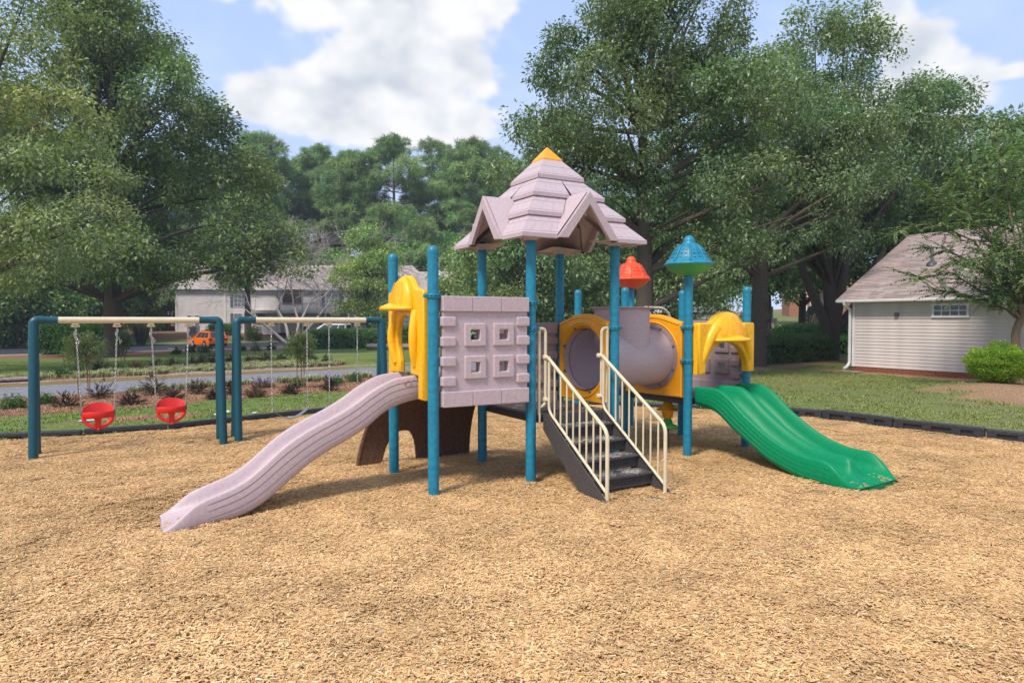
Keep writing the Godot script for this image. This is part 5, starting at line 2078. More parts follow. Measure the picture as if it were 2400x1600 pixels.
func apartment_left(tones: Array) -> void:
	var at := Transform3D(Basis(Vector3.UP, 0.10), Vector3(-45.5, 0.2, -92.5))
	var o := thing("apartment_house", "long two-storey apartment house with pale siding behind the left trees", "building", at.origin, 0.10)
	var i := Transform3D()
	block(o, i, 6.4, 12, 6.0, mats.siding_far)
	pitched(o, i, 6.4, 12, 6.0, 3.8, tones)
	for x in [1.7, 2.7]:
		window(o, i * Transform3D(Basis(), Vector3(x, 0.85, 0.03)), 0.6, 1.5, 1, 2, mats.glass_blue)
	var i2 := Transform3D(Basis(), Vector3(6.5, 0, 0.3))
	block(o, i2, 4.6, 11, 5.9, mats.siding_far)
	pitched(o, i2, 4.6, 11, 5.9, 3.2, tones)
	window(o, i2 * Transform3D(Basis(), Vector3(1.9, 0.5, 0.03)), 1.5, 2.1, 3, 4, mats.glass_blue, true)
	window(o, i2 * Transform3D(Basis(), Vector3(1.9, 3.5, 0.03)), 1.5, 1.6, 3, 3, mats.glass_blue, true)
	var ac := thing("air_conditioner", "grey air conditioner unit on the ground by the left apartment house", "air conditioner", Vector3(-42.3, 0.05, -90.6), 0.1)
	solid(ac, "case", Vector3(0, 0.55, 0), Vector3(1.2, 1.1, 1.2), mats.sign_grey, Transform3D(), 0.05)
	for k in 5:
		solid(ac, "louvre", Vector3(0, 0.2 + 0.17 * k, 0.61), Vector3(1.05, 0.05, 0.02), mats.pipe_grey)
	solid(ac, "fan_grille", Vector3(0, 1.11, 0), Vector3(0.9, 0.03, 0.9), mats.pipe_grey, Transform3D(), 0.01)


func apartment_mid(tones: Array) -> void:
	var o := thing("apartment_house", "two-storey apartment house with white balconies behind the bare tree", "building", Vector3(-34.3, 0.25, -89.5), 0.03)
	var i := Transform3D()
	block(o, i, 24.0, 12, 5.7, mats.siding_far)
	pitched(o, i, 24.0, 12, 5.7, 3.6, tones, 4.0)
	balcony(o, i, 4.3, 9.0, 2.75, 2.1, 4)
	balcony(o, i, 14.0, 3.6, 2.75, 2.1, 2)
	solid(o, "screen_wall", Vector3(5.9, 4.6, 1.7), Vector3(2.4, 2.0, 0.1), mats.bark_pine, i)
	solid(o, "porch_roof", Vector3(2.0, 2.75, 1.0), Vector3(4.6, 0.36, 2.1), mats.trim_white, i)
	for x in [-0.2, 4.25]:
		solid(o, "column", Vector3(x, 1.28, 1.95), Vector3(0.2, 2.56, 0.2), mats.trim_white, i)
	solid(o, "porch_wall", Vector3(2.0, 0.45, 1.9), Vector3(4.2, 1.3, 0.12), mats.siding_far, i)
	for q in [[1.3, 1.2, 1.3, 1.3], [10.6, 0.6, 2.2, 1.4], [16.0, 0.6, 1.7, 1.4], [10.6, 3.4, 1.7, 1.6], [15.8, 3.4, 1.6, 1.6]]:
		window(o, i * Transform3D(Basis(), Vector3(q[0], q[1], 0.03)), q[2], q[3], 4, 3, mats.glass_blue, q[0] == 10.6)
	for x in [2.9, 7.0, 13.0]:
		var d := solid(o, "door", Vector3(x, 1.05, 0.05), Vector3(0.95, 2.1, 0.08), mats.glass_dark, i)
		solid(d, "door_frame", Vector3(x, 2.16, 0.06), Vector3(1.2, 0.12, 0.12), mats.trim_white, i)


func apartment_right(tones: Array) -> void:
	var o := thing("apartment_house", "apartment house with a long low brown roof and chimney between the blue posts", "building", Vector3(-15.2, 0.3, -80.5), -0.05)
	var i := Transform3D()
	block(o, i, 13.0, 12, 4.9, mats.siding_far)
	pitched(o, i, 13.0, 12, 4.9, 2.8, tones)
	window(o, i * Transform3D(Basis(), Vector3(7.8, 3.0, 0.03)), 2.0, 1.5, 4, 3, mats.glass_blue)
	window(o, i * Transform3D(Basis(), Vector3(3.0, 0.6, 0.03)), 1.6, 1.6, 4, 3, mats.glass_blue)
	var c := solid(o, "chimney", Vector3(6.3, 6.6, -1.6), Vector3(1.0, 2.2, 1.0), mats.trim_white, i)
	solid(c, "chimney_cap", Vector3(6.3, 7.8, -1.6), Vector3(1.15, 0.35, 1.15), mats.pipe_grey, i)
	var ds := S()
	tube(ds, bend([Vector3(12.6, 4.8, 0.5), Vector3(11.6, 4.3, 0.1), Vector3(11.6, 0.2, 0.1)], 0.2), 0.07, 6)
	part("downspout", ds, mats.trim_white, o)


func far_houses() -> void:
	var y := ground_h(42.5, 101.0)
	var o := thing("brick_house", "sunlit orange brick house far away between the right tree trunks", "house", Vector3(41.0, y, -101.0), -0.25)
	solid(o, "wall", Vector3(5, 1.5, -4), Vector3(10, 3.0, 8), mats.brick_wall)
	pitched(o, Transform3D(), 10.0, 8.0, 3.0, 2.4, [Color(0.60, 0.32, 0.23), Color(0.52, 0.28, 0.2)])
	window(o, Transform3D(Basis(), Vector3(3.4, 0.7, 0.03)), 1.0, 1.8, 2, 3, mats.glass_blue)
	solid(o, "door", Vector3(2.0, 1.1, 0.03), Vector3(0.95, 2.2, 0.08), mats.trim_white)
	var s2 := Vector3(15.5, 0, -63.5)
	s2.y = ground_h(s2.x, 63.5) + 0.2
	o = thing("blue_house", "grey blue gabled house half hidden by the tall blue post", "house", s2, 0.05)
	solid(o, "wall", Vector3(2.4, 1.4, -4), Vector3(4.8, 2.8, 8), mats.sign_grey)
	var gs := S()
	prism(gs, PackedVector2Array([Vector2(-0.3, 2.8), Vector2(5.1, 2.8), Vector2(2.4, 4.2)]), 8.4, Transform3D(Basis(), Vector3(0, 0, -4)))
	part("roof", gs, mats.sign_grey, o)
	for k in 2:
		var rs := S()
		var g: float = -1.0 if k == 0 else 1.0
		prism(rs, PackedVector2Array([Vector2(2.4, 4.22), Vector2(2.4 + 2.85 * g, 2.74), Vector2(2.4 + 2.85 * g, 2.88), Vector2(2.4, 4.38)]) if g > 0 else PackedVector2Array([Vector2(2.4, 4.38), Vector2(2.4 + 2.85 * g, 2.88), Vector2(2.4 + 2.85 * g, 2.74), Vector2(2.4, 4.22)]), 8.7, Transform3D(Basis(), Vector3(0, 0, -4)))
		part("rake_board", rs, mats.trim_white, o)
	window(o, Transform3D(Basis(), Vector3(2.4, 0.9, 0.03)), 1.2, 1.3, 2, 2, mats.glass_blue)


# ============================================================ signs, poles, odds and ends
func make_street_things() -> void:
	# accessible parking sign
	var at := Vector3(-18.3, 0.0, -74.0)
	at.y = ground_h(at.x, 74.0) + 0.0
	var o := thing("parking_sign", "small blue accessible parking sign above the cars", "sign", at, 0.0)
	solid(o, "sign_post", Vector3(0, 0.9, -0.03), Vector3(0.06, 1.9, 0.05), mats.sign_grey)
	var s := S()
	prism(s, rrect(0.66, 0.92, 0.05, 3), 0.02, Transform3D(Basis(), Vector3(0, 1.72, 0)))
	var pl := part("sign_plate", s, mats.sign_blue, o)
	s = S()
	var z := 0.014
	ball(s, Vector3(-0.03, 1.99, z), Vector3(0.055, 0.055, 0.006), Transform3D(), 5)
	tube(s, [Vector3(-0.03, 1.90, z), Vector3(-0.02, 1.74, z), Vector3(0.11, 1.74, z), Vector3(0.17, 1.60, z), Vector3(0.22, 1.62, z)], 0.026, 6)
	tube(s, [Vector3(-0.03, 1.83, z), Vector3(0.09, 1.83, z)], 0.022, 6)
	var wheel := []
	for k in 17:
		var f := 0.5 * PI + 0.25 + (TAU - 1.7) * k / 16.0
		wheel.append(Vector3(0.0 + 0.155 * cos(f), 1.655 + 0.155 * sin(f), z))
	tube(s, wheel, 0.022, 6)
	part("wheelchair_symbol", s, mats.trim_white, pl)
	# back of a sign, white utility marker, leaning round sign with yellow legs, grey cabinet, pole
	var q := Vector3(17.9, 0, -47.5)
	q.y = ground_h(q.x, 47.5)
	o = thing("road_sign", "square road sign seen from behind on a thin post", "sign", q, 0.15)
	solid(o, "sign_post", Vector3(0, 1.0, 0), Vector3(0.06, 2.4, 0.05), mats.sign_grey)
	solid(o, "sign_plate", Vector3(0, 1.82, -0.04), Vector3(0.64, 0.82, 0.02), mats.plate, Transform3D(), 0.006)
	q = Vector3(17.6, ground_h(17.6, 46.5), -46.5)
	o = thing("white_sign", "low white board sign on a stubby post behind the right hedge", "sign", q, 0.1)
	solid(o, "board", Vector3(0.0, 1.30, 0), Vector3(0.98, 0.34, 0.05), mats.trim_white, Transform3D(), 0.01)
	solid(o, "sign_post", Vector3(0.42, 0.6, -0.06), Vector3(0.14, 1.4, 0.08), mats.trim_white)
	for k in 2:
		q = Vector3(24.6 + 0.75 * k, 0, -58.0)
		q.y = ground_h(q.x, 58.0)
		var t := S()
		tube(t, [Vector3(-0.28, -0.3, 0), Vector3(0.34, 1.55 - 0.15 * k, 0.1)], 0.05, 8)
		single("guy_guard", t, mats.yellow_paint, ["slanting yellow guy wire guard nearest the hedge", "slanting yellow guy wire guard beside the round sign"][k], "guy guard", Transform3D(Basis(), q), "slanting yellow guy wire guards")
	q = Vector3(25.9, ground_h(25.9, 59.0), -59.0)
	o = thing("round_sign", "leaning round grey sign seen from behind", "sign", q, 0.0)
	var t2 := S()
	lathe(t2, [Vector2(0.42, -0.012), Vector2(0.42, 0.012)], 20, Transform3D(Basis(Vector3.RIGHT, PI / 2), Vector3(0, 1.6, 0)))
	part("sign_plate", t2, mats.pipe_grey, o)
	t2 = S()
	tube(t2, [Vector3(-0.35, -0.3, -0.05), Vector3(0, 1.6, -0.05)], 0.03, 6)
	part("sign_post", t2, mats.sign_grey, o)
	q = Vector3(25.4, ground_h(25.4, 54.5), -54.5)
	o = thing("hydrant", "small white pipe fitting standing on the far lawn", "hydrant", q)
	t2 = S()
	lathe(t2, [Vector2(0.16, 0.0), Vector2(0.12, 0.1), Vector2(0.11, 0.45), Vector2(0.14, 0.47), Vector2(0.12, 0.55), Vector2(0.03, 0.62)], 12)
	part("barrel", t2, mats.white_litter, o)
	t2 = S()
	tube(t2, [Vector3(0.1, 0.1, 0.0), Vector3(0.75, 0.75, 0)], 0.07, 8)
	part("pipe", t2, mats.white_litter, o)
	q = Vector3(17.6, ground_h(17.6, 38.0), -38.0)
	o = thing("utility_cabinet", "dark grey utility box left of the forked trunk by the siding house", "utility box", q, 0.2)
	solid(o, "case", Vector3(0, 0.75, 0), Vector3(0.75, 0.72, 0.5), mats.pipe_grey, Transform3D(), 0.03)
	solid(o, "plinth", Vector3(0, 0.15, 0), Vector3(0.8, 0.6, 0.55), mats.concrete)
	solid(o, "door", Vector3(0, 0.75, 0.255), Vector3(0.62, 0.6, 0.015), mats.sign_grey)
	q = Vector3(32.0, ground_h(32.0, 70.5), -70.5)
	t2 = S()
	lathe(t2, [Vector2(0.21, -0.3), Vector2(0.15, 11.0)], 12)
	single("utility_pole", t2, mats.wood_pole, "dark straight utility pole left of the forked trunk", "utility pole", Transform3D(Basis(), q))
	q = Vector3(-17.6, ground_h(-17.6, 24.1) + 0.02, -24.1)
	o = thing("drain_cover", "flat pale concrete drain cover at the left edge by the kerb", "drain cover", q, 0.73)
	solid(o, "slab", Vector3(0, 0.10, 0), Vector3(1.3, 0.08, 0.8), mats.concrete, Transform3D(), 0.02)
	solid(o, "frame", Vector3(0, 0.03, 0), Vector3(1.1, 0.1, 0.6), mats.pipe_grey)
	for k in 3:
		q = [Vector3(-8.05, 0, -12.9), Vector3(-5.85, 0, -13.7), Vector3(-5.2, 0, -13.75)][k]
		q.y = ground_h(q.x, -q.z) + 0.03
		single("litter", boxmesh([Vector3(0.32, 0.02, 0.10), Vector3(0.30, 0.03, 0.16), Vector3(0.10, 0.02, 0.08)][k], 0.008), mats.white_litter, ["thin white scrap below the left bucket swing", "crumpled pale scrap between the two bucket swings", "small white scrap under the right bucket swing"][k], "litter", Transform3D(Basis(Vector3.UP, [0.2, 0.6, 1.4][k]) * Basis(Vector3.BACK, [0.05, 0.2, 0.0][k]), q))
	var r := S()
	tube(r, [Vector3(0, 0, 0), Vector3(0.05, -0.12, 0.01), Vector3(0.12, -0.30, 0.0)], 0.022, 5, true, 1, 0.3)
	single("flagging_tape", r, mats.pink_tape, "strip of pink tape hanging beside the young tree at the left", "tape", Transform3D(Basis(), Vector3(-12.25, 1.05, -19.6)))
	o = thing("timber_edging", "grey railway sleeper lying at the end of the clipped hedge", "edging", Vector3(-9.7, ground_h(-9.7, 55.0), -55.0), -0.1)
	for k in 2:
		solid(o, "sleeper", Vector3(0, 0.12 + 0.25 * k, 0), Vector3(4.2, 0.24, 0.25), mats.wood_pole if k == 0 else mats.bark_pale, Transform3D(), 0.02)


# ============================================================ foliage
func leaf_faces(v: PackedVector3Array, nm: PackedVector3Array, c: PackedColorArray, o: Vector3, b: Basis, l: float, w: float, col: Color) -> void:
	var base := o
	var tip := o + b * Vector3(0, -0.12 * l, l)
	var a := o + b * Vector3(-w / 2, 0.08 * l, l * 0.45)
	var d := o + b * Vector3(w / 2, 0.08 * l, l * 0.45)
	var n0 := (a - base).cross(tip - base).normalized()
	var n1 := (tip - base).cross(d - base).normalized()
	for p in [base, tip, a]:
		v.append(p)
		nm.append(n0)
		c.append(col)
	for p in [base, d, tip]:
		v.append(p)
		nm.append(n1)
		c.append(col)


func sprig(n: int, rad: Vector3, l: float, w: float, tones: Array, droop := 0.3) -> ArrayMesh:
	var v := PackedVector3Array()
	var nm := PackedVector3Array()
	var c := PackedColorArray()
	for i in n:
		var d := Vector3(rng.randfn(), rng.randfn(), rng.randfn()).normalized() * pow(rng.randf(), 0.4)
		var o := d * rad
		var out := (d + Vector3(0, -droop, 0) + Vector3(rng.randfn(), rng.randfn() * 0.6, rng.randfn()) * 0.5).normalized()
		var up := (Vector3.UP + Vector3(rng.randfn(), 0, rng.randfn()) * 0.45).normalized()
		var x := up.cross(out)
		if x.length() < 0.05:
			x = Vector3.RIGHT
		x = x.normalized()
		var b := Basis(x, out.cross(x), out)
		var s := rng.randf_range(0.55, 1.4)
		leaf_faces(v, nm, c, o, b, l * s, w * s, tones[rng.randi() % tones.size()] * rng.randf_range(0.8, 1.2))
	return arrays(v, nm, c)


func spray(l: float, pairs: int, leaf: float, w: float, tones: Array) -> ArrayMesh:  # an arching shoot along z with paired leaves
	var v := PackedVector3Array()
	var nm := PackedVector3Array()
	var c := PackedColorArray()
	for i in pairs:
		var t := (i + 0.5) / pairs
		var o := Vector3(0, -0.18 * l * t * t + 0.06 * l * t, l * t)
		for g in [-1.0, 1.0]:
			var b := Basis(Vector3.UP, g * rng.randf_range(0.7, 1.2)) * Basis(Vector3.RIGHT, rng.randf_range(-0.1, 0.6)) * Basis(Vector3.BACK, rng.randf_range(-0.5, 0.5))
			var s := rng.randf_range(0.75, 1.2) * (1.0 - 0.45 * t * t)
			leaf_faces(v, nm, c, o, b, leaf * s, w * s, tones[rng.randi() % tones.size()] * rng.randf_range(0.8, 1.2))
	for k in 2:
		var side := Vector3(0.006, 0, 0) if k == 0 else Vector3(0, 0.006, 0)
		for q in [Vector3.ZERO - side, Vector3(0, -0.12 * l, l), Vector3.ZERO + side]:
			v.append(q)
			nm.append(Vector3.UP)
			c.append(Color(0.10, 0.06, 0.035))
	return arrays(v, nm, c)


func needles(n: int, rad: float, w: float, tones: Array) -> ArrayMesh:
	var v := PackedVector3Array()
	var nm := PackedVector3Array()
	var c := PackedColorArray()
	for i in n:
		var d := (Vector3(rng.randfn(), rng.randfn() * 0.8 + 0.35, rng.randfn())).normalized()
		var o := d * rad * rng.randf_range(0.0, 0.5)
		var tip := o + (d + Vector3(0, -0.1, 0)) * rad * rng.randf_range(0.4, 0.65)
		var side := d.cross(Vector3(rng.randfn(), rng.randfn(), rng.randfn())).normalized() * w
		var n0 := side.cross(tip - o).normalized()
		var col: Color = tones[rng.randi() % tones.size()] * rng.randf_range(0.8, 1.2)
		for p in [o - side, tip, o + side]:
			v.append(p)
			nm.append(n0)
			c.append(col)
	return arrays(v, nm, c)


func limb(s: SurfaceTool, a: Vector3, b: Vector3, r0: float, r1: float, sag: float, sides := 7) -> void:
	var pts := []
	var n := 6
	var side := (b - a).cross(Vector3(rng.randfn(), 0.2, rng.randfn())).normalized() * a.distance_to(b) * rng.randf_range(-0.06, 0.06)
	for i in n + 1:
		var t := float(i) / n
		pts.append(a.lerp(b, t) + Vector3(0, sag * sin(t * PI), 0) + side * sin(t * PI))
	var rr := []
	for i in n + 1:
		rr.append(lerpf(r0, r1, float(i) / n))
	tube(s, pts, rr, sides)


# lobes: [centre, radii]; the leaves sit in the outer part of each lobe, so that the crown keeps dark hollows and gaps
func crown(root: Node3D, lobes: Array, mesh: ArrayMesh, m: Material, per_m2: float, size: float, tint: Color, vary := 0.25, gap := 0.28, hole := -0.05, lo := 0.55, hi := 1.06) -> void:
	var xf := []
	var cs := []
	for lb in lobes:
		var r: Vector3 = lb[1]
		var area := 4.0 * PI * pow((pow(r.x * r.y, 1.6) + pow(r.x * r.z, 1.6) + pow(r.y * r.z, 1.6)) / 3.0, 1.0 / 1.6)
		var k: float = 1.0 + rng.randf_range(-vary, vary)
		var warm := rng.randf_range(-0.08, 0.12)
		for i in int(area * per_m2 * 0.74):
			var d := Vector3(rng.randfn(), rng.randfn(), rng.randfn()).normalized()
			if d.y < -0.35 and rng.randf() < 0.55:
				d.y = -d.y
			var p: Vector3 = lb[0] + d * r * lerpf(lo, hi, sqrt(rng.randf()))
			if fine.get_noise_3dv(p * gap) < hole:
				continue
			var b := Basis(Vector3.UP, rng.randf() * TAU) * Basis(Vector3.RIGHT, rng.randf_range(-0.5, 0.5))
			var s := size * rng.randf_range(0.65, 1.4)
			xf.append(Transform3D(b.scaled_local(Vector3(s, s, s)), p))
			var t := 1.45 * k * rng.randf_range(0.72, 1.32)
			cs.append(Color(tint.r * t * (1.0 + warm), tint.g * t * 0.99, tint.b * t * (1.14 - warm)))
	many("leaves", mesh, m, xf, cs, root)


func fill_lobes(n: int, c: Vector3, r: Vector3, lr: float, under := -0.75) -> Array:  # lobes packed into an egg
	var out := []
	var tries := 0
	while out.size() < n and tries < n * 60:
		tries += 1
		var d := Vector3(rng.randf_range(-1, 1), rng.randf_range(under, 1), rng.randf_range(-1, 1))
		if d.length() > 1.0 or d.length() < 0.28:
			continue
		var taper := 1.0 - 0.35 * maxf(d.y, 0.0)
		var p := c + Vector3(d.x * r.x * taper, d.y * r.y, d.z * r.z * taper)
		var ok := true
		for o in out:
			if (o[0] - p).length() < lr * 0.95:
				ok = false
				break
		if ok:
			var q := lr * rng.randf_range(0.75, 1.25)
			out.append([p, Vector3(q * 1.15, q * 0.8, q * 1.15)])
	return out


# forks: heights at which the trunk sends up leaders; every lobe gets a limb from the nearest fork below it
func wood(root: Node3D, lobes: Array, r: float, h: float, forks: Array, bark: Material, limb_r := 0.25, flare := 1.5) -> void:
	var s := S()
	var pts := [Vector3(0, -0.3, 0), Vector3(0, 0.0, 0), Vector3(r * 0.1, h * 0.12, 0), Vector3(r * 0.15, h * 0.4, r * 0.1), Vector3(-r * 0.1, h * 0.7, 0), Vector3(0, h, 0)]
	tube(s, curve(pts, 3), [r * flare * 1.1, r * flare, r * (flare + 0.2) * 0.9, r * flare * 0.85, r * 1.12, r * 1.06, r, r * 0.97, r * 0.93, r * 0.85, r * 0.76, r * 0.66, r * 0.55, r * 0.42, r * 0.3, r * 0.2], 12)
	part("trunk", s, bark, root)
	s = S()
	for lb in lobes:
		var p: Vector3 = lb[0]
		var from: Vector3 = forks[0]
		for f in forks:
			if f.y < p.y - 0.25 * Vector2(p.x - f.x, p.z - f.z).length() and f.y >= from.y:
				from = f
		var len := from.distance_to(p)
		limb(s, from, p, r * limb_r * clampf(len / (h * 0.5), 0.35, 1.2), 0.02 * r + 0.01, len * 0.05, 6)
	part("limbs", s, bark, root)


func make_trees() -> void:
	rng.seed = 400
	var oak_tones := [Color(0.157, 0.212, 0.085), Color(0.125, 0.178, 0.076), Color(0.203, 0.254, 0.100), Color(0.102, 0.149, 0.078)]
	var light_tones := [Color(0.277, 0.314, 0.134), Color(0.222, 0.264, 0.112), Color(0.333, 0.348, 0.167), Color(0.166, 0.204, 0.089)]
	var pear_tones := [Color(0.139, 0.201, 0.100), Color(0.111, 0.167, 0.089), Color(0.185, 0.246, 0.123), Color(0.093, 0.136, 0.076)]
	var oak := sprig(56, Vector3(0.8, 0.55, 0.8), 0.25, 0.12, oak_tones)
	var oak_near := sprig(52, Vector3(0.55, 0.4, 0.55), 0.165, 0.075, light_tones)
	var pear := sprig(46, Vector3(0.38, 0.3, 0.38), 0.098, 0.054, pear_tones, 0.55)
	var mid := sprig(44, Vector3(0.62, 0.45, 0.62), 0.20, 0.105, pear_tones)
	var far := sprig(48, Vector3(1.0, 0.75, 1.0), 0.33, 0.19, oak_tones)
	var white := Color(1, 1, 1)

	# ---- the big oak on the left
	var t := thing("oak_tree", "big dark oak with a thick trunk standing behind the red bucket swings", "tree", Vector3(-27.3, -0.5, -46.6))
	var lobes := fill_lobes(40, Vector3(0.4, 13.0, 0), Vector3(8.6, 10.6, 8.0), 2.3, -0.62)
	lobes.append([Vector3(-2.5, 23.6, 0), Vector3(2.2, 2.0, 2.2)])
	lobes.append([Vector3(1.0, 22.0, 0), Vector3(2.4, 2.0, 2.2)])
	lobes.append([Vector3(4.2, 19.4, 0.5), Vector3(2.1, 1.7, 2.2)])
	lobes.append([Vector3(6.6, 15.0, 0.5), Vector3(2.0, 1.7, 2.2)])
	lobes.append([Vector3(8.6, 11.8, 0), Vector3(2.3, 1.7, 2.4)])
	for q in [[9.3, 8.9, 1.0, 1.9], [7.6, 6.6, 2.0, 1.5], [5.0, 5.4, 3.0, 1.3], [2.0, 5.6, 4.0, 1.5], [-3.0, 5.4, 4.0, 1.6], [-6.5, 5.8, 2.0, 1.8], [10.6, 7.0, 0.0, 1.2], [8.0, 5.7, 2.0, 1.5], [10.4, 6.0, 1.0, 1.4], [5.2, 5.1, 3.0, 1.2], [11.4, 8.0, 0.0, 1.4], [12.3, 6.2, 0.0, 1.1]]:
		lobes.append([Vector3(q[0], q[1], q[2]), Vector3(q[3] * 1.2, q[3] * 0.75, q[3] * 1.2)])
	wood(t, lobes, 0.58, 15.0, [Vector3(0, 3.6, 0), Vector3(0, 6.0, 0), Vector3(0, 9.0, 0), Vector3(0, 12.0, 0)], mats.bark, 0.34, 1.7)
	crown(t, lobes, oak, mats.leaf, 1.6, 1.0, white, 0.3, 0.18, -0.06)
	# ---- the paler tree reaching in from the left edge
	t = thing("leafy_tree", "pale green leafy tree reaching in from the left edge of the picture", "tree", Vector3(-24.5, -0.3, -30.0))
	lobes = []
	for q in [[3.4, 5.6, 1.5, 1.6], [4.9, 6.3, 1.0, 1.4], [6.2, 5.5, 1.2, 1.25], [7.0, 6.6, 0.6, 1.1], [4.0, 8.3, 0.8, 1.8], [2.2, 10.6, 0.6, 2.0], [4.6, 11.2, 0, 1.5], [2.4, 13.6, 0.4, 1.9], [5.0, 9.4, -0.6, 1.3], [6.6, 8.2, 0.0, 1.0], [0.2, 8.4, 1.5, 2.2], [0.0, 12.0, 1.0, 2.4], [1.2, 16.2, 0, 2.2], [-2, 14, 0, 3.0], [-3, 9.5, 0, 3.0], [0.6, 5.9, 1.4, 1.6], [3.2, 16.4, -0.4, 1.5], [-0.4, 4.6, 1.6, 1.3], [2.2, 4.6, 1.6, 1.2], [5.2, 4.7, 1.2, 0.9]]:
		lobes.append([Vector3(q[0], q[1], q[2]), Vector3(q[3] * 1.15, q[3] * 0.72, q[3] * 1.15)])
	wood(t, lobes, 0.45, 12.0, [Vector3(0, 3.0, 0), Vector3(0, 5.0, 0), Vector3(0, 8.0, 0)], mats.bark, 0.3)
	crown(t, lobes, oak_near, mats.leaf, 3.6, 1.0, white, 0.22)

	# ---- the row of pears on the right
	t = thing("pear_tree", "tall glossy-leaved tree rising behind the peaked roof and orange cap", "tree", Vector3(4.3, 0, -22.4), 0.0, "row of pear trees")
	lobes = fill_lobes(52, Vector3(0.0, 7.7, 0), Vector3(4.5, 5.2, 3.6), 1.0, -0.66)
	for q in [[-4.3, 6.4, 0.4, 0.7], [-3.7, 8.4, 0.3, 0.8], [-2.5, 10.6, 0, 0.85], [-1.6, 11.9, 0, 0.7], [0.4, 12.6, 0.2, 1.0], [1.6, 12.3, 0, 0.9], [2.9, 11.6, 0, 0.8], [4.0, 10.6, 0, 0.7], [-3.0, 7.4, 0, 0.8], [4.3, 8.8, 0, 0.9], [2.4, 4.2, 0.8, 0.9], [3.6, 4.0, 0.4, 0.8], [-1.8, 4.3, 0.6, 0.7], [4.6, 5.2, 0.6, 1.0], [-0.6, 13.0, 0, 0.8]]:
		lobes.append([Vector3(q[0], q[1], q[2]), Vector3(q[3] * 1.15, q[3] * 0.85, q[3] * 1.15)])
	wood(t, lobes, 0.30, 9.5, [Vector3(0, 2.2, 0), Vector3(-0.1, 3.4, 0), Vector3(0.1, 4.6, 0), Vector3(0, 6.2, 0), Vector3(0, 8.0, 0)], mats.bark, 0.52, 1.3)
	crown(t, lobes, pear, mats.leaf_gloss, 7.5, 1.0, white, 0.25)
	t = thing("pear_tree", "tree with a gnarled trunk beside the right end of the yellow arch", "tree", Vector3(10.04, 0, -27.85), 0.0, "row of pear trees")
	lobes = fill_lobes(46, Vector3(0.3, 8.0, -0.3), Vector3(4.4, 4.8, 3.6), 1.05, -0.62)
	for q in [[-3.4, 4.8, 1.0, 0.8], [-2.2, 5.4, 1.2, 0.9], [3.4, 5.0, 0.2, 0.8]]:
		lobes.append([Vector3(q[0], q[1], q[2]), Vector3(q[3] * 1.15, q[3] * 0.85, q[3] * 1.15)])
	wood(t, lobes, 0.34, 9.5, [Vector3(0, 2.4, 0), Vector3(0.1, 3.6, 0), Vector3(0, 5.0, 0), Vector3(0, 7.0, 0)], mats.bark, 0.52, 1.25)
	var s := S()
	for q in [Vector3(0.28, 2.0, 0.15), Vector3(0.30, 1.35, 0.18), Vector3(0.2, 2.7, 0.2)]:
		ball(s, q, Vector3(0.17, 0.24, 0.17))
	part("burl", s, mats.bark, t)
	crown(t, lobes, pear, mats.leaf_gloss, 6.0, 1.15, Color(0.96, 0.98, 0.95), 0.25)
	t = thing("pear_tree", "tree with dark forked trunks right behind the corner of the siding house", "tree", Vector3(15.3, 0, -32.6), 0.0, "row of pear trees")
	lobes = fill_lobes(44, Vector3(-0.3, 9.6, 0), Vector3(4.4, 5.8, 3.8), 1.2, -0.66)
	for q in [[-1.0, 15.6, 0, 1.2], [0.4, 15.9, 0, 1.1], [1.7, 14.0, 0, 1.1], [3.6, 12.4, 0, 1.2], [4.4, 12.0, 0, 1.0], [4.9, 10.6, 0, 1.1]]:
		lobes.append([Vector3(q[0], q[1], q[2]), Vector3(q[3] * 1.15, q[3] * 0.85, q[3] * 1.15)])
	wood(t, lobes, 0.30, 6.0, [Vector3(0, 1.6, 0), Vector3(0, 2.6, 0), Vector3(0, 3.4, 0)], mats.bark, 0.3, 1.3)
	s = S()
	for q in [[-1.9, 5.2, 0.3, 0.24], [-0.5, 6.2, 0.0, 0.26], [0.7, 6.4, 0.2, 0.25], [2.6, 5.4, -0.3, 0.22]]:
		limb(s, Vector3(0, 1.1, 0), Vector3(q[0], q[1], q[2]), q[3] * 1.15, q[3] * 0.6, 0.1, 9)
	part("leader", s, mats.bark, t)
	crown(t, lobes, pear, mats.leaf_gloss, 5.2, 1.3, Color(1.02, 1.03, 1.0), 0.25)
	t = thing("pear_tree", "farther rounded tree rising behind the siding house roof", "tree", Vector3(23.5, 0, -40.5), 0.0, "row of pear trees")
	lobes = fill_lobes(40, Vector3(0, 9.2, 0), Vector3(5.0, 6.2, 4.0), 1.5, -0.7)
	wood(t, lobes, 0.34, 8.0, [Vector3(0, 2.5, 0), Vector3(0, 5.0, 0)], mats.bark, 0.4)
	crown(t, lobes, mid, mats.leaf, 3.6, 1.0, white, 0.25)

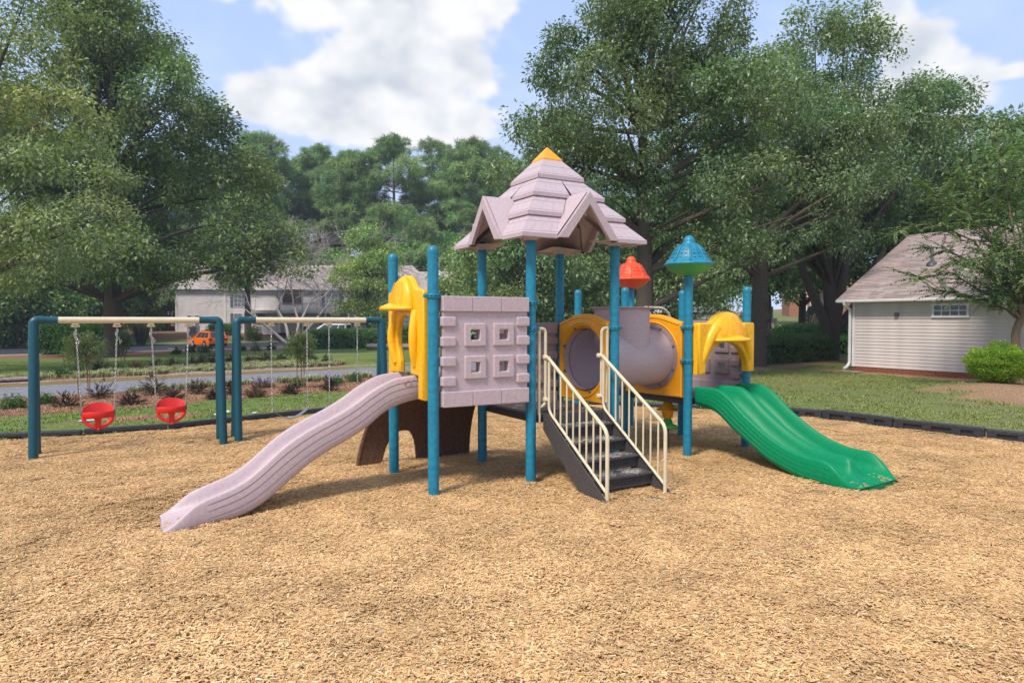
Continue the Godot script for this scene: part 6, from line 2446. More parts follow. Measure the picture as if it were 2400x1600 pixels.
	# ---- trees of the middle distance
	var mids := [
		["leafy_tree", "rounded mid-green tree seen between the blue posts under the peaked roof", Vector3(0.2, -0.3, -44.0), 24, Vector3(0, 4.7, 0), Vector3(3.6, 3.4, 3.2), 1.3, Color(1.15, 1.15, 1.0)],
		["leafy_tree", "bushy tree behind the far left post of the roofed deck", Vector3(-3.2, -0.5, -52.0), 22, Vector3(0, 4.2, 0), Vector3(3.2, 3.6, 3), 1.3, Color(1.3, 1.25, 1.05)],
		["leafy_tree", "mid-green tree showing left of the orange cap", Vector3(5.0, -0.4, -50.0), 24, Vector3(0, 5.0, 0), Vector3(4.0, 3.8, 3.2), 1.4, Color(1.1, 1.1, 1.05)],
		["leafy_tree", "open tree with thin trunks between the orange and blue caps", Vector3(12.6, -0.2, -50.0), 24, Vector3(0, 5.6, 0), Vector3(4.2, 4.2, 3.2), 1.4, Color(1.0, 1.05, 1.0)],
		["leafy_tree", "tree filling the gap right of the tall blue cap", Vector3(17.2, 0.1, -46.0), 24, Vector3(0, 5.4, 0), Vector3(3.6, 3.4, 3.2), 1.3, Color(1.05, 1.1, 1.0)],
		["leafy_tree", "tree with two trunks beyond the right hedge", Vector3(22.5, 0.6, -53.0), 26, Vector3(0, 6.6, 0), Vector3(4.6, 3.8, 3.6), 1.5, Color(1.1, 1.15, 1.0)],
		["leafy_tree", "big tree with a broad pale trunk left of the utility pole", Vector3(33.0, 1.5, -74.0), 26, Vector3(0, 11.0, 0), Vector3(6.5, 5.5, 5), 2.0, Color(1.15, 1.2, 1.0)],
		["leafy_tree", "bright yellow-green tree at the right of the bare tree", Vector3(-15.2, -0.1, -72.0), 30, Vector3(0, 6.6, 0), Vector3(3.3, 4.8, 3.0), 1.25, Color(1.75, 1.6, 1.15)],
		["leafy_tree", "mid-green tree hanging over the apartment roof left of the bare tree", Vector3(-31.0, 0.0, -80.0), 26, Vector3(0, 11.4, 0), Vector3(4.8, 4.8, 4), 1.6, Color(1.2, 1.2, 1.0)],
		["leafy_tree", "tall olive green tree between the big oak and the pines", Vector3(-40.0, 0.0, -104.0), 30, Vector3(0, 13.5, 0), Vector3(4.6, 8.0, 4), 1.9, Color(1.4, 1.35, 1.05)],
		["leafy_tree", "tree at the right edge behind the siding house", Vector3(35.5, 0.0, -50.0), 30, Vector3(0, 9.5, 0), Vector3(5.6, 6.0, 4), 1.8, Color(1.0, 1.1, 1.0)],
		["leafy_tree", "tree beyond the right edge behind the crape myrtle", Vector3(27.5, 0.0, -34.0), 26, Vector3(0, 6.5, 0), Vector3(4.6, 4.6, 4), 1.6, Color(1.0, 1.1, 1.0)],
	]
	for q in mids:
		var base: Vector3 = q[2]
		base.y = ground_h(base.x, -base.z)
		t = thing(q[0], q[1], "tree", base, 0.0, "trees of the middle distance")
		lobes = fill_lobes(q[3], q[4], q[5], q[6], -0.9)
		var hh: float = q[4].y
		wood(t, lobes, 0.16 + 0.018 * hh, hh * 1.15, [Vector3(0, hh * 0.30, 0), Vector3(0, hh * 0.55, 0), Vector3(0, hh * 0.85, 0)], mats.bark, 0.45, 1.2)
		crown(t, lobes, mid if q[6] < 1.6 else far, mats.leaf, 3.4 if q[6] < 1.6 else 2.0, 1.0, q[7], 0.28)
	# ---- dark woods at the far left
	for k in 7:
		var base: Vector3 = [Vector3(-53, 0, -66), Vector3(-45.5, 0, -64), Vector3(-47, 0, -74), Vector3(-46, 0, -80), Vector3(-60, 0, -76), Vector3(-57, 0, -58), Vector3(-50.5, 0, -96)][k]
		base.y = ground_h(base.x, -base.z)
		t = thing("woodland_tree", ["dark tree at the left edge beyond the lawn", "dark leafy tree above the left swing leg", "dark tree standing in the shade left of the big trunk", "dark tree just left of the thick oak trunk", "dark tree at the left edge behind the others", "dark tree outermost at the left edge", "dark tree closing the gap left of the apartments"][k], "tree", base, 0.0, "dark trees at the left edge of the woods")
		lobes = fill_lobes(26, Vector3(0, 6.0, 0), Vector3(4.6, 6.4, 4.0), 1.9, -0.95)
		wood(t, lobes, 0.25, 9.0, [Vector3(0, 2.0, 0), Vector3(0, 5.0, 0)], mats.bark, 0.4)
		crown(t, lobes, far, mats.leaf, 2.0, 0.9, Color(0.95, 1.1, 0.95), 0.3)
	pines()
	bare_tree()
	crape()


func pines() -> void:
	rng.seed = 500
	var tones := [Color(0.158, 0.242, 0.095), Color(0.116, 0.189, 0.084), Color(0.210, 0.294, 0.116), Color(0.095, 0.147, 0.071)]
	var tuft := needles(80, 1.5, 0.05, tones)
	var dark := sprig(30, Vector3(1.1, 0.8, 1.1), 0.5, 0.3, tones)
	# x in the picture decides the label; place, height, half width, lowest branches
	var list := [
		[-51.0, 118.0, 30.0, 5.5, 0.40, "pine whose top shows just right of the big oak"],
		[-40.0, 110.0, 30.5, 6.5, 0.35, "broad pine with a rounded top above the bare tree"],
		[-33.0, 118.0, 30.0, 5.5, 0.35, "pine whose top steps down beside the rounded broad pine"],
		[-27.0, 112.0, 28.0, 3.8, 0.50, "thin open pine standing alone against the sky"],
		[-19.0, 112.0, 31.0, 6.5, 0.22, "tallest dark pine left of the peaked roof"],
		[-12.5, 122.0, 32.5, 6.0, 0.3, "pine behind the gap between the tallest pine and the peaked roof"],
		[-7.0, 114.0, 30.5, 6.0, 0.25, "dense rounded pine left of the peaked roof's tip"],
		[-1.5, 122.0, 31.0, 6.0, 0.3, "pine right behind the peaked roof's tip"],
		[4.5, 116.0, 30.0, 6.0, 0.3, "pine half hidden by the tall glossy-leaved tree"],
		[-15.0, 107.0, 17.0, 5.0, 0.12, "low young pine with a bare leaning trunk above the apartment roof"],
		[-9.0, 105.5, 13.0, 3.8, 0.2, "small bushy pine just left of the gable of the peaked roof"],
		[12.0, 120.0, 28.0, 6.0, 0.3, "pine behind the tall glossy-leaved tree"],
		[21.0, 118.0, 27.0, 6.0, 0.3, "pine behind the tree with the gnarled trunk"],
		[-60.0, 115.0, 29.0, 6.0, 0.35, "pine hidden behind the big oak"],
	]
	for q in list:
		var base := Vector3(q[0], ground_h(q[0], q[1]), -q[1])
		var t := thing("pine_tree", q[5], "tree", base, 0.0, "pines behind the apartments")
		var h: float = q[2]
		var s := S()
		var lean := rng.randf_range(-0.8, 0.8)
		tube(s, [Vector3(0, -0.5, 0), Vector3(lean * 0.3, h * 0.3, 0), Vector3(lean * 0.8, h * 0.65, 0), Vector3(lean, h * 0.97, 0)], [0.42, 0.36, 0.25, 0.06], 9)
		part("trunk", s, mats.bark_pine, t)
		var lobes := []
		var lo: float = q[4]
		var n := int(30 + h * 1.15)
		s = S()
		for i in n:
			var y := lerpf(lo, 0.97, pow(rng.randf(), 0.8))
			var k := (y - lo) / (1.0 - lo)
			var reach: float = q[3] * (0.35 + 0.65 * sin(PI * pow(1.0 - k, 0.75) * 0.62 + 0.12)) * rng.randf_range(0.45, 1.05) * (1.0 if k < 0.86 else 0.55)
			var f := rng.randf() * TAU
			var c := Vector3(lean * y + cos(f) * reach, y * h + rng.randf_range(0, 1.0), sin(f) * reach)
			var r := rng.randf_range(1.1, 1.9)
			lobes.append([c, Vector3(r * 1.1, r * 0.6, r * 1.1)])
			limb(s, Vector3(lean * y, y * h - 0.9, 0), c, 0.10, 0.04, -0.2, 5)
		part("limbs", s, mats.bark_pine, t)
		crown(t, lobes, tuft, mats.needle, 2.6, 0.62, Color(1.1, 1.12, 0.85), 0.3, 0.3, -0.08, 0.35, 1.45)
	# the dark broadleaved understorey below the pines reads as one mass
	var under := Node3D.new()
	under.name = "undergrowth"
	under.set_meta("kind", "stuff")
	under.set_meta("label", "dark thicket below the pines behind the apartments")
	add_child(under)
	var mass := []
	for k in 13:
		var x := -47.0 + k * 6.2
		var z := 109.0 + 3.0 * sin(k * 2.1)
		for lb in fill_lobes(30, Vector3(0, 6.5, 0), Vector3(4.6, 6.6 + 2.4 * sin(k * 1.3), 3.5), 2.0, -0.95):
			mass.append([lb[0] + Vector3(x, ground_h(x, z), -z), lb[1]])
	crown(under, mass, dark, mats.leaf, 2.2, 0.95, Color(1.2, 1.4, 0.95), 0.35)


func bare_tree() -> void:
	rng.seed = 611
	var base := Vector3(-24.6, 0, -77.0)
	base.y = ground_h(base.x, 77.0)
	var t := thing("bare_tree", "leafless pale grey tree spreading in front of the apartment balconies", "tree", base)
	var tr := S()
	var tw := S()
	var jobs := []
	for q in [[-0.5, 0.0, -0.6, 0.95], [0.15, 0.2, 0.1, 1.0], [0.6, -0.1, 0.6, 0.95], [0.9, 0.1, 1.0, 0.85], [-0.9, 0.1, -1.25, 0.85]]:
		jobs.append([Vector3(q[0] * 0.5, -0.3, q[1]), Vector3(q[2], 1.35, q[1] * 0.8).normalized(), 5.0 * q[3], 0.21, 0])
	var count := 0
	while jobs.size() and count < 4600:
		var j: Array = jobs.pop_front()
		count += 1
		var a: Vector3 = j[0]
		var d: Vector3 = j[1]
		var len: float = j[2]
		var r: float = j[3]
		var gen: int = j[4]
		var pts := [a]
		var p := a
		var dd := d
		var n := 4 if gen < 3 else 3
		for i in n:
			dd = (dd + Vector3(rng.randfn(), rng.randfn() * 0.6, rng.randfn()) * 0.16 + Vector3(0, 0.05 if gen < 2 else -0.01, 0)).normalized()
			p += dd * len / n
			pts.append(p)
		var rr := []
		for i in pts.size():
			rr.append(lerpf(r, r * 0.62, float(i) / (pts.size() - 1)))
		tube(tr if gen < 2 else tw, pts, rr, 7 if gen < 2 else 4 if gen < 4 else 3, false)
		if gen >= 7:
			continue
		var kids := 2 if gen < 1 else 3 if gen < 3 else 3 if rng.randf() < 0.6 else 2
		for k in kids:
			var at: Vector3 = pts[pts.size() - 1] if k < 2 else pts[rng.randi_range(1, pts.size() - 2)]
			var side := Vector3(rng.randfn(), rng.randfn() * 0.25 + (0.10 if gen < 3 else 0.0), rng.randfn()).normalized()
			var nd := (dd * 0.95 + side * rng.randf_range(0.5, 0.95)).normalized()
			nd = (nd + Vector3(0, 0.12 if at.y < 4.0 else -0.04, 0)).normalized()
			jobs.append([at, nd, len * rng.randf_range(0.68, 0.88), maxf(rr[rr.size() - 1] * rng.randf_range(0.60, 0.82), 0.02), gen + 1])
	part("trunk", tr, mats.bark_pale, t)
	part("twigs", tw, mats.bark_pale, t)


func crape() -> void:
	rng.seed = 712
	var tones := [Color(0.156, 0.269, 0.100), Color(0.125, 0.219, 0.088), Color(0.206, 0.312, 0.125), Color(0.250, 0.338, 0.138), Color(0.163, 0.275, 0.106), Color(0.144, 0.250, 0.100), Color(0.188, 0.294, 0.112), Color(0.125, 0.225, 0.088), Color(0.362, 0.200, 0.075)]
	var sp := spray(0.55, 11, 0.085, 0.045, tones)
	var seeds := sprig(26, Vector3(0.10, 0.16, 0.10), 0.02, 0.018, [Color(0.20, 0.13, 0.06), Color(0.14, 0.09, 0.05)])
	var base := Vector3(14.5, 0, -19.5)
	base.y = ground_h(base.x, 19.4)
	var t := thing("crape_myrtle", "crape myrtle with a slim tan trunk and arching leafy shoots at the right edge", "tree", base)
	var s := S()
	var xf := []
	var cs := []
	var pods := []
	var tips := []
	tube(s, curve([Vector3(0, -0.3, 0), Vector3(0.02, 0.5, 0), Vector3(-0.10, 1.2, 0.02), Vector3(0.06, 1.75, 0.0), Vector3(0.0, 2.3, 0)], 4), [0.12, 0.115, 0.11, 0.105, 0.10, 0.10, 0.095, 0.095, 0.095, 0.09, 0.09, 0.09, 0.088, 0.085, 0.085, 0.08, 0.08], 10)
	part("trunk", s, mats.bark_tan, t)
	s = S()
	for q in [[-2.9, 2.45, 0.5, 0.25], [-3.2, 3.3, 0.2, 0.55], [-2.3, 2.7, 0.9, 0.2], [-2.0, 4.0, 0.4, 0.35], [-1.5, 2.35, 0.7, 0.1], [-1.0, 4.6, 0.2, 0.3], [-0.2, 5.3, 0.0, 0.2], [0.8, 4.6, 0.0, 0.2], [1.4, 3.6, 0.3, 0.2], [1.8, 2.7, 0.4, 0.2], [-1.2, 5.6, 0.6, 0.45], [-0.6, 3.4, 1.2, 0.2], [0.4, 3.0, 1.0, 0.2], [-1.8, 3.3, -0.8, 0.2], [-0.6, 2.6, 1.1, 0.1], [-1.3, 5.0, -0.6, 0.3], [0.3, 6.1, -0.2, 0.2], [-2.5, 4.5, 0.0, 0.4], [-1.6, 2.9, 1.2, 0.2], [0.9, 2.3, 0.9, 0.1], [-2.2, 2.25, 0.2, 0.1], [-0.4, 4.2, -0.9, 0.3]]:
		var tip := Vector3(q[0], q[1], q[2])
		var from := Vector3(0, rng.randf_range(1.6, 2.25), 0)
		var pts := []
		for i in 9:
			var u := i / 8.0
			pts.append(from.lerp(tip, u) + Vector3(0, q[3] * 1.9 * sin(u * PI * 0.9), 0) + Vector3(rng.randfn(), rng.randfn(), rng.randfn()) * 0.04)
		tube(s, pts, [0.034, 0.029, 0.025, 0.021, 0.018, 0.015, 0.012, 0.009, 0.006], 6, false)
		for i in range(2, 9):
			var dir: Vector3 = (pts[i] - pts[i - 1]).normalized()
			for k in 8:
				var d := (dir * 0.7 + Vector3(rng.randfn(), rng.randfn() * 0.55 - 0.05, rng.randfn()) * 0.75).normalized()
				var x := Vector3.UP.cross(d).normalized()
				var at: Vector3 = pts[i - 1].lerp(pts[i], rng.randf())
				xf.append(Transform3D(Basis(x, d.cross(x), d).scaled_local(Vector3.ONE * rng.randf_range(0.7, 1.25)), at))
				var b := rng.randf_range(0.8, 1.2)
				cs.append(Color(b, b, b))
		if rng.randf() < 0.7:
			pods.append(Transform3D(Basis(), pts[8]))
			pods.append(Transform3D(Basis(), pts[8] + Vector3(0.05, 0.2, 0.0)))
	part("limbs", s, mats.bark_tan, t)
	many("leaves", sp, mats.leaf_gloss, xf, cs, t)
	many("seed_heads", seeds, mats.leaf, pods, [], t)
	t.scale = Vector3.ONE * 1.2


# ============================================================ hedges, shrubs, young trees
func hedge(label: String, at: Vector3, turn: float, size: Vector3, mesh: ArrayMesh, per_m2: float, tint: Color, round_top := 0.35) -> void:
	var o := thing("hedge", label, "hedge", at, turn, "clipped hedges")
	var s := S()
	prism(s, rrect(size.x * 0.92, size.y * 0.88, minf(size.y, size.x) * round_top * 0.8, 4, 0, size.y * 0.44), size.z * 0.85, Transform3D(), minf(size.z, size.y) * 0.25)
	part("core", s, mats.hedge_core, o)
	var xf := []
	var cs := []
	var n := int((size.x * size.y * 2 + size.z * size.y * 2 + size.x * size.z) * per_m2)
	for i in n:
		var a := rng.randf()
		var p := Vector3(rng.randf_range(-0.5, 0.5), rng.randf(), rng.randf_range(-0.5, 0.5))
		if a < 0.42:
			p.z = 0.5 if rng.randf() < 0.7 else -0.5
		elif a < 0.85:
			p.y = 1.0
		else:
			p.x = 0.5 if rng.randf() < 0.5 else -0.5
		# round the shoulders
		var q := Vector2(absf(p.x) * 2, p.y)
		var k := pow(pow(q.x, 5.0) + pow(q.y, 5.0), 0.2)
		var kz := pow(pow(absf(p.z) * 2, 5.0) + pow(q.y, 5.0), 0.2)
		var f := 1.0 / maxf(1.0, maxf(k, kz))
		p *= Vector3(f, f, f)
		p *= size * (1.0 + 0.05 * fbm.get_noise_3dv(p * size * 2.0))
		xf.append(Transform3D(Basis(Vector3.UP, rng.randf() * TAU) * Basis(Vector3.RIGHT, rng.randf_range(-0.6, 0.6)), p))
		var t := rng.randf_range(0.75, 1.25)
		cs.append(Color(tint.r * t, tint.g * t, tint.b * t))
	many("leaves", mesh, mats.leaf_gloss, xf, cs, o)


func shrub(called: String, label: String, cat: String, at: Vector3, size: Vector3, mesh: ArrayMesh, n: int, spiky: float, group: String, stem: Color) -> Node3D:
	var o := thing(called, label, cat, at, rng.randf() * TAU, group)
	var s := S()
	var xf := []
	var cs := []
	for i in 9:
		var f := TAU * i / 9 + rng.randf()
		var e := rng.randf_range(0.35, 1.2)
		var tip := Vector3(cos(f) * cos(e) * size.x * 0.5, sin(e) * size.y * 0.85, sin(f) * cos(e) * size.z * 0.5)
		tube(s, [Vector3(0, -0.05, 0), tip * 0.5 + Vector3(0, 0.04, 0), tip], [0.012, 0.009, 0.004], 5, false)
	part("stems", s, mats.bark, o)
	for i in n:
		var d := Vector3(rng.randfn(), absf(rng.randfn()) * 0.9, rng.randfn()).normalized()
		var r := pow(rng.randf(), 0.45) * (1.0 + spiky * rng.randf_range(-0.4, 0.35))
		var p := Vector3(d.x * size.x * 0.5, d.y * size.y + 0.03, d.z * size.z * 0.5) * r
		var out := (Vector3(d.x, d.y * 0.8 + 0.15, d.z) + Vector3(rng.randfn(), rng.randfn() * 0.5, rng.randfn()) * 0.3).normalized()
		var x := Vector3.UP.cross(out).normalized()
		xf.append(Transform3D(Basis(x, out.cross(x), out), p))
		var t := rng.randf_range(0.75, 1.3)
		cs.append(Color(t, t, t))
	many("leaves", mesh, mats.leaf, xf, cs, o)
	return o


func young_tree(label: String, at: Vector3, h: float, w: float, foot: float, mesh: ArrayMesh, n: int) -> void:
	var o := thing("young_tree", label, "tree", at, 0.0, "young crape myrtles in the beds")
	var s := S()
	for k in 3:
		var f := k * 2.1 + 0.4
		s = S()
		tube(s, curve([Vector3(cos(f) * foot, -0.1, sin(f) * foot), Vector3(cos(f) * foot * 1.2, h * 0.3, sin(f) * foot), Vector3(cos(f) * w * 0.12, h * 0.6, sin(f) * 0.1), Vector3(cos(f) * w * 0.25, h * 0.9, sin(f) * w * 0.2)], 3), 0.014, 6)
		part("stem", s, mats.bark_tan, o)
	var xf := []
	var cs := []
	for i in n:
		var d := Vector3(rng.randfn(), rng.randfn(), rng.randfn()).normalized() * pow(rng.randf(), 0.45)
		var p := Vector3(d.x * w * 0.5, h * 0.76 + d.y * h * 0.27, d.z * w * 0.45)
		var out := (d + Vector3(0, 0.5, 0) + Vector3(rng.randfn(), rng.randfn(), rng.randfn()) * 0.3).normalized()
		var x := Vector3.UP.cross(out).normalized()
		xf.append(Transform3D(Basis(x, out.cross(x), out), p))
		var t := rng.randf_range(0.75, 1.3)
		cs.append(Color(t * (1.15 if d.y > 0.6 else 1.0), t, t))
	many("leaves", mesh, mats.leaf, xf, cs, o)


func on_ground(x: float, z: float) -> Vector3:
	return Vector3(x, ground_h(x, -z), z)


func make_plants() -> void:
	rng.seed = 800
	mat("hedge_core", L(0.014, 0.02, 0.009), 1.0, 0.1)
	var green := [Color(0.090, 0.165, 0.053), Color(0.120, 0.210, 0.068), Color(0.068, 0.128, 0.045)]
	var purple := [Color(0.083, 0.048, 0.054), Color(0.112, 0.063, 0.066), Color(0.063, 0.045, 0.051), Color(0.135, 0.090, 0.075)]
	var red := [Color(0.165, 0.083, 0.068), Color(0.128, 0.105, 0.060), Color(0.195, 0.112, 0.083)]
	var hleaf := sprig(26, Vector3(0.17, 0.13, 0.17), 0.062, 0.034, [Color(0.135, 0.221, 0.101), Color(0.176, 0.277, 0.122), Color(0.101, 0.170, 0.085), Color(0.242, 0.339, 0.142)])
	var hfar := sprig(26, Vector3(0.26, 0.2, 0.26), 0.13, 0.075, [Color(0.170, 0.282, 0.108), Color(0.226, 0.355, 0.142), Color(0.129, 0.226, 0.091)])
	var bright := sprig(26, Vector3(0.09, 0.08, 0.09), 0.05, 0.02, [Color(0.200, 0.340, 0.018), Color(0.225, 0.405, 0.022), Color(0.260, 0.400, 0.030)], -0.6)
	hedge("long clipped hedge behind the gnarled trunk at the right", Vector3(12.6, ground_h(12.6, 31.3) - 0.05, -31.3), 0.62, Vector3(5.6, 1.22, 1.6), hleaf, 42.0, Color(1, 1, 1))
	hedge("low rounded hedge mound behind the long right hedge", on_ground(17.4, -38.5), 0.3, Vector3(5.4, 1.30, 2.2), hfar, 26.0, Color(0.9, 1.05, 0.95), 0.5)
	hedge("brighter green ground hedge beside the utility box", on_ground(18.6, -36.6), 0.2, Vector3(2.6, 0.75, 1.6), hfar, 24.0, Color(1.6, 1.9, 1.0), 0.5)
	hedge("clipped hedge in front of the white and silver cars", on_ground(-14.3, -60.0), 0.10, Vector3(7.8, 1.58, 2.2), hfar, 24.0, Color(1.05, 1.1, 1.05))
	hedge("clipped hedge between the yellow arch and the wall panel", on_ground(-7.0, -62.0), 0.0, Vector3(6.4, 1.9, 2.2), hfar, 22.0, Color(1, 1.05, 1))
	hedge("dark hedge along the apartment porch behind the cars", on_ground(-20.5, -84.5), 0.0, Vector3(5.0, 1.5, 1.5), hfar, 18.0, Color(0.85, 1.0, 0.85))
	hedge("round clipped bush by the porch column behind the swing beam's end", on_ground(-16.0, -80.6), 0.0, Vector3(3.6, 3.2, 3.0), hfar, 20.0, Color(1.05, 1.15, 0.95), 0.5)
	hedge("low hedge beside the orange car, by the left apartment house", on_ground(-37.6, -88.5), 0.0, Vector3(3.4, 1.3, 1.5), hfar, 18.0, Color(0.95, 1.1, 0.95), 0.45)
	hedge("dark spreading bush at the left edge beyond the swing leg", on_ground(-33.2, -52.5), 0.0, Vector3(5.5, 2.3, 3.0), hfar, 20.0, Color(0.55, 0.75, 0.6), 0.5)
	# the round bright bush on its mound
	var bb := thing("round_bush", "round bright lime green bush on the bare clay mound", "bush", on_ground(12.1, -16.9))
	var s := S()
	ball(s, Vector3(0, 0.42, 0), Vector3(0.55, 0.36, 0.5))
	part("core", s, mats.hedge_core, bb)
	s = S()
	for k in 6:
		tube(s, [Vector3(0.1 * cos(k), -0.1, 0.1 * sin(k)), Vector3(0.3 * cos(k), 0.3, 0.3 * sin(k))], 0.02, 5)
	part("stems", s, mats.bark, bb)
	var xf := []
	var cs := []
	for i in 900:
		var d := Vector3(rng.randfn(), rng.randfn() * 0.9 + 0.25, rng.randfn()).normalized()
		var lay := 1.0 + 0.08 * sin(d.y * 14.0 + 2.0 * fine.get_noise_3dv(d * 2.0)) + 0.16 * fine.get_noise_3dv(d * 1.6)
		var p := Vector3(d.x * 0.68, 0.44 + d.y * 0.42, d.z * 0.62) * lay * rng.randf_range(0.88, 1.04)
		xf.append(Transform3D(Basis(Vector3.UP, rng.randf() * TAU), p))
		var t := rng.randf_range(0.75, 1.25)
		cs.append(Color(t, t, t))
	many("leaves", bright, mats.leaf, xf, cs, bb)

	# ---- shrubs of the near bed: x, z, width, height
	var tip := spray(0.14, 5, 0.045, 0.024, purple)
	var rtip := spray(0.17, 5, 0.05, 0.026, red)
	var gtip := sprig(16, Vector3(0.09, 0.08, 0.09), 0.06, 0.03, green)
	var n := [
		[-10.44, -15.94, 0.56, 0.27, "dark purple low shrub just right of the left teal swing leg"],
		[-11.01, -18.24, 0.64, 0.36, "dark purple feathery shrub against the road above the left bucket swing"],
		[-9.13, -16.29, 0.46, 0.25, "small dark purple shrub between the two bucket swings"],
		[-8.66, -17.39, 0.52, 0.24, "low dark purple shrub right behind the right bucket swing"],
		[-8.84, -19.09, 0.54, 0.36, "upright dark purple shrub against the road left of the paired swing legs"],
		[-7.61, -17.40, 0.34, 0.20, "small purple shrub hugging the paired teal legs on their left"],
		[-7.66, -18.54, 0.40, 0.34, "purple shrub peeping out between the paired teal legs"],
		[-7.68, -20.99, 0.60, 0.26, "wide dark purple shrub at the road edge right of the paired legs"],
		[-6.01, -18.45, 0.42, 0.22, "small brown purple shrub below the belt swing's right chain"],
		[-5.23, -19.40, 0.44, 0.36, "dark purple shrub left of the half hidden belt swing's chain"],
	]
	for q in n:
		shrub("purple_shrub", q[4], "shrub", on_ground(q[0], q[1]), Vector3(q[2], q[3], q[2]), tip, 130, 0.8, "purple shrubs in the near bed", Color.BLACK)
	shrub("red_shrub", "taller reddish shrub left of the right bucket swing's left chain", "shrub", on_ground(-10.01, -18.94), Vector3(0.56, 0.52, 0.56), rtip, 170, 0.8, "", Color.BLACK)
	shrub("red_shrub", "low reddish green shrub right of the paired teal legs", "shrub", on_ground(-6.68, -17.70), Vector3(0.46, 0.22, 0.42), rtip, 110, 0.6, "", Color.BLACK)
	for q in [[-11.52, -15.69, 0.58, 0.33, "leafy green shrub at the left edge in front of the road"], [-11.46, -16.74, 0.36, 0.24, "small green shrub right behind the left teal swing leg"], [-6.64, -21.10, 0.40, 0.2, "small green shrub at the foot of the slim-stemmed young tree"], [-5.71, -22.15, 0.46, 0.24, "green shrub at the road edge left of the lavender slide"], [-5.27, -22.85, 0.5, 0.28, "green shrub at the road edge just above the lavender slide"]]:
		shrub("green_shrub", q[4], "shrub", on_ground(q[0], q[1]), Vector3(q[2], q[3], q[2]), gtip, 70, 0.7, "green shrubs in the near bed", Color.BLACK)
	# ---- far bed
	var ftip := spray(0.24, 5, 0.08, 0.045, purple)
	var fg := sprig(16, Vector3(0.13, 0.11, 0.13), 0.10, 0.05, green)
	var far_purple := [[-18.85, -31.09, 0.6, 0.34], [-16.25, -29.54, 0.66, 0.3], [-16.22, -31.05, 0.66, 0.36], [-15.94, -32.0, 0.8, 0.34], [-15.51, -33.0, 0.42, 0.32], [-15.35, -33.7, 0.4, 0.4], [-15.56, -35.3, 0.56, 0.44], [-14.34, -34.7, 0.48, 0.36], [-13.44, -34.95, 0.5, 0.3], [-14.04, -38.65, 0.8, 0.3]]
	var far_labels := ["dark purple shrub beyond the road below the pink tape", "dark purple shrub beyond the road right of the thin young tree", "round dark purple shrub beyond the road between the bucket swing chains", "wide dark purple shrub beyond the road below the pampas grass", "small purple shrub beyond the road left of the right bucket chain", "small upright purple shrub beyond the road behind the right bucket chain", "larger purple shrub beyond the road left of the paired teal legs", "purple shrub beyond the road half hidden by the paired teal legs", "small purple shrub beyond the road under the right thin young tree", "flat wide purple shrub on the far lawn right of the thin young tree"]
	for i in far_purple.size():
		var q: Array = far_purple[i]
		shrub("purple_shrub", far_labels[i], "shrub", on_ground(q[0], q[1]), Vector3(q[2], q[3], q[2]), ftip, 90, 0.7, "purple shrubs beyond the road", Color.BLACK)
	var fgl := [[-17.2, -25.89, 0.5, 0.3, "green shrub beyond the kerb left of the young tree"], [-17.36, -27.29, 0.66, 0.28, "green shrub beyond the kerb behind the young tree's stems"], [-16.76, -29.04, 0.5, 0.26, "green shrub beyond the kerb at the left bucket swing's right chain"], [-12.68, -37.45, 0.55, 0.26, "green shrub on the far lawn left of the slim-stemmed young tree"], [-10.48, -35.75, 0.6, 0.28, "green shrub beyond the kerb right of the slim-stemmed young tree"], [-9.13, -33.55, 0.46, 0.34, "green shrub at the right tip of the far bed"], [-24.64, -50.0, 0.75, 0.34, "green shrub by the parking lot left of the orange car"], [-25.2, -53.5, 0.95, 0.4, "green shrub by the parking lot below the orange car's front wheel"], [-23.51, -52.25, 1.15, 0.66, "largest green shrub by the parking lot below the orange car's bumper"], [-20.76, -55.3, 0.75, 0.36, "green shrub by the parking lot left of the thin young tree on the right"], [-20.21, -57.25, 0.9, 0.5, "green shrub by the parking lot right of the thin young tree on the right"], [-22.0, -55.6, 0.55, 0.34, "small green shrub by the parking lot right of the paired legs"]]
	for q in fgl:
		shrub("green_shrub", q[4], "shrub", on_ground(q[0], q[1]), Vector3(q[2], q[3], q[2]), fg, 60, 0.7, "green shrubs beyond the road", Color.BLACK)
	for k in 9:
		var p := on_ground(-37.0 + k * 2.3, -81.5 - 0.6 * sin(k * 1.7))
		shrub("green_shrub", "small green shrub on the straw bank, one of the row below the apartments", "shrub", p, Vector3(1.1, 0.6, 1.1), fg, 60, 0.6, "small shrubs on the bank below the apartments", Color.BLACK)
	# ---- young trees
	var ytip := sprig(14, Vector3(0.09, 0.08, 0.09), 0.055, 0.026, [Color(0.15, 0.21, 0.09), Color(0.115, 0.17, 0.075), Color(0.21, 0.25, 0.12), Color(0.13, 0.19, 0.08), Color(0.26, 0.19, 0.12)], -0.3)
	var yfar := sprig(14, Vector3(0.12, 0.1, 0.12), 0.08, 0.04, [Color(0.15, 0.21, 0.09), Color(0.115, 0.17, 0.075), Color(0.21, 0.25, 0.12)], -0.3)
	young_tree("young crape myrtle with thin tan stems behind the left bucket swing", on_ground(-12.3, -19.6), 1.78, 1.28, 0.16, ytip, 330)
	young_tree("young crape myrtle with thin tan stems between the belt swing's chains", on_ground(-6.36, -20.5), 1.68, 0.98, 0.10, ytip, 270)
	young_tree("thin young tree beyond the road between the bucket swings' chains", on_ground(-18.05, -31.64), 1.75, 0.95, 0.08, yfar, 130)
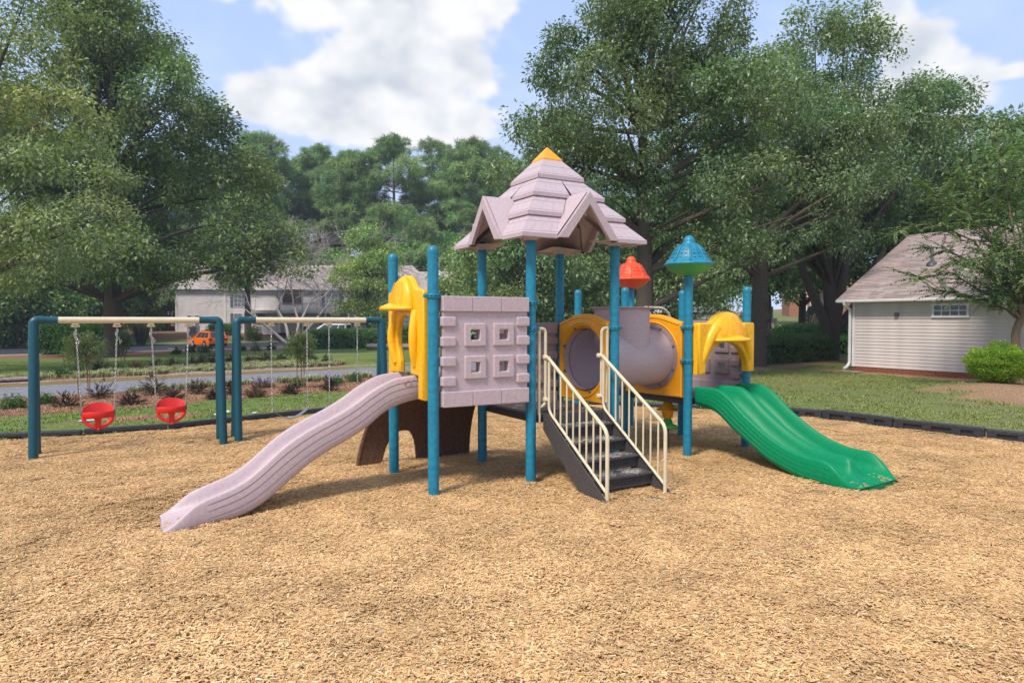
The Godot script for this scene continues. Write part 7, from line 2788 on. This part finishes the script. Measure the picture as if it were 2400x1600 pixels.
	young_tree("thin young tree beyond the road right of the paired teal legs", on_ground(-14.42, -38.2), 2.0, 0.95, 0.08, yfar, 130)
	# ---- pampas grass, grass strips
	var pam := blade_mesh(420, 0.35, 2.5, 0.05, 1.0, [Color(0.13, 0.17, 0.06), Color(0.10, 0.14, 0.05), Color(0.19, 0.21, 0.09)])
	var pg := thing("pampas_grass", "big fountain of pampas grass on the bank left of the orange car", "grass clump", on_ground(-38.3, -70.4))
	part("blades", pam, mats.blade, pg)
	s = S()
	for k in 7:
		var f := k * 0.9
		tube(s, [Vector3(0, 0, 0), Vector3(cos(f) * 0.35, 1.9, sin(f) * 0.3), Vector3(cos(f) * 0.6, 2.9, sin(f) * 0.5)], [0.015, 0.015, 0.05], 5)
	part("plumes", s, mats.bark_pale, pg)
	var li := blade_mesh(46, 0.13, 0.24, 0.018, 1.2, [Color(0.40, 0.40, 0.20), Color(0.30, 0.33, 0.14), Color(0.56, 0.54, 0.33), Color(0.21, 0.26, 0.11)])
	var lx := []
	var lc := []
	for i in 1260:
		var x := rng.randf_range(-20.5, -8.4)
		var lo := lerp_table([-20, -17, -12, -8.4], [29.9, 29.7, 29.6, 29.7], x)
		var hi := lerp_table([-20, -17, -14, -11, -8.4], [30.8, 33.0, 34.6, 34.0, 31.0], x)
		var ss := rng.randf_range(lo, hi)
		var z := (ss + 0.667 * x) / 0.745
		if i >= 1080:
			x = rng.randf_range(-11.5, -3.5)
			ss = rng.randf_range(22.2, 23.0)
			z = (ss + 0.667 * x) / 0.745
			if fbm.get_noise_2d(x * 2.0, 4.0) < -0.1:
				continue
		lx.append(Transform3D(Basis(Vector3.UP, rng.randf() * TAU).scaled_local(Vector3.ONE * rng.randf_range(0.7, 1.2)), Vector3(x, ground_h(x, z), -z)))
		var t := rng.randf_range(0.8, 1.2)
		lc.append(Color(t, t, t))
	var lr := Node3D.new()
	lr.name = "variegated_grass"
	lr.set_meta("kind", "stuff")
	lr.set_meta("label", "pale striped lily turf edging both sides of the road")
	add_child(lr)
	many("blades", li, mats.turf_blade, lx, lc, lr)
